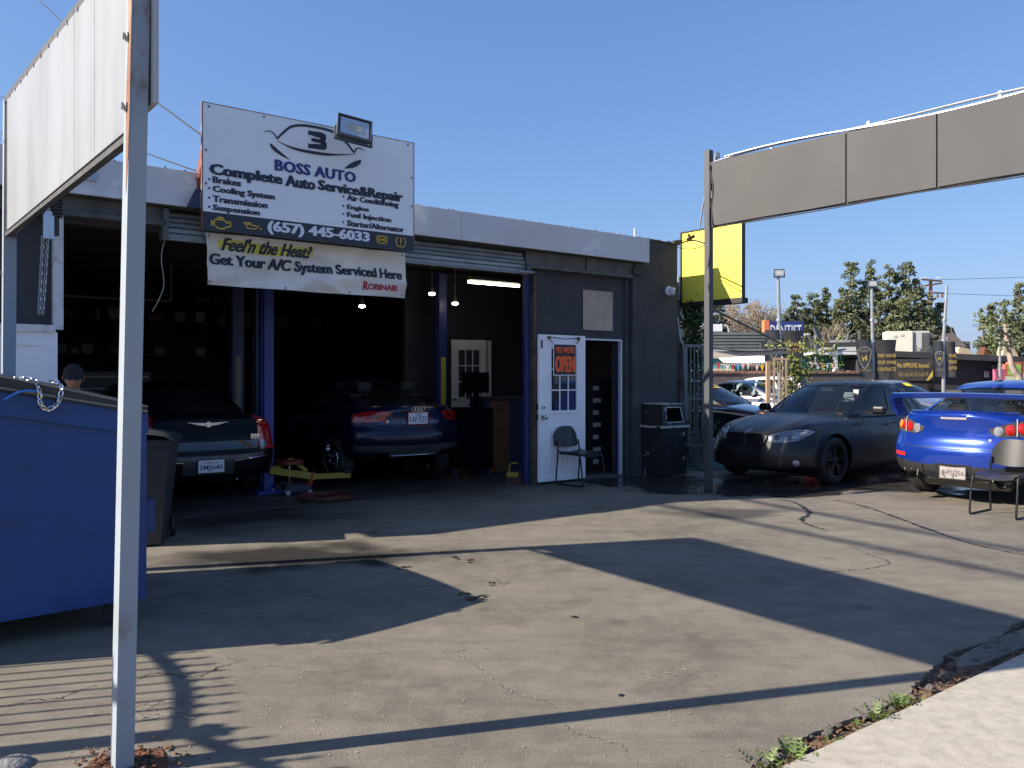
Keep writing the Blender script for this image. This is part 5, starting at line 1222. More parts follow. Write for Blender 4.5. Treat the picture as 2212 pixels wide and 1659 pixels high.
# person bending over behind the dumpster ------------------------
def person():
    t = thing('person', 'person in a dark cap and dark work shirt leaning forward behind the dumpster', 'person', (-4.22, 7.93, 0), R(-62))
    def skin(name, verts, edges, radii, mat, sub=2):
        me = bpy.data.meshes.new(name); me.from_pydata(verts, edges, []); o = bpy.data.objects.new(name, me); COL.objects.link(o)
        md = o.modifiers.new('s', 'SKIN'); 
        for i, r_ in enumerate(radii): me.skin_vertices[0].data[i].radius = (r_, r_) if not isinstance(r_, tuple) else r_
        me.skin_vertices[0].data[0].use_root = True
        o.modifiers.new('u', 'SUBSURF').levels = sub
        dg = bpy.context.evaluated_depsgraph_get(); m2 = bpy.data.meshes.new_from_object(o.evaluated_get(dg)); bpy.data.objects.remove(o)
        m2.materials.clear(); m2.materials.append(mat)
        for p in m2.polygons: p.use_smooth = True
        m2.name = name; return m2
    # local: faces +x; torso bent forward
    V = [(0, 0, .93), (.05, 0, 1.10), (.16, 0, 1.28), (.21, 0, 1.36), (.26, 0, 1.44), (.30, 0, 1.50),
         (.17, .18, 1.30), (.33, .22, 1.10), (.50, .14, 1.00), (.58, .10, .99), (.17, -.18, 1.30), (.33, -.22, 1.10), (.50, -.14, 1.00), (.58, -.10, .99),
         (-.02, .10, .88), (.03, .11, .48), (-.04, .11, .10), (.12, .11, .04), (-.02, -.10, .88), (.06, -.11, .48), (.0, -.11, .10), (.16, -.11, .04)]
    E_ = [(0, 1), (1, 2), (2, 3), (3, 4), (4, 5), (2, 6), (6, 7), (7, 8), (8, 9), (2, 10), (10, 11), (11, 12), (12, 13), (0, 14), (14, 15), (15, 16), (16, 17), (0, 18), (18, 19), (19, 20), (20, 21)]
    Rr = [(.15, .12), (.15, .12), (.16, .12), .07, .055, .06, .065, .048, .036, .03, .065, .048, .036, .03, .09, .065, .045, .035, .09, .065, .045, .035]
    body = obj('body', skin('body', V, E_, Rr, M('skin', (.36, .19, .13), .55, var=.08)), None, t)
    V2 = [tuple(Vector(v)) for v in V]
    obj('work_shirt', skin('work_shirt', [V[0], V[1], V[2], (.20, 0, 1.34), V[6], V[7], V[10], V[11]], [(0, 1), (1, 2), (2, 3), (2, 4), (4, 5), (2, 6), (6, 7)], [(.175, .145), (.17, .145), (.185, .145), .085, .085, .068, .085, .068], M('shirt_dark', (.018, .02, .026), .9, var=.2)), None, t)
    obj('trousers', skin('trousers', [V[0], V[14], V[15], V[16], V[18], V[19], V[20]], [(0, 1), (1, 2), (2, 3), (0, 4), (4, 5), (5, 6)], [(.17, .14), .105, .082, .065, .105, .082, .065], M('trouser_dark', (.02, .022, .03), .9)), None, t)
    # head with face turned down and to the right
    bm = bmesh.new(); bmesh.ops.create_uvsphere(bm, u_segments=28, v_segments=22, radius=1)
    for v in bm.verts:
        x, y, z = v.co; s_ = .078-.018*max(0, -z)**1.5
        nx, ny, nz = x*.098, y*s_, z*.118
        if x > 0 and abs(y) < .35: nx += .022*math.exp(-((z+.12)/.16)**2)*math.exp(-(y/.14)**2)
        if x > .5: nx -= .010*math.exp(-((z-.08)/.12)**2)*math.exp(-((abs(y)-.38)/.18)**2)
        if x > 0: nx += .008*math.exp(-((z+.48)/.1)**2)*math.exp(-(y/.3)**2)+.008*math.exp(-((z+.8)/.15)**2)
        v.co = (nx, ny, nz)
    mb = MB(); mb.frombm(bm, None, True); bm.free()
    for sy in (-1, 1): mb.lathe([(.006, 0), (.026, .006), (.03, .014), (.02, .016)], 12, 'y', (-.005, sy*.076, -.01)) if sy > 0 else mb.lathe([(.006, -0), (.026, -.006), (.03, -.014), (.02, -.016)], 12, 'y', (-.005, sy*.076, -.01))
    hm = Matrix.Translation((.335, 0, 1.515))@Matrix.Rotation(R(22), 4, 'Y')
    obj('head', mb.xf(hm), M('skin', None), body)
    ey = MB()
    for sy in (-1, 1): ey.lathe([(.003, .0), (.011, -.003), (.012, -.012)], 10, 'x', (.092, sy*.031, .01))
    obj('eye', ey.xf(hm), M('eye_dark', (.03, .02, .02), .2), body)
    hr = MB(); bm = bmesh.new(); bmesh.ops.create_uvsphere(bm, u_segments=24, v_segments=16, radius=1)
    for v in bm.verts: v.co = (v.co.x*.092-.014, v.co.y*.086, v.co.z*.115)
    bmesh.ops.delete(bm, geom=[v for v in bm.verts if v.co.x > .035 or v.co.z < -.06], context='VERTS'); hr.frombm(bm, None, True); bm.free()
    obj('hair', hr.xf(hm), M('hair_dark', (.015, .012, .012), .7), body)
    cp = MB(); bm = bmesh.new(); bmesh.ops.create_uvsphere(bm, u_segments=24, v_segments=16, radius=1)
    for v in bm.verts: v.co = (v.co.x*.110-.004, v.co.y*.096, v.co.z*.125)
    bmesh.ops.delete(bm, geom=[v for v in bm.verts if v.co.z < .035], context='VERTS'); cp.frombm(bm, None, True); bm.free()
    cp.grid(lambda i, j: Vector((.075+.085*j*math.sin(math.pi*(.12+.76*i)), -.08+.16*i, .045-.02*j+.012*math.sin(math.pi*i))), 12, 5)
    obj('cap', cp.xf(hm), M('cap_black', (.010, .010, .012), .8), t)
    # hands with separate fingers
    for sy in (1, -1):
        hb = Vector((.60, sy*.10, .985)); dirf = Vector((.9, -sy*.2, -.35)).normalized(); side = Vector((0, sy, 0)); vv = [tuple(hb-dirf*.03), tuple(hb+dirf*.05)]; ee = [(0, 1)]; rr = [.022, (.034, .016)]
        for k, ln in enumerate((.055, .068, .072, .064)):
            b0 = hb+dirf*.07+side*(.030-.020*k); i0 = len(vv); vv += [tuple(b0), tuple(b0+dirf*ln*.5+Vector((0, 0, -.006))), tuple(b0+dirf*ln*.8+Vector((0, 0, -.026)))]; ee += [(1, i0), (i0, i0+1), (i0+1, i0+2)]; rr += [.010, .009, .0075]
        b0 = hb+dirf*.02-side*.035*-1*-1; i0 = len(vv); vv += [tuple(b0), tuple(b0-side*.02+dirf*.04)]; ee += [(0, i0), (i0, i0+1)]; rr += [.012, .010]
        obj('hand', skin('hand', vv, ee, rr, MATS['skin'], 1), None, body)
person()
# ------------------------------------------------------------- cars
def itp(tab, x):
    if x <= tab[0][0]: return tab[0][1]
    for (x0, y0), (x1, y1) in zip(tab[:-1], tab[1:]):
        if x <= x1:
            t = (x-x0)/(x1-x0); return y0+(y1-y0)*t
    return tab[-1][1]
def sitp(tab, x, h=.04): return (itp(tab, x-h)+itp(tab, x)*2+itp(tab, x+h))/4
def shell(fn, A, B, C, holes, bottom=True):
    mb = MB()
    def lines(base, hs, k): return sorted(set([round(v, 4) for v in base]+[round(h[k+i], 4) for h in hs for i in (0, 1)]))
    faces = {'front': ('B', 'C'), 'rear': ('B', 'C'), 'left': ('A', 'C'), 'right': ('A', 'C'), 'top': ('A', 'B')}
    if bottom: faces['bottom'] = ('A', 'B')
    base = {'A': A, 'B': B, 'C': C}
    # shared line sets so that edges weld
    hl = {'A': [], 'B': [], 'C': []}
    for f, hs in holes.items():
        for h in hs:
            hl[faces[f][0]] += [h[0], h[1]]; hl[faces[f][1]] += [h[2], h[3]]
    Ls = {k: sorted(set([round(v, 4) for v in base[k]]+[round(v, 4) for v in hl[k]])) for k in base}
    for f, (ua, va) in faces.items():
        us, vs = Ls[ua], Ls[va]
        def pt(u, v, f=f):
            return {'front': lambda: fn(1, u, v), 'rear': lambda: fn(0, u, v), 'left': lambda: fn(u, 1, v), 'right': lambda: fn(u, -1, v), 'top': lambda: fn(u, v, 1), 'bottom': lambda: fn(u, v, 0)}[f]()
        P = [[pt(u, v) for v in vs] for u in us]; vv = [p for r_ in P for p in r_]; n = len(vs); ff = []
        for i in range(len(us)-1):
            for j in range(n-1):
                um, vm = (us[i]+us[i+1])/2, (vs[j]+vs[j+1])/2
                if any(h[0] < um < h[1] and h[2] < vm < h[3] for h in holes.get(f, [])): continue
                ff.append((i*n+j, (i+1)*n+j, (i+1)*n+j+1, i*n+j+1))
        mb.add(vv, ff, True)
    return mb
def lin(a, b, n): return [a+(b-a)*i/n for i in range(n+1)]
def pane_mb(fn, f, h, n=8, m=6, off=.008):
    pt = {'front': lambda u, v: fn(1, u, v), 'rear': lambda u, v: fn(0, u, v), 'left': lambda u, v: fn(u, 1, v), 'right': lambda u, v: fn(u, -1, v), 'top': lambda u, v: fn(u, v, 1)}[f]
    cen = fn(.5, 0, .3)
    def g_(i, j):
        u, v = h[0]+(h[1]-h[0])*i, h[2]+(h[3]-h[2])*j; e = .01
        p = pt(u, v); n_ = (pt(u+e, v)-pt(u-e, v)).cross(pt(u, v+e)-pt(u, v-e))
        if n_.length < 1e-9: return p
        n_.normalize()
        if n_.dot(p-cen) < 0: n_ = -n_
        return p-n_*off
    mb = MB(); mb.grid(g_, n, m); return mb
class Car: pass
BLACKT = M('tyre_black', (.018, .018, .019), .75, bump=.2, bscale=40)
def make_car(cf, label, cat, loc, heading, paint, glass, rim_m, group=None, cut=True, interior=True):
    c = Car(); c.cf = cf
    t = thing(cf['name'], label, cat, loc, math.atan2(heading[1], heading[0]), group); c.root = t
    Lc, Wd = cf['L'], cf['W']/2
    tw = cf.get('ctab', [(0, .90), (.12, .965), (.35, 1.0), (.62, .992), (.80, .965), (.93, .90), (1, .80)])
    def P(a, b, cc):
        xl = a*Lc; zt_ = sitp(cf['top'], xl, .05); zb_ = cf['zb']+cf.get('lift', .04)*(abs(2*a-1)**6)
        z = zb_+(zt_-zb_)*cc
        wr = max(0, 1-a/.17)**1.6; wf = max(0, 1-(1-a)/.17)**1.6
        x = xl+wr*(sitp(cf['xr'], z, .03)+cf['kr']*abs(b)**3.2)-wf*(sitp(cf['xf'], z, .03)+cf['kf']*abs(b)**3.0)
        tp = 1-cf.get('tr', .07)*max(0, 1-a/.25)**2-cf.get('tf', .08)*max(0, 1-(1-a)/.25)**2
        y = b*Wd*itp(tw, cc)*tp
        z -= cf['crown']*(b*b)*cc**4
        if cf.get('hoodline'):
            z += cf['hoodline']*cc**6*max(0, min(1, (a-.62)/.1))*math.exp(-((abs(b)-.62)/.09)**2)
        return Vector((x, y, z))
    c.P = P
    mb = shell(P, lin(0, 1, 44), lin(-1, 1, 16), [0, .06, .14, .25, .36, .46, .56, .66, .75, .83, .90, .96, 1], {})
    bm = bmesh.new(); vs = [bm.verts.new(v) for v in mb.v]
    for f in mb.f: bm.faces.new([vs[i] for i in f])
    bmesh.ops.remove_doubles(bm, verts=bm.verts[:], dist=1e-4); bmesh.ops.recalc_face_normals(bm, faces=bm.faces[:])
    me = bpy.data.meshes.new('body'); bm.to_mesh(me); bm.free()
    ob = bpy.data.objects.new('body', me); COL.objects.link(ob)
    ob.modifiers.new('s', 'SUBSURF').levels = 1
    cuts = []
    axs = (cf['ro'], cf['ro']+cf['wb']); c.ax = axs
    if cut:
        for ax in axs:
            for sg in (-1, 1):
                ra = cf.get('ra', .365)
                m_ = MB().lathe([(ra, 0), (ra, .34)], 40, 'y', (ax, sg*(Wd+.08) if sg < 0 else Wd+.08-.34, cf['rw']+.01))
                co = bpy.data.objects.new('cut', m_.mesh('cut', None)); COL.objects.link(co); cuts.append(co)
                md = ob.modifiers.new('b', 'BOOLEAN'); md.object = co; md.operation = 'DIFFERENCE'; md.solver = 'EXACT'
    dg = bpy.context.evaluated_depsgraph_get(); m2 = bpy.data.meshes.new_from_object(ob.evaluated_get(dg)); m2.name = 'body'
    bpy.data.objects.remove(ob)
    for co in cuts: bpy.data.objects.remove(co)
    m2.materials.clear(); m2.materials.append(paint); m2.polygons.foreach_set('use_smooth', [True]*len(m2.polygons)); m2.set_sharp_from_angle(angle=R(38))
    c.body = obj('body', m2, None, t)
    # greenhouse
    g_ = cf['gh']; zr = cf['H']
    def G(a, b, cc):
        xb = g_['b0']+(g_['b1']-g_['b0'])*a; xr_ = g_['r0']+(g_['r1']-g_['r0'])*a
        e = cc**g_.get('pw', .95); bul = g_.get('bul', .05)*math.sin(math.pi*cc)
        x = xb+(xr_-xb)*e+bul*((a-.5)*2)**3
        x += g_.get('pc', .14)*b*b*(max(0, 1-a/.3)**1.5-max(0, 1-(1-a)/.3)**1.5)
        wb_, wr_ = g_['wb'], g_['wr']; y = b*(wb_+(wr_-wb_)*cc**1.25)*(1-g_.get('ta', .06)*(2*a-1)**2)
        z0 = sitp(cf['top'], x)-cf['crown']*.55-.02
        zr_ = zr-g_.get('arch', .05)*abs(2*a-g_.get('peak', 1.05))**2.2
        z = z0+(zr_-z0)*cc-.045*b*b*cc**5
        return Vector((x, y, z))
    c.G = G
    holes = {'front': [(-.94, .94, .06, .95)], 'rear': [(-.90, .90, .08, .93)]}
    sw = g_['sw']; holes['left'] = [(a0, a1, .13, .87) for a0, a1 in sw]; holes['right'] = holes['left']
    gm_ = shell(G, lin(0, 1, 22), lin(-1, 1, 14), [0, .06, .3, .5, .7, .87, .95, 1], holes, False)
    bm = bmesh.new(); vs = [bm.verts.new(v) for v in gm_.v]
    for f in gm_.f: bm.faces.new([vs[i] for i in f])
    bmesh.ops.remove_doubles(bm, verts=bm.verts[:], dist=1e-4); bmesh.ops.recalc_face_normals(bm, faces=bm.faces[:])
    ed = [e for e in bm.edges if len(e.link_faces) == 2 and e.link_faces[0].normal.angle(e.link_faces[1].normal, 0) > .5]
    bmesh.ops.bevel(bm, geom=ed, offset=.022, segments=2, affect='EDGES', profile=.6)
    me = bpy.data.meshes.new('roof'); bm.to_mesh(me); bm.free(); me.polygons.foreach_set('use_smooth', [True]*len(me.polygons)); me.set_sharp_from_angle(angle=R(40))
    me.materials.append(paint); c.roof = obj('roof', me, None, t)
    for f, nm in (('front', 'windshield'), ('rear', 'rear_window'), ('left', 'side_window'), ('right', 'side_window')):
        for h in holes[f]: obj(nm, pane_mb(G, f, h), glass, t)
    # rubber trim bands round side windows
    dark = M('trim_black', (.010, .010, .011), .35, var=0)
    # bvh for projecting details
    bmv = bmesh.new()
    for o in (c.body, c.roof): bmv.from_mesh(o.data)
    c.bvh = BVHTree.FromBMesh(bmv); bmv.free(); c.parts = {}
    # wheels
    rw = cf['rw']; n = cf.get('spokes', 5); dz_ = cf.get('drop', 0)
    for ax in axs:
        for sg in (-1, 1):
            y0 = sg*(Wd-.035)
            prof = [(rw-.095, 0), (rw-.10, -.012), (rw-.06, .004), (rw-.02, -.004), (rw-.004, -.025), (rw, -.05), (rw, -.18), (rw-.02, -.21), (rw-.09, -.215)]
            w_ = MB().lathe([(r_, h*sg) for r_, h in prof], 40, 'y', (ax, y0, rw-dz_), False)
            if c.cf.get('tread'):
                for k in range(60):
                    a = k*math.pi/30
                    for hh in (-.07, -.115, -.16): w_.bar((ax+(rw+.001)*math.cos(a), y0+sg*(hh-.017), rw-dz_+(rw+.001)*math.sin(a)), (ax+(rw+.001)*math.cos(a+.04), y0+sg*(hh+.017), rw-dz_+(rw+.001)*math.sin(a+.04)), .018, .008, (math.cos(a), 0, math.sin(a)))
            wo_ = obj('wheel', w_, BLACKT, t)
            rr = rw-.098; rm = MB().lathe([(rr, 0), (rr-.004, sg*.006), (rr-.018, sg*.0), (rr-.02, -sg*.03), (rr-.03, -sg*.20)], 40, 'y', (ax, y0, rw-dz_), False)
            rm.lathe([(.001, sg*-.008), (.035, sg*-.008), (.062, sg*-.022), (.066, sg*-.06)], 20, 'y', (ax, y0, rw-dz_), False)
            for k in range(n):
                a = 2*math.pi*k/n+.3
                for da in ((-.17, .17) if cf.get('split') else (0,)):
                    p1 = Vector((ax+.05*math.cos(a+da*.2), y0-sg*.022, rw-dz_+.05*math.sin(a+da*.2))); p2 = Vector((ax+(rr-.012)*math.cos(a+da), y0-sg*.012, rw-dz_+(rr-.012)*math.sin(a+da)))
                    rm.bar(p1, p2, .032 if cf.get('split') else .055, .022, (0, 1, 0))
            obj('rim', rm, rim_m, wo_)
            obj('brake_disc', MB().lathe([(.02, -sg*.085), (.15, -sg*.085), (.15, -sg*.10)], 24, 'y', (ax, y0, rw-dz_), False), M('disc_steel', (.18, .17, .16), .4, .8), wo_)
    ux = MB().box(cf['ro']-.45, cf['ro']+cf['wb']+.4, -Wd*.72, Wd*.72, cf['zb']-.03, cf['zb']+.10)
    obj('underbody', ux, M('under_black', (.008, .008, .008), .9, var=0), t)
    if interior:
        im = M('seat_dark', (.016, .016, .018), .7); xs = g_['r1']-.35
        floor_ = MB()
        x0, x1 = g_['b0']+.22, g_['b1']-.20
        floor_.box(x0, x1, -g_['wb']*.86, g_['wb']*.86, min(sitp(cf['top'], x0), sitp(cf['top'], x1))-.05, sitp(cf['top'], (x0+x1)/2)-cf['crown']*.2+.012)
        obj('cabin_deck', floor_, M('cabin_black', (.012, .012, .013), .8, var=0), t)
        for x_ in (xs-.25, xs-1.05):
            for sg in (-1, 1):
                zt_ = sitp(cf['top'], x_); s_ = MB().box(x_-.07, x_+.05, sg*.36-.22, sg*.36+.22, zt_-.1, zt_+.16, .04).box(x_-.09, x_+.0, sg*.36-.12, sg*.36+.12, zt_+.19, zt_+.33, .035).box(x_-.05, x_-.03, sg*.36-.06, sg*.36-.04, zt_+.15, zt_+.2).box(x_-.05, x_-.03, sg*.36+.04, sg*.36+.06, zt_+.15, zt_+.2)
                obj('seat', s_, im, t)
        zt_ = sitp(cf['top'], xs+.45); sw_ = MB().tube([(xs+.42+.03*math.sin(a), .36+.18*math.cos(a), zt_+.02+.17*math.sin(a)) for a in [k*math.pi/12 for k in range(24)]], .014, 6, closed=True)
        obj('steering_wheel', sw_, M('wheel_grey', (.10, .10, .11), .4), t)
    return c
def ray(c, o, d, fb=None):
    h = c.bvh.ray_cast(Vector(o), Vector(d))
    return (h[0], h[1]) if h[0] is not None else (None, None)
def view(c, name):
    """origin function, direction"""
    Lc = c.cf['L']
    if name == 'rear': return (lambda p, z: Vector((-3, p, z))), Vector((1, 0, 0))
    if name == 'front': return (lambda p, z: Vector((Lc+3, p, z))), Vector((-1, 0, 0))
    if name == 'left': return (lambda p, z: Vector((p, 4, z))), Vector((0, -1, 0))
    if name == 'right': return (lambda p, z: Vector((p, -4, z))), Vector((0, 1, 0))
    if name == 'top': return (lambda p, z: Vector((p, z, 4))), Vector((0, 0, -1))
    # corner views: p is the sideways position, rays come in at an angle
    k = {'fl': (1, 1), 'fr': (1, -1), 'rl': (-1, 1), 'rr': (-1, -1)}[name[:2]]; ang = R(float(name[2:] or 35))
    d = Vector((-k[0]*math.cos(ang), -k[1]*math.sin(ang), 0)); x0 = Lc if k[0] > 0 else 0
    return (lambda p, z: Vector((x0, p, z))-d*3), d
def resample(pl, n):
    ls = [0]
    for a, b in zip(pl[:-1], pl[1:]): ls.append(ls[-1]+math.hypot(b[0]-a[0], b[1]-a[1]))
    out = []
    for i in range(n+1):
        s_ = ls[-1]*i/n
        for k in range(len(ls)-1):
            if s_ <= ls[k+1]+1e-9:
                t = (s_-ls[k])/max(1e-9, ls[k+1]-ls[k]); out.append((pl[k][0]+(pl[k+1][0]-pl[k][0])*t, pl[k][1]+(pl[k+1][1]-pl[k][1])*t)); break
    return out
def patch(c, vw, top, bot, mat, name, off=.008, n=14, m=5, parent=None, label=None, dome=0):
    of, d = view(c, vw); A, B = resample(top, n), resample(bot, n); pts = []; last = None
    for i in range(n+1):
        row = []
        for j in range(m+1):
            p = (A[i][0]+(B[i][0]-A[i][0])*j/m, A[i][1]+(B[i][1]-A[i][1])*j/m); h, nn = ray(c, of(*p), d)
            if h is None: row.append(None)
            else: row.append(h-d*(off+dome*math.sin(math.pi*i/n)*math.sin(math.pi*j/m)))
        pts.append(row)
    flat = [p for r_ in pts for p in r_ if p is not None]
    if not flat: return None
    for i in range(n+1):
        for j in range(m+1):
            if pts[i][j] is None:
                cand = [(abs(i-k)+abs(j-l), k, l) for k in range(n+1) for l in range(m+1) if pts[k][l] is not None]; _, k, l = min(cand); p = of(A[i][0]+(B[i][0]-A[i][0])*j/m, A[i][1]+(B[i][1]-A[i][1])*j/m)
                q_ = pts[k][l]; t = (q_-p).dot(d); pts[i][j] = p+d*t
    mb = MB(); v = [p for r_ in pts for p in r_]; N = m+1
    mb.add(v, [(i*N+j, (i+1)*N+j, (i+1)*N+j+1, i*N+j+1) for i in range(n) for j in range(m)], True)
    rim = [i*N for i in range(n+1)]+[n*N+j for j in range(1, N)]+[i*N+m for i in range(n-1, -1, -1)]+[j for j in range(m-1, 0, -1)]
    vr = [v[i] for i in rim]+[v[i]+d*(off+.012) for i in rim]; k = len(rim); mb.add(vr, [(i, (i+1) % k, k+(i+1) % k, k+i) for i in range(k)])
    return obj(name, mb, mat, parent or c.root, label)
def disc(c, vw, p, z, r_, mat, name, off=.01, parent=None, hole=0, bulge=.0):
    of, d = view(c, vw); mb = MB(); rings = [hole, hole+(r_-hole)*.35, hole+(r_-hole)*.7, r_] ; v = []; n = 20
    h0, _ = ray(c, of(p, z), d)
    for q_ in rings:
        for a in range(n):
            pp = of(p+q_*math.cos(a*2*math.pi/n), z+q_*math.sin(a*2*math.pi/n)); h, _ = ray(c, pp, d)
            if h is None: h = pp+d*((h0-pp).dot(d)) if h0 is not None else pp+d*3
            v.append(h-d*(off+bulge*(1-(q_/r_)**2)))
    mb.add(v, [(i*n+a, i*n+(a+1) % n, (i+1)*n+(a+1) % n, (i+1)*n+a) for i in range(3) for a in range(n)], True)
    k = len(rings)-1; rv = [v[k*n+a] for a in range(n)]+[v[k*n+a]+d*(off+.01) for a in range(n)]; mb.add(rv, [(a, (a+1) % n, n+(a+1) % n, n+a) for a in range(n)])
    return obj(name, mb, mat, parent or c.root)
def line(c, vw, pts, w, mat, name='panel_gap', off=.0025, n=24, parent=None, h_=None):
    of, d = view(c, vw); pl = resample(pts, n); P_, Nn = [], []
    for p in pl:
        h, nn = ray(c, of(*p), d)
        if h is None: continue
        if nn.dot(d) > 0: nn = -nn
        P_.append(h+nn*off); Nn.append(nn)
    if len(P_) < 2: return None
    L1, R1 = [], []
    for i in range(len(P_)):
        t = (P_[min(i+1, len(P_)-1)]-P_[max(0, i-1)]).normalized(); s_ = t.cross(Nn[i]).normalized()*w/2; L1.append(P_[i]+s_); R1.append(P_[i]-s_)
    k = len(P_); mb = MB().add(L1+R1, [(i, i+1, k+i+1, k+i) for i in range(k-1)], True)
    if h_:
        mb = MB(); 
        for i in range(k-1): mb.bar(P_[i], P_[i+1], w, h_, Nn[i])
    return obj(name, mb, mat, parent or c.root)
def plate(c, vw, p0, z0, w, h, txts, base, frame, tilt=8, loc=None):
    """number plate standing on the rear or front of a car"""
    of, d = view(c, vw); hits = [ray(c, of(p0+dx*w/2, z0+dz*h/2), d)[0] for dx in (-.8, 0, .8) for dz in (-.8, .8)]
    hits = [h_ for h_ in hits if h_ is not None]
    xx = min(h.x for h in hits)-.012 if vw == 'rear' else max(h.x for h in hits)+.012
    sg = 1 if vw == 'rear' else -1
    e = MB().box(-w/2-.008, w/2+.008, 0, .008, -h/2-.008, h/2+.008, .002)
    mt = Matrix.Translation((xx, p0, z0))@Matrix.Rotation(-math.pi/2 if vw == 'rear' else math.pi/2, 4, 'Z')@Matrix.Rotation(R(tilt), 4, 'X')
    # text box local: x right as seen, y into the car
    pl = obj('number_plate', MB().box(-w/2, w/2, -.001, .004, -h/2, h/2, .001).xf(mt), base, c.root)
    obj('plate_frame', MB().box(-w/2-.012, w/2+.012, .0042, .010, -h/2-.012, h/2+.012).box(-w/2-.012, w/2+.012, -.003, .0042, -h/2-.012, -h/2-.001).box(-w/2-.012, w/2+.012, -.003, .0042, h/2+.001, h/2+.012).box(-w/2-.012, -w/2-.001, -.003, .0042, -h/2-.001, h/2+.001).box(w/2+.001, w/2+.012, -.003, .0042, -h/2-.001, h/2+.001).xf(mt), frame, pl)
    for tx, x0, x1, za, zb2, mat, bold, sh in txts:
        mb = text_mb(tx, x0*w-w/2, x1*w-w/2, za*h-h/2, zb2*h-h/2, -.0025, bold, sh); obj('lettering', mb.xf(mt), mat, pl)
    return pl, mt
gap = M('gap_black', (.004, .004, .005), .6, var=0)
plw = M('plate_white', (.70, .71, .74), .4, var=.03); navy = M('plate_navy', (.02, .03, .12), .5, var=0); redl = M('plate_red', (.5, .03, .02), .5, var=0); blkf = M('frame_plain', (.02, .02, .022), .4, var=0)
tail_red = M('lamp_red', (.42, .012, .010), .12, var=.2, scale=12, coat=1); tail_dk = M('lamp_dark_red', (.16, .008, .008), .1, coat=1, var=.1); lamp_w = M('lamp_clear', (.27, .28, .30), .12, .3, var=.25, scale=25, coat=1); lamp_a = M('lamp_amber', (.85, .25, .02), .15, var=.1, coat=1)
lens_c = glass_mat('lens_clear', (.85, .87, .9), .10)

# 1. dark blue-black sedan, rear, left bay --------------------------------
glass_dk = glass_mat('glass_dark', (.30, .36, .36), .55)
p1 = M('paint_grey_black', (.005, .006, .008), .3, .0, var=.05, coat=.03, spec=.15)
cf1 = dict(name='parked_sedan', L=4.95, W=1.84, H=1.46, zb=.25, top=[(0, 1.035), (.10, 1.075), (.5, 1.08), (.8, 1.05), (1.2, 1.0), (3.4, .99), (3.9, .97), (4.8, .88), (4.95, .84)],
    xr=[(.25, .10), (.33, .02), (.48, 0), (.60, .0), (.64, .03), (.70, .055), (.85, .065), (1.0, .05), (1.08, .10)], xf=[(.2, .1), (.5, 0), (.8, .03), (1, .1)], kr=.20, kf=.3, crown=.03, tr=.05, ro=1.02, wb=3.05, rw=.36, ra=.39,
    gh=dict(b0=.62, b1=3.72, r0=1.30, r1=2.95, wb=.76, wr=.60, sw=[(.16, .30), (.32, .58), (.60, .90)], arch=.05, pc=.16), spokes=7)
c1 = make_car(cf1, 'black sedan backed into the left bay with chrome winged badge on its trunk', 'car', (-3.62, 9.86, 0), (-.6, .8), p1, glass_dk, chrome)
# trunk outlines
for sg in (-1, 1):
    patch(c1, 'rl28' if sg > 0 else 'rr28', [(sg*.70, 1.04), (sg*.80, 1.05), (sg*.97, .98)], [(sg*.70, .62), (sg*.82, .62), (sg*.99, .62)], tail_red, 'tail_lamp', .012, 10, 8)
    patch(c1, 'rl28' if sg > 0 else 'rr28', [(sg*.715, .735), (sg*.83, .735)], [(sg*.72, .645), (sg*.83, .645)], lamp_w, 'reverse_lamp', .020, 6, 4)
    line(c1, 'rear', [(sg*.665, 1.03), (sg*.68, .85), (sg*.70, .63)], .010, gap)
    line(c1, 'rear', [(sg*.30, .505), (sg*.80, .545)], .012, chrome, 'chrome_strip', .006, h_=.012)
line(c1, 'rear', [(-.70, .632), (.70, .632)], .012, gap)
patch(c1, 'rear', [(-.65, .995), (0, 1.01), (.65, .995)], [(-.67, .80), (0, .78), (.67, .80)], M('paint_slate_blue', (.010, .014, .021), .6, 0, spec=.15, var=.05), 'trunk_panel', .004, 20, 4)
patch(c1, 'rear', [(-.62, .64), (.62, .64)], [(-.64, .745), (0, .74), (.64, .745)], M('band_dark', (.010, .010, .012), .12, var=0, coat=1), 'lower_panel', .006, 20, 2)
patch(c1, 'rear', [(-.82, .575), (.82, .575)], [(-.82, .525), (.82, .525)], M('bumper_shine', (.05, .05, .055), .1, .9, var=.3, scale=9), 'bumper_top', .004, 20, 2)
patch(c1, 'rear', [(-.30, .545), (.30, .545)], [(-.30, .345), (.30, .345)], M('recess_dark', (.030, .033, .036), .35), 'plate_recess', .004, 6, 3)
of, d = view(c1, 'rear'); wing = MB()
bx = ray(c1, of(0, .95), d)[0].x-.012
for sg in (-1, 1):
    for k in range(3): z = .965-.012*k; wing.prism([(sg*.03, z+.003), (sg*(.235-.05*k), z+.012), (sg*(.235-.05*k), z+.006), (sg*.03, z-.008)], bx-.004, bx+.004, 'yz')
wing.lathe([(.034, -.006), (.034, .006)], 20, 'x', (bx-.003, 0, .95)).lathe([(.026, -.006), (.015, .0)], 20, 'x', (bx-.010, 0, .95))
wing.f = wing.f; obj('winged_badge', wing, chrome, c1.root)
tm = text_mb('300', -.055, .055, 0, .045, 0, .02); mt = Matrix.Translation((bx-.004, -.565, .775))@Matrix.Rotation(-math.pi/2, 4, 'Z'); obj('badge_letters', tm.xf(mt), chrome, c1.root)
tm = MB().box(-.05, .05, 0, .004, -.016, -.008); obj('badge_bar', tm.xf(mt), chrome, c1.root)
plate(c1, 'rear', -.02, .452, .305, .152, [('5MJJ640', .06, .94, .10, .62, navy, .012, 0), ('California', .25, .75, .70, .90, redl, .0, .2)], plw, blkf, 3)
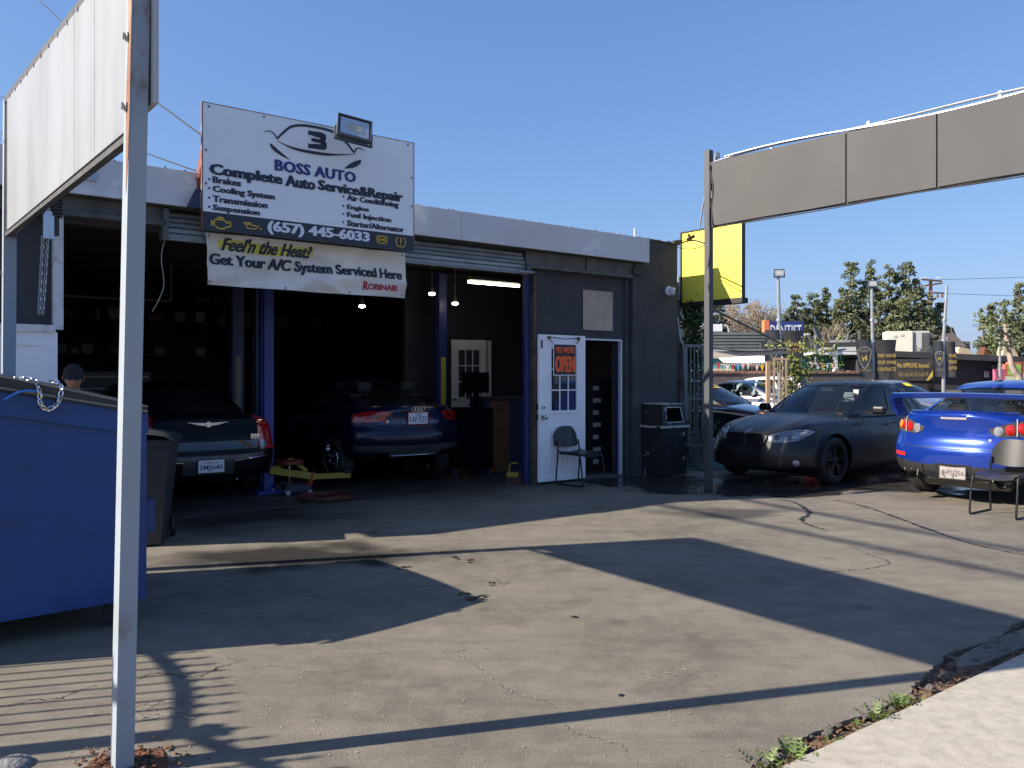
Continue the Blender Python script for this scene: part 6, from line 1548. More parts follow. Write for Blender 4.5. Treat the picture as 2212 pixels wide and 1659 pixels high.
for x in (-.10, .12): line(c1, 'rear', [(x, 1.06), (x+.10, 1.06)], .008, MATS['wheel_grey'], 'glint_strip', .01)
obj('sticker', MB().box(-.05, .0, 0, .003, 0, .04).xf(mt), redl, c1.root).location = (0, .70, -.24)

# 2. dark blue coupe, rear, right bay -------------------------------------
p2 = M('paint_navy', (.004, .007, .032), .25, .2, var=.05, coat=.35)
cf2 = dict(name='parked_coupe', L=4.63, W=1.85, H=1.38, zb=.24, top=[(0, .93), (.07, 1.0), (.16, 1.005), (.5, 1.0), (1.2, .96), (3.2, .94), (3.7, .90), (4.5, .74), (4.63, .70)],
    xr=[(.22, .20), (.36, .06), (.44, .015), (.52, 0), (.60, .0), (.66, .05), (.72, .085), (.80, .09), (.90, .06), (.98, .05)], xf=[(.2, .1), (.5, 0), (.7, .05)], kr=.30, kf=.35, crown=.05, tr=.07, ro=.98, wb=2.75, rw=.345, ra=.385, drop=.15,
    gh=dict(b0=.30, b1=3.35, r0=1.45, r1=2.45, wb=.72, wr=.52, sw=[(.30, .55), (.57, .92)], arch=.10, pc=.16), spokes=5, split=True)
c2 = make_car(cf2, 'dark navy coupe with four ring badge parked nose first in the right bay', 'car', (-1.27, 11.42, .15), (-.6, .8), p2, glass_dk, chrome)
for sg in (-1, 1):
    vw = 'rl30' if sg > 0 else 'rr30'
    patch(c2, vw, [(sg*.44, .90), (sg*.80, .905), (sg*1.08, .86)], [(sg*.60, .765), (sg*.80, .755), (sg*1.08, .755)], tail_red, 'tail_lamp', .010, 14, 4)
    patch(c2, vw, [(sg*.56, .855), (sg*.78, .86)], [(sg*.63, .80), (sg*.78, .80)], tail_dk, 'lamp_core', .016, 8, 3)
    line(c2, 'rear', [(sg*.66, .99), (sg*.66, .90), (sg*.60, .76), (sg*.56, .68)], .007, gap)
    mb = MB()
    for x in (.46, .57): mb.lathe([(.044, -.02), (.046, .06), (.038, .06), (.036, -.01)], 20, 'x', (.16, sg*x, .30), False)
    obj('exhaust_pipe', mb, M('pipe_dark', (.06, .06, .06), .35, .8), c2.root)
line(c2, 'rear', [(-.56, .68), (0, .665), (.56, .68)], .008, gap); line(c2, 'rear', [(-.80, .655), (0, .64), (.80, .655)], .010, gap)
line(c2, 'rear', [(-.66, .975), (0, .99), (.66, .975)], .014, p2, 'lip_spoiler', .014, 24, None, .014)
patch(c2, 'rear', [(-.46, .885), (-.30, .893), (.30, .893), (.46, .885)], [(-.60, .72), (.60, .72)], M('paint_navy_lift', (.012, .022, .075), .28, .4, var=.04, coat=.8), 'trunk_panel', .004, 22, 4)
patch(c2, 'rear', [(-.84, .44), (0, .43), (.84, .44)], [(-.84, .34), (-.42, .34), (-.38, .29), (.38, .29), (.42, .34), (.84, .34)], M('diffuser_grey', (.10, .105, .115), .4, .4), 'diffuser', .008, 30, 4)
line(c2, 'rear', [(-.38, .30), (.38, .30)], .014, chrome, 'diffuser_edge', .014, 20, None, .012)
patch(c2, 'rear', [(-.62, .60), (.62, .60)], [(-.66, .515), (.66, .515)], M('film_gloss', (.015, .015, .03), .06, .3, var=.6, scale=14), 'bumper_sticker', .004, 24, 3)
of, d = view(c2, 'rear'); bx = ray(c2, of(0, .93), d)[0].x-.008; rg = MB()
for k in range(4):
    yc = (k-1.5)*.048; rg.tube([(bx, yc+.030*math.cos(a), .928+.030*math.sin(a)) for a in [j*math.pi/10 for j in range(20)]], .0045, 6, closed=True)
obj('ring_badge', rg, chrome, c2.root)
mt = Matrix.Translation((ray(c2, of(.46, .76), d)[0].x-.012, .47, .745))@Matrix.Rotation(-math.pi/2, 4, 'Z')
obj('badge_letters', text_mb('S5', .0, .10, 0, .035, 0, .03, .15).xf(mt), chrome, c2.root); obj('badge_tab', MB().prism([(-.035, -.005), (-.008, -.005), (.0, .04), (-.025, .04)], -.002, .002).xf(mt), redl, c2.root)
plate(c2, 'rear', 0.0, .80, .305, .155, [('LSJ', .07, .40, .14, .66, navy, .012, 0), ('7537', .50, .95, .14, .66, navy, .012, 0), ('TEXAS', .33, .66, .74, .94, navy, .01, 0), ('*', .42, .48, .30, .50, navy, .02, 0)], plw, redl, 2)

# 3. matte black sedan facing the camera ----------------------------------
glass_md = glass_mat('glass_mid', (.55, .62, .66), .32)
p3 = M('paint_matte_black', (.008, .0085, .010), .36, .1, var=.2, scale=2.5, coat=.15, rvar=.07)
cf3 = dict(name='parked_sedan', L=4.90, W=1.86, H=1.475, zb=.175, ctab=[(0, .955), (.12, .99), (.35, 1.0), (.62, .99), (.80, .96), (.93, .90), (1, .80)], top=[(0, .98), (.15, 1.04), (.6, 1.06), (1.0, 1.0), (3.2, .98), (3.55, .985), (3.9, .955), (4.3, .895), (4.6, .825), (4.80, .76), (4.9, .72)],
    xr=[(.2, .1), (.5, 0), (.9, .05), (1.05, .1)], xf=[(.16, .08), (.20, .02), (.30, .0), (.45, .0), (.55, .03), (.62, .045), (.72, .055), (.80, .06)], kr=.25, kf=.40, crown=.055, tf=.05, hoodline=.018, ro=1.02, wb=2.97, rw=.338, ra=.372,
    gh=dict(b0=.75, b1=3.60, r0=1.55, r1=2.72, wb=.755, wr=.58, sw=[(.13, .25), (.27, .52), (.55, .90)], arch=.05, pc=.18, peak=1.0), spokes=5, split=True)
# place: front left wheel contact at the measured spot
h3 = Vector((-.80, -.60, 0)).normalized(); l3 = Vector((-h3.y, h3.x, 0))
fc3 = Vector((3.38, 11.90, 0))                       # badge, nose centre
org3 = fc3-h3*(4.90-.06)
c3 = make_car(cf3, 'matte black sedan facing the lot with clear headlights and wet ground beneath', 'car', org3, h3, p3, glass_md, M('rim_black', (.03, .03, .034), .3, .6))
c3.bl = M('grille_black', (.006, .006, .007), .35, var=0)
for sg in (-1, 1):
    vw = 'fl24' if sg > 0 else 'fr24'
    hl = patch(c3, vw, [(sg*.40, .70), (sg*.60, .745), (sg*.80, .775), (sg*1.03, .765)], [(sg*.40, .615), (sg*.62, .60), (sg*.84, .635), (sg*1.04, .745)], M('lamp_bowl', (.26, .28, .30), .25, .6, var=.7, scale=22), 'headlamp', .006, 18, 5)
    patch(c3, vw, [(sg*.44, .712), (sg*.60, .755), (sg*.80, .783), (sg*1.0, .772)], [(sg*.44, .697), (sg*.60, .738), (sg*.80, .765), (sg*1.0, .757)], lamp_w, 'light_brow', .016, 16, 2, hl)
    for p_, r_ in ((.535, .052), (.70, .052)):
        disc(c3, vw, sg*p_, .672, r_, lamp_w, 'halo_ring', .020, hl, r_*.78); disc(c3, vw, sg*p_, .672, r_*.72, M('projector', (.05, .055, .06), .05, .3, var=0, coat=1), 'projector', .018, hl, 0, .012)
    patch(c3, vw, [(sg*.80, .745), (sg*.97, .752)], [(sg*.80, .66), (sg*.92, .70)], lamp_w, 'side_reflector', .014, 8, 4, hl)
    # kidney grille half
    g_ = patch(c3, 'front', [(sg*.03, .70), (sg*.20, .705), (sg*.33, .685)], [(sg*.03, .555), (sg*.20, .550), (sg*.30, .575)], c3.bl, 'grille', .008, 12, 5)
    line(c3, 'front', [(sg*.05, .706), (sg*.20, .712), (sg*.34, .688), (sg*.31, .572), (sg*.20, .543), (sg*.05, .546)], .014, p3, 'grille_surround', .016, 34, None, .018)
    for k in range(9): line(c3, 'front', [(sg*(.055+.029*k), .695), (sg*(.053+.0275*k), .565)], .007, M('slat_gloss', (.012, .012, .013), .5), 'grille_slat', .020, 6, g_, .012)
    # lower intake and fog lamp
    vk = 'fl18' if sg > 0 else 'fr18'
    patch(c3, vk, [(sg*.50, .405), (sg*.72, .41), (sg*.90, .385)], [(sg*.50, .275), (sg*.88, .275)], c3.bl, 'air_intake', .004, 12, 4)
    line(c3, vk, [(sg*.48, .415), (sg*.62, .43), (sg*.90, .405)], .02, p3, 'intake_lip', .012, 14, None, .014)
    line(c3, vk, [(sg*.48, .285), (sg*.60, .262), (sg*.95, .262)], .016, p3, 'splitter_blade', .014, 14, None, .014)
    disc(c3, vk, sg*.79, .325, .045, lamp_w, 'fog_lamp', .014, None, 0, .01)
    line(c3, vk, [(sg*.33, .50), (sg*.60, .495), (sg*.95, .53)], .006, gap)
patch(c3, 'front', [(-.42, .465), (.42, .465)], [(-.36, .245), (.36, .245)], c3.bl, 'air_intake', .004, 14, 4)
for k in range(4): line(c3, 'front', [(-.38, .28+.045*k), (.38, .28+.045*k)], .008, MATS['slat_gloss'], 'intake_bar', .010, 14, None, .01)
disc(c3, 'front', 0, .742, .036, M('badge_grey', (.30, .32, .34), .25, .6, var=0), 'round_badge', .012); 
dm = disc(c3, 'front', 0, .742, .024, M('badge_core', (.04, .05, .07), .2, var=0), 'badge_core', .016)
dz = MB(); of, d = view(c3, 'front'); hx = ray(c3, of(0, .742), d)[0].x+.019
dz.add([(hx, 0, .742), (hx, .022, .742), (hx, .016, .758), (hx, 0, .764)], [(0, 1, 2, 3)]); dz.add([(hx, 0, .742), (hx, -.022, .742), (hx, -.016, .726), (hx, 0, .720)], [(0, 1, 2, 3)]); obj('badge_quarter', dz, plw, c3.root)
line(c3, 'front', [(-.80, .765), (-.45, .775), (-.3, .745), (0, .765), (.3, .745), (.45, .775), (.80, .765)], .006, gap)
for sg in (-1, 1):
    vw = 'left' if sg > 0 else 'right'
    line(c3, vw, [(3.35, .93), (3.38, .75), (3.36, .50), (3.34, .27)], .007, gap); line(c3, vw, [(2.28, .96), (2.30, .6), (2.28, .27)], .007, gap)
    line(c3, vw, [(1.2, .80), (2.4, .765), (3.6, .735)], .014, p3, 'side_crease', .003, 26, None, .010)
    line(c3, vw, [(1.4, .26), (3.5, .25)], .03, p3, 'sill_line', .004, 16, None, .014)
    for x in (2.42, 1.32): obj('door_handle', MB().box(x, x+.20, sg*.925, sg*.950, .825, .855, .008), p3, c3.root)
    mr = MB().box(-.055, .055, -.0, .20, -.055, .065, .035); m4 = Matrix.Translation((3.02, sg*.90, 1.03))
    if sg < 0: m4 = m4@Matrix.Scale(-1, 4, (0, 1, 0))
    mo = obj('side_mirror', mr.xf(m4), p3, c3.root)
    obj('mirror_blinker', MB().box(.056, .060, .03, .17, -.01, .003).xf(m4), M('trim_black', None), mo)
    obj('mirror_stalk', MB().box(-.03, .03, -.12, .01, -.055, -.02).xf(m4), p3, mo)
    line(c3, vw, [(3.22, .735), (3.22, .70)], .14, c3.bl, 'fender_vent', .004, 4)
# paper and mirror behind the windshield
obj('paper_sheet', MB().add([(2.62, .18, 1.14), (2.60, .36, 1.15), (2.56, .30, 1.27), (2.57, .22, 1.25)], [(0, 1, 2, 3)]).add([(2.625, .16, 1.20), (2.60, .34, 1.22), (2.55, .31, 1.33), (2.57, .20, 1.33)], [(0, 1, 2, 3)]), M('paper_lit', (.75, .78, .78), .7, var=0), c3.root)
obj('rear_view_mirror', MB().box(2.78, 2.80, -.11, .11, 1.30, 1.35, .006), M('mirror_face', (.5, .52, .55), .1, .8, var=0), c3.root)
obj('toll_tag', MB().box(2.83, 2.835, .48, .56, 1.27, 1.33), plw, c3.root)
# water streaks on the roof
line(c3, 'right', [(3.5, .99), (3.9, .96), (4.5, .86)], .004, gap)
for sg in (-1, 1): line(c3, 'top', [(3.52, sg*.70), (4.1, sg*.66), (4.70, sg*.60)], .006, gap)
wp = MB(); q = random.Random(3)
for i in range(240):
    x, y = q.uniform(1.6, 2.75), q.uniform(-.55, .55); h, nn = ray(c3, (x, y, 4), (0, 0, -1))
    if h is None: continue
    l = q.uniform(.006, .03); w_ = q.uniform(.003, .008); wp.add([h+Vector((-l, -w_, .004)), h+Vector((l, -w_, .004)), h+Vector((l, w_, .004)), h+Vector((-l, w_, .004))], [(0, 1, 2, 3)])
wo_ = obj('water_beads', wp, M('water_bead', (.10, .11, .13), .03, .4, var=0), c3.root); wo_['kind'] = 'stuff'

# 4. bright blue sedan with a tall rear wing ------------------------------
p4 = M('paint_bright_blue', (.010, .045, .34), .20, .45, var=.03, coat=1)
cf4 = dict(name='parked_sedan', L=4.5, W=1.80, H=1.485, zb=.27, top=[(0, 1.06), (.08, 1.12), (.5, 1.10), (.9, 1.03), (3.0, 1.02), (3.5, .98), (4.4, .82), (4.5, .78)],
    xr=[(.25, .14), (.34, .05), (.52, .01), (.62, .0), (.665, .005), (.70, .05), (.76, .075), (.90, .085), (1.02, .05), (1.1, .03)], xf=[(.2, .1), (.5, 0), (.8, .06)], kr=.26, kf=.3, crown=.045, tr=.06, ro=.95, wb=2.65, rw=.325, ra=.36,
    gh=dict(b0=.42, b1=3.25, r0=1.25, r1=2.30, wb=.76, wr=.56, sw=[(.14, .30), (.32, .58), (.60, .90)], arch=.06, pc=.16), spokes=10, tread=True)
h4 = Vector((.80, .60, 0)); r4 = Vector((.60, -.80, 0))
c4 = make_car(cf4, 'bright blue sedan with tall rear wing parked tail towards the lot', 'car', (5.26, 9.86, 0), h4, p4, glass_md, chrome)
for sg in (-1, 1):
    vw = 'rl26' if sg > 0 else 'rr26'
    hs = patch(c4, vw, [(sg*.42, .905), (sg*.66, .985), (sg*.96, 1.035)], [(sg*.46, .85), (sg*.55, .82), (sg*.96, .84)], M('lamp_case', (.055, .045, .045), .45, .0, var=.3), 'tail_lamp', .006, 18, 5)
    for p_, z_, r_, mt_ in ((.535, .885, .058, lamp_w), (.665, .905, .060, tail_red), (.80, .925, .062, tail_red), (.905, .925, .050, lamp_a)): disc(c4, vw, sg*p_, z_, r_, mt_, 'lamp_bulb', .014, hs, 0, .014)
    line(c4, vw, [(sg*.735, 1.02), (sg*.735, .83)], .012, M('seam_white', (.4, .4, .42), .3), 'lamp_seam', .020, 8, hs)
    line(c4, 'rear', [(sg*.70, 1.03), (sg*.665, .83), (sg*.64, .665)], .008, gap)
    patch(c4, 'rear', [(sg*.62, .575), (sg*.80, .585)], [(sg*.62, .530), (sg*.80, .535)], M('reflector_red', (.60, .03, .03), .2, var=.1, coat=.6), 'reflector', .008, 6, 2)
    patch(c4, 'rear', [(sg*.37, .455), (sg*.60, .475), (sg*.86, .50)], [(sg*.37, .27), (sg*.84, .30)], M('diffuser_plastic', (.022, .022, .022), .55, bump=.1), 'diffuser_side', .016, 12, 5)
    for x in (.44, .54, .66):
        hx_ = view(c4, 'rear'); h_ = ray(c4, hx_[0](sg*x, .36), hx_[1])[0]
        obj('fin', MB().prism([(h_.x-.045, .30), (h_.x+.05, .27), (h_.x+.03, .42), (h_.x-.005, .44)], sg*x-.007, sg*x+.007), MATS['diffuser_plastic'], c4.root)
    mb = MB().lathe([(.062, -.05), (.066, .0), (.066, .14), (.056, .14), (.054, -.045)], 24, 'x', (.035, sg*.56, .300), False); mb.lathe([(.0005, .05), (.055, .05)], 24, 'x', (.035, sg*.56, .300), False); obj('exhaust_pipe', mb, M('pipe_steel', (.09, .085, .08), .3, .8), c4.root)
    # wing end supports
    wpz = MB(); rows = [(1.03, .20, .46, .77), (1.10, .17, .42, .79), (1.18, .12, .36, .795), (1.25, .07, .31, .785), (1.292, .05, .28, .755)]
    wpz.add([(x, sg*(yc+o), z) for z, xa, xb, yc in rows for x, o in ((xa, -.02), (xb, -.02), (xb, .018), (xa, .018))], [(4*i+a, 4*i+(a+1) % 4, 4*i+4+(a+1) % 4, 4*i+4+a) for i in range(4) for a in range(4)]+[(0, 1, 2, 3), (16, 17, 18, 19)])
    obj('wing_support', wpz, p4, c4.root)
def wsec(y):
    zc = 1.30+.012*(1-(y/.76)**2); x0 = .02+.02*(y/.76)**2; return [(x0, zc+.012), (x0+.05, zc+.022), (x0+.15, zc+.012), (x0+.28, zc-.035), (x0+.15, zc-.052), (x0+.03, zc-.038)]
mb = MB(); ys = lin(-.765, .765, 24); vs = [Vector((x, y, z)) for y in ys for x, z in wsec(y)]; k = 6
mb.add(vs, [(i*k+a, i*k+(a+1) % k, (i+1)*k+(a+1) % k, (i+1)*k+a) for i in range(24) for a in range(k)]+[tuple(range(k)), tuple(range(24*k, 25*k))], True); obj('rear_wing', mb, p4, c4.root)
line(c4, 'rear', [(-.64, .665), (0, .655), (.64, .665)], .010, gap)
line(c4, 'rear', [(-.86, .640), (0, .630), (.86, .640)], .012, p4, 'bumper_crease', .002, 26, None, .006)
line(c4, 'rear', [(-.62, 1.075), (0, 1.09), (.62, 1.075)], .03, p4, 'lip_spoiler', .012, 24, None, .03)
br_ = patch(c4, 'rear', [(-.15, 1.035), (.15, 1.035)], [(-.15, 1.012), (.15, 1.012)], M('brake_lens', (.42, .36, .35), .2, var=.3, scale=40, coat=1), 'brake_lamp', .008, 8, 2)
disc(c4, 'rear', -.395, .775, .020, lamp_w, 'key_lock', .006, None, 0, .004)
patch(c4, 'rear', [(-.36, .455), (.36, .455)], [(-.36, .27), (.36, .27)], MATS['diffuser_plastic'], 'diffuser_middle', .010, 10, 5)
patch(c4, 'rear', [(-.21, .475), (.21, .475)], [(-.20, .28), (.20, .28)], M('recess_black', (.012, .012, .013), .6), 'plate_recess', .012, 6, 3)
for k in range(4):
    for sg in (-1, 1): line(c4, 'rear', [(sg*.23, .30+.022*k), (sg*.34, .30+.022*k)], .006, gap, 'vent_slot', .014, 4)
plate(c4, 'rear', .0, .375, .30, .145, [('8HTLJ56', .08, .94, .18, .66, MATS['lamp_case'], .0, 0), ('COSTA MESA', .20, .82, 1.0, 1.09, plw, .0, 0)], worn('plate_scuffed', (.34, .31, .31), (.13, .12, .12), .45, 22, .6, soft=.04), blkf, 0)
patch(c4, 'rear', [(-.16, .297), (.16, .297)], [(-.16, .272), (.16, .272)], worn('frame_letters', (.45, .45, .45), (.10, .10, .10), .5, 60, .5), 'plate_strip', .03, 6, 1)
patch(c4, 'rear', [(-.42, .255), (.42, .255)], [(-.42, .245), (.42, .245)], M('silver_lip', (.35, .35, .34), .4, .5), 'lower_lip', .02, 10, 1)
obj('muffler', MB().lathe([(.09, -.5), (.11, -.46), (.11, .46), (.09, .5)], 16, 'y', (.42, 0, .27)), M('muffler_steel', (.14, .135, .13), .5, .6), c4.root)
an = MB().box(1.20, 1.32, -.03, .03, 1.462, 1.485, .008); an.tube([(1.30, 0, 1.48), (1.24, 0, 1.56), (1.08, 0, 1.66)], .004, 5); an.tube([(1.16, 0, 1.61), (1.08, 0, 1.66)], .007, 5); obj('roof_antenna', an, M('rubber', None), c4.root)
for sg in (-1, 1):
    mo = obj('side_mirror', MB().box(2.72, 2.80, sg*.88, sg*1.06, 1.02, 1.14, .03), p4, c4.root)

# 5. cars in the lot behind ------------------------------------------------
glass_lt = glass_mat('glass_light', (.62, .74, .74), .22)
def bgcar(name, label, px, Y, heading, paint, H=1.45, L=4.7, W=1.8, top=None, gh=None, z=0, refx=1.0, intr=True):
    cf = dict(name=name, L=L, W=W, H=H, zb=.22, top=top or [(0, .95), (.1, 1.0), (.5, 1.02), (.9, .97), (3.2, .95), (3.5, .93), (4.2, .82), (4.6, .72), (4.7, .68)], xr=[(.2, .1), (.5, 0), (1, .08)], xf=[(.2, .1), (.45, 0), (.7, .05)], kr=.28, kf=.38, crown=.05, ro=.95, wb=2.75, rw=.33, ra=.36,
              gh=gh or dict(b0=.45, b1=3.5, r0=1.35, r1=2.5, wb=.74, wr=.57, sw=[(.12, .24), (.26, .52), (.55, .90)], arch=.07, pc=.16), spokes=8)
    h = Vector((*heading, 0)).normalized(); x = (px-CX)/F_PX*Y; o = Vector((x, Y, z))-h*(L*refx)
    return make_car(cf, label, 'car', o, h, paint, glass_lt, chrome, 'cars for sale in the lot behind', True, intr)
b1 = bgcar('parked_sedan', 'glossy black sedan with yellow windshield sticker behind the right hand post', 1728, 17.6, (.74, -.67), M('paint_gloss_black', (.010, .011, .014), .12, .3, var=.05, coat=1), 1.48)
patch(b1, 'fr30', [(-.45, .70), (-.98, .78)], [(-.50, .58), (-.98, .70)], MATS['lamp_bowl'], 'headlamp', .010, 8, 4); patch(b1, 'fr30', [(-.80, .755), (-.99, .785)], [(-.84, .69), (-.99, .70)], lamp_a, 'marker_lamp', .016, 6, 3)
patch(b1, 'fl30', [(.45, .70), (.98, .78)], [(.50, .58), (.98, .70)], MATS['lamp_bowl'], 'headlamp', .010, 8, 4)
line(b1, 'right', [(.6, .90), (2.5, .87), (3.4, .85)], .016, chrome, 'window_strip', .004, 20)
for sg in (-1, 1): obj('side_mirror', MB().box(2.78, 2.90, sg*.86, sg*1.04, .95, 1.07, .03), MATS['paint_gloss_black'], b1.root)
stk = M('sticker_yellow', (.85, .70, .02), .5, var=0)
def sticker(c, y0, w, txt=None):
    G = c.G; mb = MB(); mb.grid(lambda i, j: G(1, (y0+w*i)/c.cf['gh']['wb'], .74+.17*j)+Vector((.012, 0, .008)), 6, 2); o = obj('price_sticker', mb, stk, c.root)
    if txt:
        tm = text_mb(txt, 0, 1, 0, 1, 0, .03); f = MB(); f.v = [G(1, (y0+w*(.85-.7*(v.x)))/c.cf['gh']['wb'] if True else 0, .77+.10*v.z)+Vector((.018, 0, .012)) for v in tm.v]; f.f = tm.f; f.sm = tm.sm; obj('lettering', f, M('print_red_dark', (.35, .05, .02), .6, var=0), o)
sticker(b1, -.45, .5, '2013')
b2 = bgcar('parked_sedan', 'dark silver sedan with yellow 2016 sticker on its windshield', 1795, 23.5, (.72, -.69), M('paint_silver', (.36, .36, .38), .25, .7, var=.04, coat=1), 1.46)
for sg in (-1, 1): obj('side_mirror', MB().box(2.78, 2.90, sg*.86, sg*1.04, .95, 1.07, .03), MATS['trim_black'], b2.root)
sticker(b2, -.35, .55, '2016')
b3 = bgcar('parked_wagon', 'white small wagon behind the dark silver sedan', 1845, 27.5, (.74, -.67), M('paint_white', (.72, .72, .72), .3, var=.02, coat=.8), 1.60, gh=dict(b0=.15, b1=3.6, r0=.7, r1=2.7, wb=.76, wr=.60, sw=[(.08, .30), (.33, .58), (.61, .90)], arch=.08, pc=.14), refx=.95)
b4 = bgcar('parked_hatchback', 'dark red edged sedan roof between the black and blue cars', 2020, 19.5, (.35, -.93), M('paint_dark_red', (.10, .012, .016), .25, .3, var=.05, coat=1), 1.46)
b5 = bgcar('parked_sedan', 'silver sedan with yellow green sticker left of the blue car', 2095, 23.5, (.45, -.89), MATS['paint_silver'], 1.46)
sticker(b5, -.2, .35)
b6 = bgcar('parked_sedan', 'dark sedan seen through the barred gate at the wall corner', 1560, 26.0, (.86, -.51), M('paint_slate', (.05, .055, .065), .2, .4, coat=1), 1.46)
# ------------------------------------------------------------- beyond the lot
def zat(py, Y): return EYE+(HZ-py)/F_PX*Y
def xat(px, Y): return (px-CX)/F_PX*Y
def P3(px, py, Y): return AT(px, py, Y)
def at_thing(name, label, cat, px, Y, z=0, rz=0, group=None): return thing(name, label, cat, (xat(px, Y), Y, z), rz, group)
# low wall with a tiled cap
Yw = 30; x0, x1 = xat(1455, Yw), xat(1908, Yw); zt_ = zat(807, Yw)
t = at_thing('low_wall', 'low taupe wall with brick capping along the back of the car lot', 'wall', 1455, Yw)
Lw = x1-x0; obj('wall', MB().box(0, Lw, 0, .25, 0, zt_), M('taupe_stucco', (.105, .088, .082), .9, var=.15, scale=2, bump=.3), t)
mb = MB(); q = random.Random(6); k = 0; x = 0
while x < Lw:
    w_ = .20; mb.box(x, x+w_-.02, -.05, .3, zt_+.002, zt_+.07+q.uniform(0, .04)); x += w_
o = obj('cap_brick', mb, M('cap_brick', (.22, .12, .09), .9, var=.4, scale=6), t); o['kind'] = 'stuff'
# teal shop with white awning
Yt = 40
t = at_thing('teal_shop', 'long low teal shop with cream windows and grey siding above', 'building', 1500, Yt)
X0 = xat(1500, Yt); ex = lambda px: xat(px, Yt)-X0; ez = lambda py: zat(py, Yt)
teal = M('teal_paint', (.10, .36, .36), .7, var=.08); tealg = M('teal_green', (.03, .17, .13), .7, var=.1); cream = M('cream_paint', (.58, .54, .42), .7, var=.06); gry = M('siding_grey', (.10, .115, .11), .8, var=.12, scale=2)
obj('wall', MB().box(0, ex(1740), 0, 8, 0, ez(772)).box(ex(1740)+.001, ex(1905), .0, 8, 0, ez(765)), teal, t)
obj('dark_wall', MB().box(ex(1740), ex(1905), -.02, -.001, 0, ez(768)), tealg, t)
for k in range(6):
    z0 = ez(757)+(ez(717)-ez(757))*k/6; z1 = ez(757)+(ez(717)-ez(757))*(k+1)/6; mb = MB(); mb.add([(0, -.06, z0), (ex(1690), -.06, z0), (ex(1690), -.02, z1-.01), (0, -.02, z1-.01), (0, 1, z0), (ex(1690), 1, z0), (ex(1690), 1, z1-.01), (0, 1, z1-.01)], [(0, 1, 2, 3), (3, 2, 6, 7), (0, 4, 5, 1), (1, 5, 6, 2), (0, 3, 7, 4)])
    obj('siding_board', mb, gry, t)
obj('fascia', MB().box(0, ex(1690), -.12, -.061, ez(775), ez(756)), M('pale_fascia', (.34, .36, .33), .7, var=.05), t)
obj('roof', MB().box(ex(1640), ex(1905), -.3, 8, ez(765), ez(740)).box(ex(1515), ex(1580), .5, 3, ez(717), ez(708)), M('roof_dark', (.045, .048, .052), .8, var=.15), t)
mb = MB()
nn_ = 26
for i in range(nn_):
    a, b = ex(1545)+(ex(1692)-ex(1545))*i/nn_, ex(1545)+(ex(1692)-ex(1545))*(i+1)/nn_
    for j in range(4):
        u0, u1 = a+(b-a)*j/4, a+(b-a)*(j+1)/4; h = lambda u: .05*math.sin((u-a)/(b-a)*2*math.pi); mb.add([(u0, -.2, ez(770)+h(u0)), (u1, -.2, ez(770)+h(u1)), (u1, -1.7, ez(786)+h(u1)), (u0, -1.7, ez(786)+h(u0))], [(0, 1, 2, 3)])
obj('corrugated_awning', mb, M('awning_grey', (.55, .55, .56), .6, var=.05), t)
obj('awning_edge', MB().box(ex(1730), ex(1905), -1.6, -.3, ez(768), ez(762)), M('awning_edge', (.70, .70, .72), .5, var=.03), t)
obj('awning_roof', MB().add([(ex(1730), -1.6, ez(762)+.01), (ex(1905), -1.6, ez(760)+.01), (ex(1905), -.2, ez(748)), (ex(1775), -.2, ez(750))], [(0, 1, 2, 3)]), M('awning_roof', (.32, .32, .31), .7, var=.1), t)
obj('white_post', MB().box(ex(1774), ex(1782), -1.55, -1.4, 0, ez(768)), M('awning_edge', None), t)
for a, b, c_, d_ in ((1540, 1586, 796, 806), (1608, 1652, 788, 806), (1791, 1812, 797, 808), (1814, 1832, 797, 808)):
    f = obj('window', MB().box(ex(a), ex(b), -.08, -.021, ez(d_)-.5, ez(c_)), cream, t)
    m_ = (a+b)/2
    for u0, u1 in ((a+2, m_-1), (m_+1, b-2)): obj('pane', MB().box(ex(u0), ex(u1), -.1, -.081, ez(d_)-.4, ez(c_)-.12), M('pane_grey', (.06, .08, .09), .15, var=0), f)
obj('utility_cabinet', MB().box(ex(1837), ex(1856), -.9, -.3, 0, ez(778)), M('cabinet_beige', (.38, .34, .27), .7, var=.08), t)
# duct, dish, antenna, roof box
t = at_thing('roof_duct', 'fat silver duct pipe lying on the teal shop roof', 'duct', 1795, 41, zat(747, 41))
obj('pipe', MB().tube(crv([(-.25, 0, -.15), (.0, 0, .03), (.3, 0, .08), (1.8, .1, .10)], 5), .22, 14), M('duct_silver', (.42, .41, .39), .4, .6, var=.2, scale=4), t)
obj('vent_stub', MB().tube([(1.35, -.2, -.2), (1.35, -.2, .75)], .09), rail_dk, t)
obj('duct_strap', MB().tube([(.7, -.24, .3), (.55, -.2, .6), (.85, -.1, .72), (.75, 0, .2)], .02), galv, t)
t = at_thing('satellite_dish', 'grey satellite dish with a long pale arm on the shop roof', 'satellite dish', 1757, 38.5, zat(745, 38.5))
ds = MB(); ds.lathe([(.001, .0), (.22, .03), (.38, .10), (.42, .13)], 20, 'z', caps=False); ds.xf(Matrix.Translation((.1, 0, .45))@Matrix.Rotation(R(62), 4, 'Y')@Matrix.Rotation(R(30), 4, 'X')@Matrix.Scale(1.15, 4)); obj('dish', ds, M('dish_grey', (.11, .115, .12), .5, var=.1), t)
obj('arm', MB().bar((-.05, -.1, .0), (-.45, -.5, .42), .07, .07).box(-.62, -.38, -.56, -.46, .40, .50, .03), M('dish_pale', (.5, .5, .48), .5), t)
obj('mast', MB().tube([(.1, 0, -.9), (.1, 0, .45)], .05), galv, t)
t = at_thing('roof_box', 'small white box with a conduit on the grey siding roof', 'roof unit', 1543, 40.5, zat(717, 40.5))
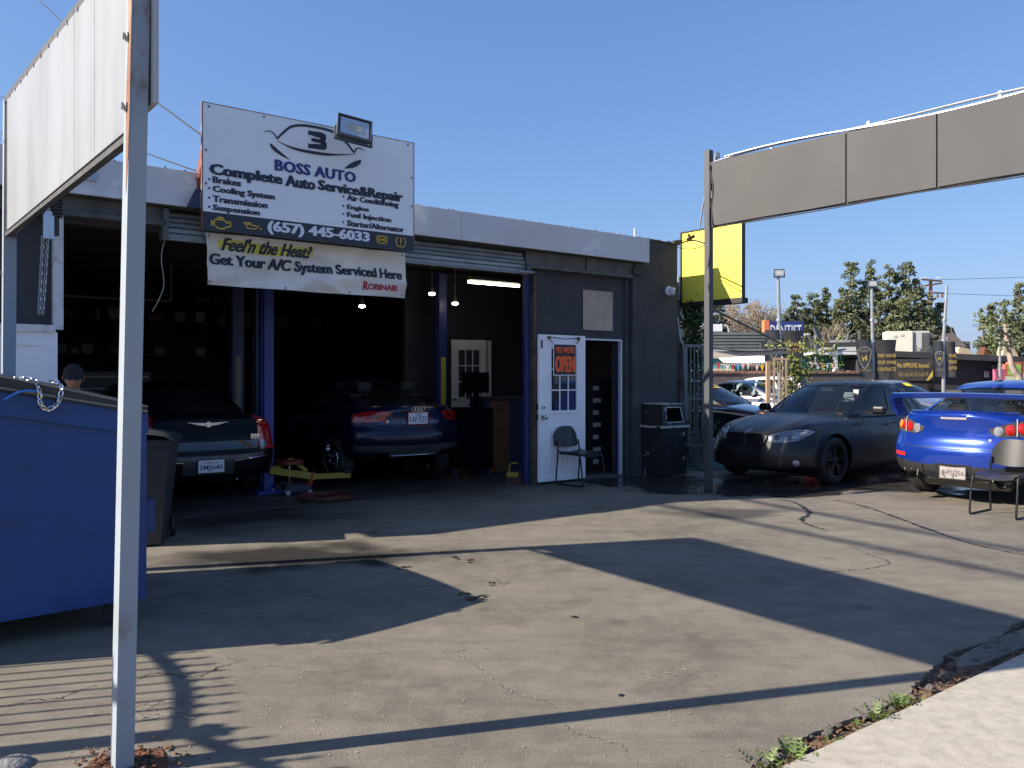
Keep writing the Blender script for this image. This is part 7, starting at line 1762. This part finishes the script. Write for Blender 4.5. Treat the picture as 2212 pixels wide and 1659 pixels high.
obj('box', MB().box(-.3, .32, -.3, .3, 0, .36, .01), whitep, t); obj('curved_pipe', MB().tube(crv([(.32, -.2, .28), (.55, -.3, .28), (.6, -.35, -.1), (.42, -.4, -.65)], 6), .025), M('conduit_white', None), t)
t = at_thing('roof_unit', 'low pale roof unit left of the small white roof box', 'roof unit', 1515, 40.5, zat(717, 40.5)); obj('box', MB().box(-.5, .35, -.3, .3, 0, .28, .01).box(-.45, -.1, -.28, .28, .281, .31), M('pale_metal', (.5, .47, .4), .5), t)
def antenna(label, px, py, Y, n, spread, boom, mast):
    t = at_thing('tv_antenna', label, 'antenna', px, Y, zat(py, Y), 0, 'rooftop aerials left of the dentist sign')
    obj('mast', MB().tube([(0, 0, -mast), (0, 0, .1)], .022), galv, t)
    b0, b1 = Vector(boom[0]), Vector(boom[1]); obj('boom', MB().tube([b0, b1], .018), galv, t)
    for i in range(n):
        p = b0+(b1-b0)*i/(n-1); w_ = spread*(1-.35*i/n); obj('element', MB().tube([p-Vector((w_, .3*w_, .05*w_)), p+Vector((w_, .3*w_, .10*w_))], .010, 5), M('alu_pale', (.6, .58, .5), .4, .5), t)
antenna('wide flat rooftop aerial with long thin rods left of the dentist sign', 1532, 677, 41, 9, 1.25, ((-.7, 0, -.15), (1.0, .8, .1)), 1.0)
antenna('small upright rooftop aerial behind the right hand post', 1506, 668, 42, 7, .5, ((-.2, 0, .5), (.3, .3, -.35)), 1.3)
# pennants
def pennants(label, pxs, py, Y, seed):
    t = at_thing('pennant_string', label, 'bunting', pxs[0], Y, zat(py, Y), 0, 'bunting strings under the teal shop awning')
    cols = [(.60, .03, .06), (.72, .62, .58), (.80, .78, .76), (.62, .05, .08), (.12, .33, .68), (.75, .45, .42), (.80, .78, .74), (.66, .30, .28), (.74, .60, .55), (.85, .50, .02), (.78, .74, .72), (.72, .50, .48), (.15, .38, .72)]
    n = len(pxs); q = random.Random(seed)
    pts = [(xat(p, Y)-xat(pxs[0], Y), .06*math.sin(i), -.10*math.sin(math.pi*(i % 6)/6)) for i, p in enumerate(pxs)]
    obj('string', MB().tube(pts, .008, 5), cream, t)
    for i in range(n-1):
        c = cols[(i+seed) % 13]; x = (pts[i][0]+pts[i+1][0])/2; w_ = (pts[i+1][0]-pts[i][0])*.44; z = (pts[i][2]+pts[i+1][2])/2
        obj('flag', MB().prism([(x-w_, z), (x+w_, z+.01), (x+q.uniform(-.05, .05), z-.31)], pts[i][1]-.004, pts[i][1]+.004), M('flag_%d' % ((i+seed) % 13), c, .7, var=.1, scale=8), t)
pennants('coloured bunting hanging below the corrugated awning of the teal shop', [1546+10.6*k for k in range(15)], 783, 37, 0)
pennants('short bunting string right of the climbing vine', [1748, 1760, 1772, 1782, 1793, 1804], 781, 37, 1)
# dentist sign
t = at_thing('dentist_sign', 'blue DENTIST sign box with orange end standing above the roofs', 'sign', 1662, 52)
z0, z1 = zat(745, 52), zat(694, 52); wd = xat(1735, 52)-xat(1662, 52)
obj('cabinet', MB().box(0, wd, 0, .5, z0, z1), M('dentist_blue', (.03, .05, .22), .5, var=.1), t); obj('end_panel', MB().box(-.32, -.001, -.02, .52, z0-.2, z1+.06), M('dentist_orange', (.78, .22, .10), .5, var=.04), t)
text('DENTIST', .06, wd-.1, z1-.98, z1-.22, -.01, wht, t, .01); obj('white_tile', MB().box(.62, .95, -.012, -.001, z0+.1, z0+.42).box(wd-.6, wd-.15, -.012, -.001, z0+.1, z0+.45), wht, t)
text('A', .68, .88, z0+.15, z0+.38, -.02, blu, t, .02); text('R', wd-.5, wd-.28, z0+.14, z0+.38, -.02, blu, t, .02)
obj('leg', MB().box(.5, .7, .1, .3, 0, z0).box(wd-.7, wd-.5, .1, .3, 0, z0), rail_dk, t)
t = at_thing('pylon_sign', 'small navy sign with orange foot peeking out beside the wall corner', 'sign', 1463, 46)
obj('cabinet', MB().box(0, .46, 0, .3, zat(692, 46), zat(648, 46)), M('pylon_navy', (.04, .07, .12), .5), t); obj('base_strip', MB().box(0, .46, -.01, .31, zat(697, 46), zat(692, 46)-.001), MATS['dentist_orange'], t)
text('ATION', .1, .40, zat(668, 46), zat(662, 46), -.01, wht, t, .01); text('INAL', .1, .33, zat(678, 46), zat(671, 46), -.01, wht, t, .01); obj('leg', MB().box(.15, .3, .05, .2, 0, zat(697, 46)), rail_dk, t)
t = at_thing('roof_gable', 'dark sloping eave of a small building behind the wall corner', 'roof', 1452, 24, 0)
obj('gable', MB().prism([(-1, zat(740, 24)), (.75, zat(742, 24)), (.72, zat(722, 24)), (-.0, zat(690, 24)), (-1, zat(690, 24))], 0, 3), M('roof_dark', None), t); obj('wall', MB().box(-1, .45, .2, 3, 0, zat(742, 24)), M('dark_plain', None), t)
# office building on the right with banner
Yo = 37
t = at_thing('lot_office', 'long flat dark grey office building behind the car lot', 'building', 1880, Yo)
X0 = xat(1880, Yo); eo = lambda px: xat(px, Yo)-X0; oz = lambda py: zat(py, Yo)
og = M('office_dark', (.035, .036, .042), .85, var=.12, scale=1.5, bump=.2)
obj('wall', MB().box(0, eo(2155), 0, 9, 0, oz(775)), og, t)
mb = MB(); mb.add([(0, -.5, oz(770)), (eo(2200), -.5, oz(783)), (eo(2200), -.5, oz(771)), (0, -.5, oz(757)), (0, 9, oz(770)), (eo(2200), 9, oz(783)), (eo(2200), 9, oz(771)), (0, 9, oz(757))], [(0, 1, 2, 3), (3, 2, 6, 7), (0, 4, 5, 1), (1, 5, 6, 2), (4, 7, 6, 5), (0, 3, 7, 4)]); obj('roof_band', mb, M('band_dark2', (.045, .046, .052), .8, var=.15, scale=2), t)
obj('doorway', MB().box(eo(2003), eo(2014), -.02, -.001, 0, oz(779)), M('black_gap', None), t)
obj('wall_lamp', MB().box(eo(2143), eo(2147), -.25, -.001, oz(795), oz(788)), rail_dk, t)
t2 = thing('approval_banner', 'dark banner reading We APPROVE Anyone on the office wall', 'banner', (X0+eo(1918), Yo-.55, oz(822)))
wB, hB = eo(2003)-eo(1918), oz(776)-oz(822); gold = M('print_gold', (.62, .44, .10), .6, var=.1); goldd = M('print_gold_dim', (.36, .27, .09), .6, var=.1)
obj('cloth', MB().grid(lambda i, j: Vector((wB*i, .03*math.sin(6*i+3*j), hB*j)), 14, 5), M('banner_brown', (.060, .052, .048), .7, var=.1), t2)
text('We APPROVE Anyone!', .12, wB-.22, hB*.52, hB*.82, -.05, gold, t2, .01); text('BAD Credit? OK, NO Credit? OK', .2, wB-.25, hB*.16, hB*.38, -.05, goldd, t2, .01)
obj('corner_swoosh', flat_poly([(wB-.02, hB*.55), (wB-.35, .0), (wB-.25, .0), (wB-.05, hB*.2)], -.05), gold, t2)
t2 = thing('notice_sign', 'small white notice on the dark office wall', 'sign', (X0+eo(2126), Yo-.03, oz(815))); obj('plate', MB().box(0, .2, 0, .02, 0, .27), wht, t2); obj('red_head', MB().box(.01, .19, -.004, -.001, .19, .25), redp, t2); text('LOT RULES', .03, .17, .10, .14, -.004, blk, t2, 0); 
bpy.data.objects.remove([o for o in kids(t2) if o.name.startswith('lettering')][0])
obj('print_line', MB().box(.03, .17, -.004, -.001, .11, .15).box(.03, .15, -.004, -.001, .04, .08), blk, t2)
t = at_thing('rooftop_air_conditioner', 'large cream rooftop air conditioning unit on the office roof', 'air conditioner', 1915, 39, zat(768, 39), R(-14))
obj('casing', MB().box(0, 1.15, 0, 1.0, 0, 1.15, .02), M('unit_cream', (.62, .60, .50), .6, var=.05), t); obj('side_casing', MB().box(1.152, 1.9, .1, .9, 0, 1.15, .02), M('unit_grey', (.40, .41, .42), .6, var=.05), t); obj('grille', MB().box(1.55, 1.85, .08, .1, .15, 1.05), rail_dk, t)
obj('vent_panel', MB().box(.3, .45, -.02, -.001, .85, .95).box(.6, .75, -.02, -.001, .9, 1.0), M('unit_grey', None), t); obj('pipe', MB().tube(crv([(1.3, .0, .45), (1.3, -.15, .2), (1.6, -.15, .15), (1.75, -.1, .3)], 5), .03), rail_dk, t)
for i, (px, w_) in enumerate(((1983, .9), (2068, .8), (2165, .8), (2124, .4))):
    t = at_thing('roof_box', ['tan roof box between the air conditioner and the gabled house', 'tan roof box below the open gable of the house', 'rightmost tan roof box by the trees', 'small rusty roof vent right of the gable'][i], 'roof unit', px, 39, zat(772, 39)); obj('box', MB().prism([(0, 0), (w_, 0), (w_-.25, .42), (.1, .5)], 0, .5), M('unit_tan', (.58, .46, .30), .7, var=.1) if i < 3 else rustm, t)
# gabled house
Yh = 56; t = at_thing('gabled_house', 'old house with brown shingle roof and open timber gable beyond the office', 'house', 1985, Yh)
X0 = xat(1985, Yh); eh = lambda px: xat(px, Yh)-X0; hz = lambda py: zat(py, Yh)
shg = M('roof_brown', (.085, .070, .065), .9, var=.15, scale=2, bump=.4, bscale=8); sid = M('siding_olive', (.10, .095, .075), .85, var=.15)
mb = MB(); A_, B_, C_, D_ = (eh(1993), -1.2, hz(757)), (eh(2073), -1.2, hz(755)), (eh(2098), 3, hz(701)), (eh(2000), 3, hz(707))
mb.add([A_, B_, C_, D_, (A_[0], -1.2, A_[2]-.2), (B_[0], -1.2, B_[2]-.2), (C_[0], 3, C_[2]-.2), (D_[0], 3, D_[2]-.2)], [(0, 1, 2, 3), (4, 7, 6, 5), (0, 4, 5, 1), (1, 5, 6, 2)])
mb.add([C_, (eh(2122), 7, hz(765)), (eh(2030), 7, hz(765)), D_], [(0, 1, 2, 3)]); obj('roof', mb, shg, t)
mb = MB()
for k in range(10):
    z = hz(790)+(hz(735)-hz(790))*k/10; mb.box(eh(2000), eh(2120), 1.5, 1.62-.03*0, z, z+(hz(735)-hz(790))/10-.04)
for o_ in range(10):
    z = hz(790)+(hz(735)-hz(790))*o_/10; obj('siding_board', MB().add([(eh(1985), 1.45, z), (eh(2122), 1.45, z), (eh(2122), 1.5, z+.16), (eh(1985), 1.5, z+.16), (eh(1985), 1.6, z), (eh(2122), 1.6, z)], [(0, 1, 2, 3), (0, 4, 5, 1)]), sid, t)
obj('wall', MB().box(eh(1985), eh(2112), 1.65, 6.8, 0, hz(757)), sid, t)
obj('gable_wall', flat_poly([(eh(2076), hz(757)), (eh(2120), hz(765)), (eh(2098), hz(706))], 2.9), sid, t)
obj('barge_board', MB().bar((eh(2072), 1.1, hz(760)), (eh(2098), 2.6, hz(703)), .10, .22).bar((eh(2121), 2.6, hz(760)), (eh(2099), 2.6, hz(703)), .10, .22), M('barge_brown', (.13, .095, .075), .8), t)
obj('brace', MB().bar((eh(2077), 2.4, hz(765)), (eh(2094), 2.4, hz(722)), .1, .1).bar((eh(2095), 2.4, hz(765)), (eh(2094), 2.4, hz(718)), .1, .1), M('brace_tan', (.28, .20, .14), .8), t)
obj('gable_vent', MB().box(eh(2096), eh(2103), 2.7, 2.85, hz(726), hz(719)), M('vent_orange', (.55, .30, .12), .7), t)
w_ = obj('window', MB().box(eh(2083), eh(2094), 1.3, 1.44, hz(765), hz(744)), whitep, t); obj('pane', MB().box(eh(2085), eh(2092), 1.27, 1.299, hz(763), hz(747)), pane_m, w_)
obj('vent_pipe', MB().tube([(eh(2056), .6, hz(735)), (eh(2056), .6, hz(726))], .05), galv, t)
t = at_thing('cottage', 'yellow trimmed cottage gable behind the tall tree trunks', 'house', 1862, 58)
X0 = xat(1862, 58); mb = MB(); obj('gable_wall', MB().prism([(0, 0), (3.6, 0), (3.6, zat(725, 58)), (1.4, zat(700, 58)), (-.2, zat(730, 58))], 0, 5), M('cottage_olive', (.20, .19, .13), .8, var=.1), t)
obj('barge_board', MB().bar((-.5, -.2, zat(738, 58)), (1.5, -.2, zat(696, 58)), .2, .28), M('barge_yellow', (.66, .50, .24), .7), t); obj('roof', MB().bar((1.5, 2, zat(694, 58)), (4.2, 2, zat(724, 58)), 5, .15, (0, 0, 1)), shg, t)
# mural wall
Ym = 36; t = at_thing('mural_wall', 'painted mural wall with green clover on red at the right edge', 'wall', 2150, Ym)
X0 = xat(2150, Ym); em = lambda px: xat(px, Ym)-X0; mz = lambda py: zat(py, Ym)
obj('magenta_panel', MB().box(0, em(2171), 0, .2, 0, mz(797)), M('mural_magenta', (.42, .10, .20), .8, var=.1), t)
obj('red_panel', MB().box(em(2171)+.001, em(2260), 0, .2, mz(813), mz(787)).box(em(2178), em(2260), .01, .19, mz(787)+.001, mz(782)), M('mural_red', (.52, .13, .08), .8, var=.12, scale=4), t)
obj('pale_panel', MB().box(em(2171)+.001, em(2260), 0, .2, 0, mz(813)-.001), worn('mural_pale', (.72, .72, .52), (.35, .60, .25), .45, 1.6, .8, soft=.12), t)
cv = MB(); cc = (em(2191), mz(799))
for a in (45, 135, 225, 315): cv.add([(cc[0]+.20*math.cos(R(a))+.17*math.cos(k*.5236), -.01, cc[1]+.17*math.sin(R(a))+.14*math.sin(k*.5236)) for k in range(12)], [tuple(range(12))])
stroke(cv, [(cc[0], cc[1]), (cc[0]-.05, cc[1]-.3)], .05, -.012); obj('clover', cv, M('clover_green', (.30, .48, .10), .8, var=.05), t)
obj('panel_seam', MB().box(em(2206), em(2208), -.012, -.001, mz(825), mz(782)), M('seam_brown', (.16, .05, .03), .8), t)
tri = flat_poly([(em(2209), mz(811)), (em(2216), mz(811)), (em(2213), mz(803))], -.012); obj('painted_triangle', tri, M('tri_white', (.7, .68, .6), .8), t)
# flood light poles with banners --------------------------------
gpole = M('pole_galv', (.40, .41, .42), .4, .6, var=.12, scale=6); bcl = M('banner_charcoal', (.045, .043, .043), .65, var=.12, scale=3); bcl2 = M('banner_slate', (.035, .040, .050), .65, var=.12, scale=3)
def lion(x, z, s_):
    pts = [(-.5, -.5), (-.42, -.2), (-.5, .05), (-.62, .2), (-.55, .42), (-.4, .45), (-.48, .25), (-.35, .1), (-.1, .12), (.1, .22), (.12, .5), (.3, .62), (.48, .5), (.5, .3), (.42, .18), (.45, -.1), (.62, -.2), (.6, -.3), (.42, -.25), (.5, -.55), (.35, -.55), (.25, -.2), (.0, -.15), (-.15, -.2), (-.12, -.55), (-.28, -.55), (-.3, -.3), (-.36, -.5)]
    return flat_poly([(x+a*s_, z+b*s_) for a, b in pts], -.012)
def banner_pole(label, px, pxtop, ytop, ylight, Y, lab_l, lab_r, words, bl, br_, light=True, rod=None, extra=None):
    t = at_thing('banner_pole', label, 'pole', px, Y, 0, 0, 'galvanised light poles in the car lot'); X0 = xat(px, Y); e = lambda p: xat(p, Y)-X0; z_ = lambda p: zat(p, Y)
    obj('pole', MB().tube([(0, 0, 0), (0, 0, z_(740)), (e(pxtop)*.98, 0, z_(ytop))], [.055, .05, .038]), gpole, t)
    obj('collar', MB().lathe([(.075, z_(737)-.04), (.075, z_(737)+.04)], 12).lathe([(.07, z_(690)-.05), (.07, z_(690)+.02)], 12, 'z', (e(pxtop)*.3, 0, 0)), galv, t)
    if rod: obj('rod', MB().tube([(e(pxtop), 0, z_(ytop)), (e(pxtop), 0, z_(rod))], .016), gpole, t)
    if light:
        f_ = floodlight(lab_l[2], (X0+e(pxtop+1), Y-.05, z_(ylight)), R(-8), -12, .62)
    if bl:
        o_ = thing('pole_banner', lab_l[0], 'banner', (X0, Y-.06, 0), 0, 'charcoal advertising banners on the lot poles')
        (a0, a1, b0, b1, y0, y1) = bl
        def fb(i, j): xt = a0+(a1-a0)*i; xb = b0+(b1-b0)*i; return Vector((e(xb+(xt-xb)*j**.8), .03*math.sin(4*i+2*j), z_(y1)+(z_(y0)-z_(y1))*j))
        obj('cloth', MB().grid(fb, 8, 10), bcl2, o_)
        cx = e((a0+a1)/2+1); zc = (z_(y0)+z_(y1))/2+.03; s_ = (e(a1)-e(a0))*.42; sh = MB()
        stroke(sh, [(cx+x*s_, zc+z*s_*1.5) for x, z in crv([(-1, .75), (-.5, 1.0), (0, 1.05), (.5, 1.0), (1, .75), (.9, .1), (.55, -.6), (0, -1.1), (-.55, -.6), (-.9, .1), (-1, .75)], 4)], .022, -.045); obj('shield', sh, M('print_silver', (.32, .31, .26), .6), o_)
        l_ = lion(cx, zc-.02, s_*.75); l_.v = [v+Vector((0, -.035, 0)) for v in l_.v]; obj('lion', l_, gold, o_)
        text('ALLIANCE', cx-s_*.75, cx+s_*.75, zc+s_*.85, zc+s_*1.25, -.05, MATS['print_silver'], o_, 0); text('1.714.770.0401', cx-s_*.9, cx+s_*.9, z_(y1)+.18, z_(y1)+.25, -.05, goldd, o_, 0)
    if br_:
        o_ = thing('pole_banner', lab_l[1], 'banner', (X0, Y-.06, 0), 0, 'charcoal advertising banners on the lot poles')
        (a0, a1, b0, b1, y0, y1) = br_
        def fb2(i, j): xt = a0+(a1-a0)*i; xb = b0+(b1-b0)*i; return Vector((e(xb+(xt-xb)*j**.8), .03*math.sin(4*i+2*j+1), z_(y1)+(z_(y0)-z_(y1))*j))
        obj('cloth', MB().grid(fb2, 8, 10), bcl, o_)
        for k, w_ in enumerate(words):
            zc = z_(y0)+(z_(y1)-z_(y0))*(.40+.17*k); wd_ = min(e(a1)-e(a0), .14*len(w_)); text(w_, e(a0)+.06, e(a0)+.06+wd_*.82, zc-.05, zc+.05, -.05, gold, o_, .01)
banner_pole('tall floodlight pole in front of the dentist sign', 1684, 1681, 600, 590, 20, ['charcoal banner with curled foot left of the first floodlight pole', 'charcoal banner in front of the dentist sign', 'square floodlight on the pole by the dentist sign'], None, ['REPAIR', 'AUTO'], (1652, 1682, 1650, 1682, 713, 800), (1688, 1733, 1690, 1728, 714, 790))
banner_pole('middle floodlight pole standing before the big trees', 1885, 1883, 620, 613, 22.6, ['tapering lion shield banner left of the middle floodlight pole', 'banner reading WE HAVE OUR OWN CONTRACTS on the middle pole', 'square floodlight on the middle pole before the big trees'], None, ['WE HAVE', 'OUR OWN', 'CONTRACTS'], (1846, 1880, 1858, 1883, 733, 817), (1887, 1935, 1888, 1920, 734, 820))
banner_pole('slightly leaning pole without a lamp before the gabled house', 2038, 2046, 616, 0, 25, ['lion shield banner on the leaning pole before the gabled house', 'banner reading WE FINANCE ANYONE on the leaning pole', ''], None, ['WE', 'FINANCE', 'ANYONE'], (2014, 2035, 2013, 2034, 737, 814), (2041, 2062, 2041, 2062, 738, 815), False)
banner_pole('short floodlight pole near the mural at the right', 2160, 2158, 718, 711, 34, ['', '', 'tilted floodlight on the short pole near the mural'], None, [], None, None, True, 642)
# utility pole with crossarms
Yu = 72; t = at_thing('utility_pole', 'wooden utility pole with crossarms rising over the trees', 'utility pole', 2010, Yu)
wdm = M('pole_wood', (.26, .13, .08), .85, var=.2, scale=3); X0 = xat(2010, Yu); e = lambda p: xat(p, Yu)-X0; z_ = lambda p: zat(p, Yu)
obj('pole', MB().tube([(0, 0, 0), (0, 0, z_(603))], [.20, .15]), wdm, t)
for a, b, y0, y1 in ((1988, 2031, 604, 608), (1988, 2033, 619, 612), (2013, 2036, 633, 634)): obj('crossarm', MB().bar((e(a), -.2, z_(y0)), (e(b), -.2, z_(y1)), .12, .14), M('arm_wood', (.12, .075, .055), .85), t)
for k, p in enumerate((1990, 1997, 2022, 2029)): obj('insulator', MB().lathe([(.05, 0), (.07, .06), (.03, .14)], 8, 'z', (e(p), -.2, z_(604-.1*k)+.06)), galv, t)
for p in (2023, 2033): obj('transformer_lug', MB().lathe([(.08, -.3), (.1, -.2), (.05, 0)], 8, 'z', (e(p), -.2, z_(636))), rustm, t)
for i, (a, b) in enumerate((((2030, 604), (2330, 592)), ((2036, 634), (2330, 640)), ((2100, 701), (2330, 702)), ((2100, 705), (2330, 708)))):
    cable('power_line', ['highest thin power line right of the utility pole', 'second power line right of the utility pole', 'upper low power line right of the gabled house', 'lower power line right of the gabled house'][i], [AT(a[0], a[1], Yu), AT((a[0]+b[0])/2, (a[1]+b[1])/2+2, Yu+2), AT(b[0], b[1], Yu+5)], .018, MATS['cable_black'], 'wire')
# trees ---------------------------------------------------------
tl = [M('foliage_a', (.125, .145, .070), .6, var=.45, scale=.5), M('foliage_b', (.090, .112, .055), .6, var=.45, scale=.5)]
bark = M('bark_brown', (.16, .11, .08), .9, var=.3, scale=3)
def tree(label, Y, cols, mat, seed, leaf=.095, group='evergreen trees beyond the lot', base_px=None):
    """cols: list of (px centre, half width px, y top, y bottom)"""
    q = random.Random(seed); bx = base_px or sum(c[0] for c in cols)/len(cols); t = at_thing('tree', label, 'tree', bx, Y, 0, 0, group); X0 = xat(bx, Y)
    cr = MB(); tr_ = MB(); top = min(c[2] for c in cols)
    tr_.tube([(0, 0, 0), (.1, 0, zat(top, Y)*.3), (-.1, 0, zat(top, Y)*.6)], [.26, .18, .08], 8)
    for cx, hw, y0, y1 in cols:
        x = xat(cx, Y)-X0; w_ = hw/F_PX*Y; z1, z0 = zat(y0, Y), zat(y1, Y); H = z1-z0; w_ *= 1.3
        tr_.tube(crv([(0, 0, z0*.6), (x*.5, 0, z0), (x, 0, z0+H*.5), (x, 0, z1-.5)], 4), [.10-.006*i for i in range(13)], 6)
        n = int(H*w_*10)+14
        for i in range(n):
            f = q.random()**.85; prof = (min(1, f/.18)*.3+.7)*(1-max(0, f-.42)*1.35)*(.86+.18*math.sin(f*11+cx)+.12*math.sin(f*23+seed))
            ww = max(.10, w_*prof); a = q.uniform(0, 6.28); rr = q.random()**.42
            c = (x+ww*rr*math.cos(a), ww*rr*math.sin(a)*.9, z0+H*f*.98)
            s_ = q.uniform(.20, .42)*(1-.35*f); leafcloud(cr, q, c, (s_, s_, s_*.7), int(50*s_/.3), leaf, .7)
    obj('trunk', tr_, bark, t); obj('crown', cr, mat, t); return t
tree('tallest right lobe of the big trees behind the middle poles', 52, [(1958, 36, 566, 748), (1995, 42, 630, 752), (1922, 28, 572, 748), (2030, 16, 655, 725), (1975, 36, 600, 748), (1940, 40, 640, 750)], tl[0], 1)
tree('big tree with separate leafy tips left of the middle floodlight pole', 53, [(1838, 30, 564, 745), (1880, 26, 562, 748), (1815, 18, 620, 745), (1900, 28, 620, 756), (1860, 36, 625, 750), (1830, 32, 650, 750)], tl[0], 2)
tree('broad darker tree right of the dentist sign', 56, [(1757, 28, 634, 745), (1722, 30, 636, 745), (1785, 16, 622, 748), (1745, 46, 665, 748), (1770, 34, 650, 748), (1706, 18, 665, 745)], tl[1], 3)
tree('dark tree behind the yellow sign', 48, [(1510, 32, 640, 745), (1550, 20, 655, 725), (1478, 16, 600, 740)], tl[1], 4)
tree('left tree of the tall group by the mural', 50, [(2142, 18, 655, 788), (2124, 18, 685, 790), (2155, 22, 690, 790)], tl[0], 5)
tree('tallest tree of the group at the right picture edge', 49, [(2200, 22, 612, 788), (2172, 24, 650, 788), (2230, 34, 600, 790), (2190, 34, 690, 790)], tl[0], 6)
# dry brush and a bare tree
drym = M('dry_leaf', (.30, .215, .115), .8, var=.35, scale=.8)
def drybush(label, px0, px1, y0, Y, seed, mat=drym, n=2600):
    q = random.Random(seed); t = at_thing('dry_bush', label, 'bush', (px0+px1)/2, Y, 0, 0, 'dry tan bushes behind the shops'); w_ = (px1-px0)/2/F_PX*Y; h = zat(y0, Y)
    mb = MB(); tw = MB()
    for i in range(n):
        x = q.uniform(-w_, w_); f = q.random()**.6; z = 1+(h-1)*f*(1-.35*(x/w_)**2+.08*math.sin(x*3+seed)); mb_c = (x, q.uniform(-1.2, 1.2), z); leafcloud(mb, q, mb_c, (.18, .18, .15), 3, .075)
    for i in range(int(46*w_)):
        x = q.uniform(-w_, w_); l = q.uniform(.8, 1.5); tw.tube([(x, q.uniform(-1, 1), h*.45), (x+q.uniform(-.4, .4), -1.1, h*.75), (x+q.uniform(-.9, .9), -1, h*(.75+.25*l*.9))], [.03, .018, .008], 4)
    obj('foliage', mb, mat, t); obj('twigs', tw, M('twig_pale', (.30, .24, .18), .85, var=.2), t)
drybush('tan dry bush just right of the right hand post', 1545, 1610, 668, 58, 1); drybush('tan dry bush left of the dentist sign', 1595, 1665, 664, 60, 2); drybush('dull green bush behind the dentist sign', 1640, 1720, 672, 61, 3, M('dry_green', (.16, .15, .08), .8, var=.35, scale=.8)); drybush('low tan brush between the two big trees', 1775, 1870, 706, 60, 4)
t = at_thing('bare_tree', 'pale bare branching tree left of the middle banners', 'tree', 1797, 46, 0); q = random.Random(5); mb = MB(); zb_ = zat(742, 46)
mb.tube([(0, 0, 0), (0, 0, zb_)], [.12, .09])
for k in range(26):
    a = q.uniform(-1.2, 1.2); l = q.uniform(.6, 1.6); p1 = (math.sin(a)*l*.5, q.uniform(-.2, .2), zb_+math.cos(a)*l*.45); p2 = (math.sin(a*1.3)*l, q.uniform(-.4, .4), zb_+math.cos(a)*l*.9); mb.tube([(0, 0, zb_-.3), p1, p2], [.05, .03, .01], 5)
    for j in range(3): mb.tube([p1, (p1[0]+q.uniform(-.5, .5), p1[1], p1[2]+q.uniform(.1, .6))], [.018, .006], 4)
obj('branches', mb, M('twig_pale', None), t)
t = at_thing('leaning_trunk', 'leaning pale tree trunk crossing the mural', 'tree', 2204, 33, 0); obj('trunk', MB().tube(crv([(0, 0, 0), (0, 0, zat(825, 33)), (-.25, 0, zat(800, 33)), (-.42, 0, zat(770, 33)), (-.5, .2, zat(700, 33))], 5), [.16-.004*i for i in range(21)], 10), M('trunk_pale', (.34, .27, .22), .9, var=.35, scale=5), t)
q = random.Random(77); mb = MB()
for k in range(22): leafcloud(mb, q, (-.5+q.gauss(0, .5), q.gauss(0, .4), zat(700, 33)+q.gauss(0, .5)), (.35, .35, .3), 22, .11)
obj('crown', mb, tl[1], t)
# air: very thin haze is not visible at these distances and is left out
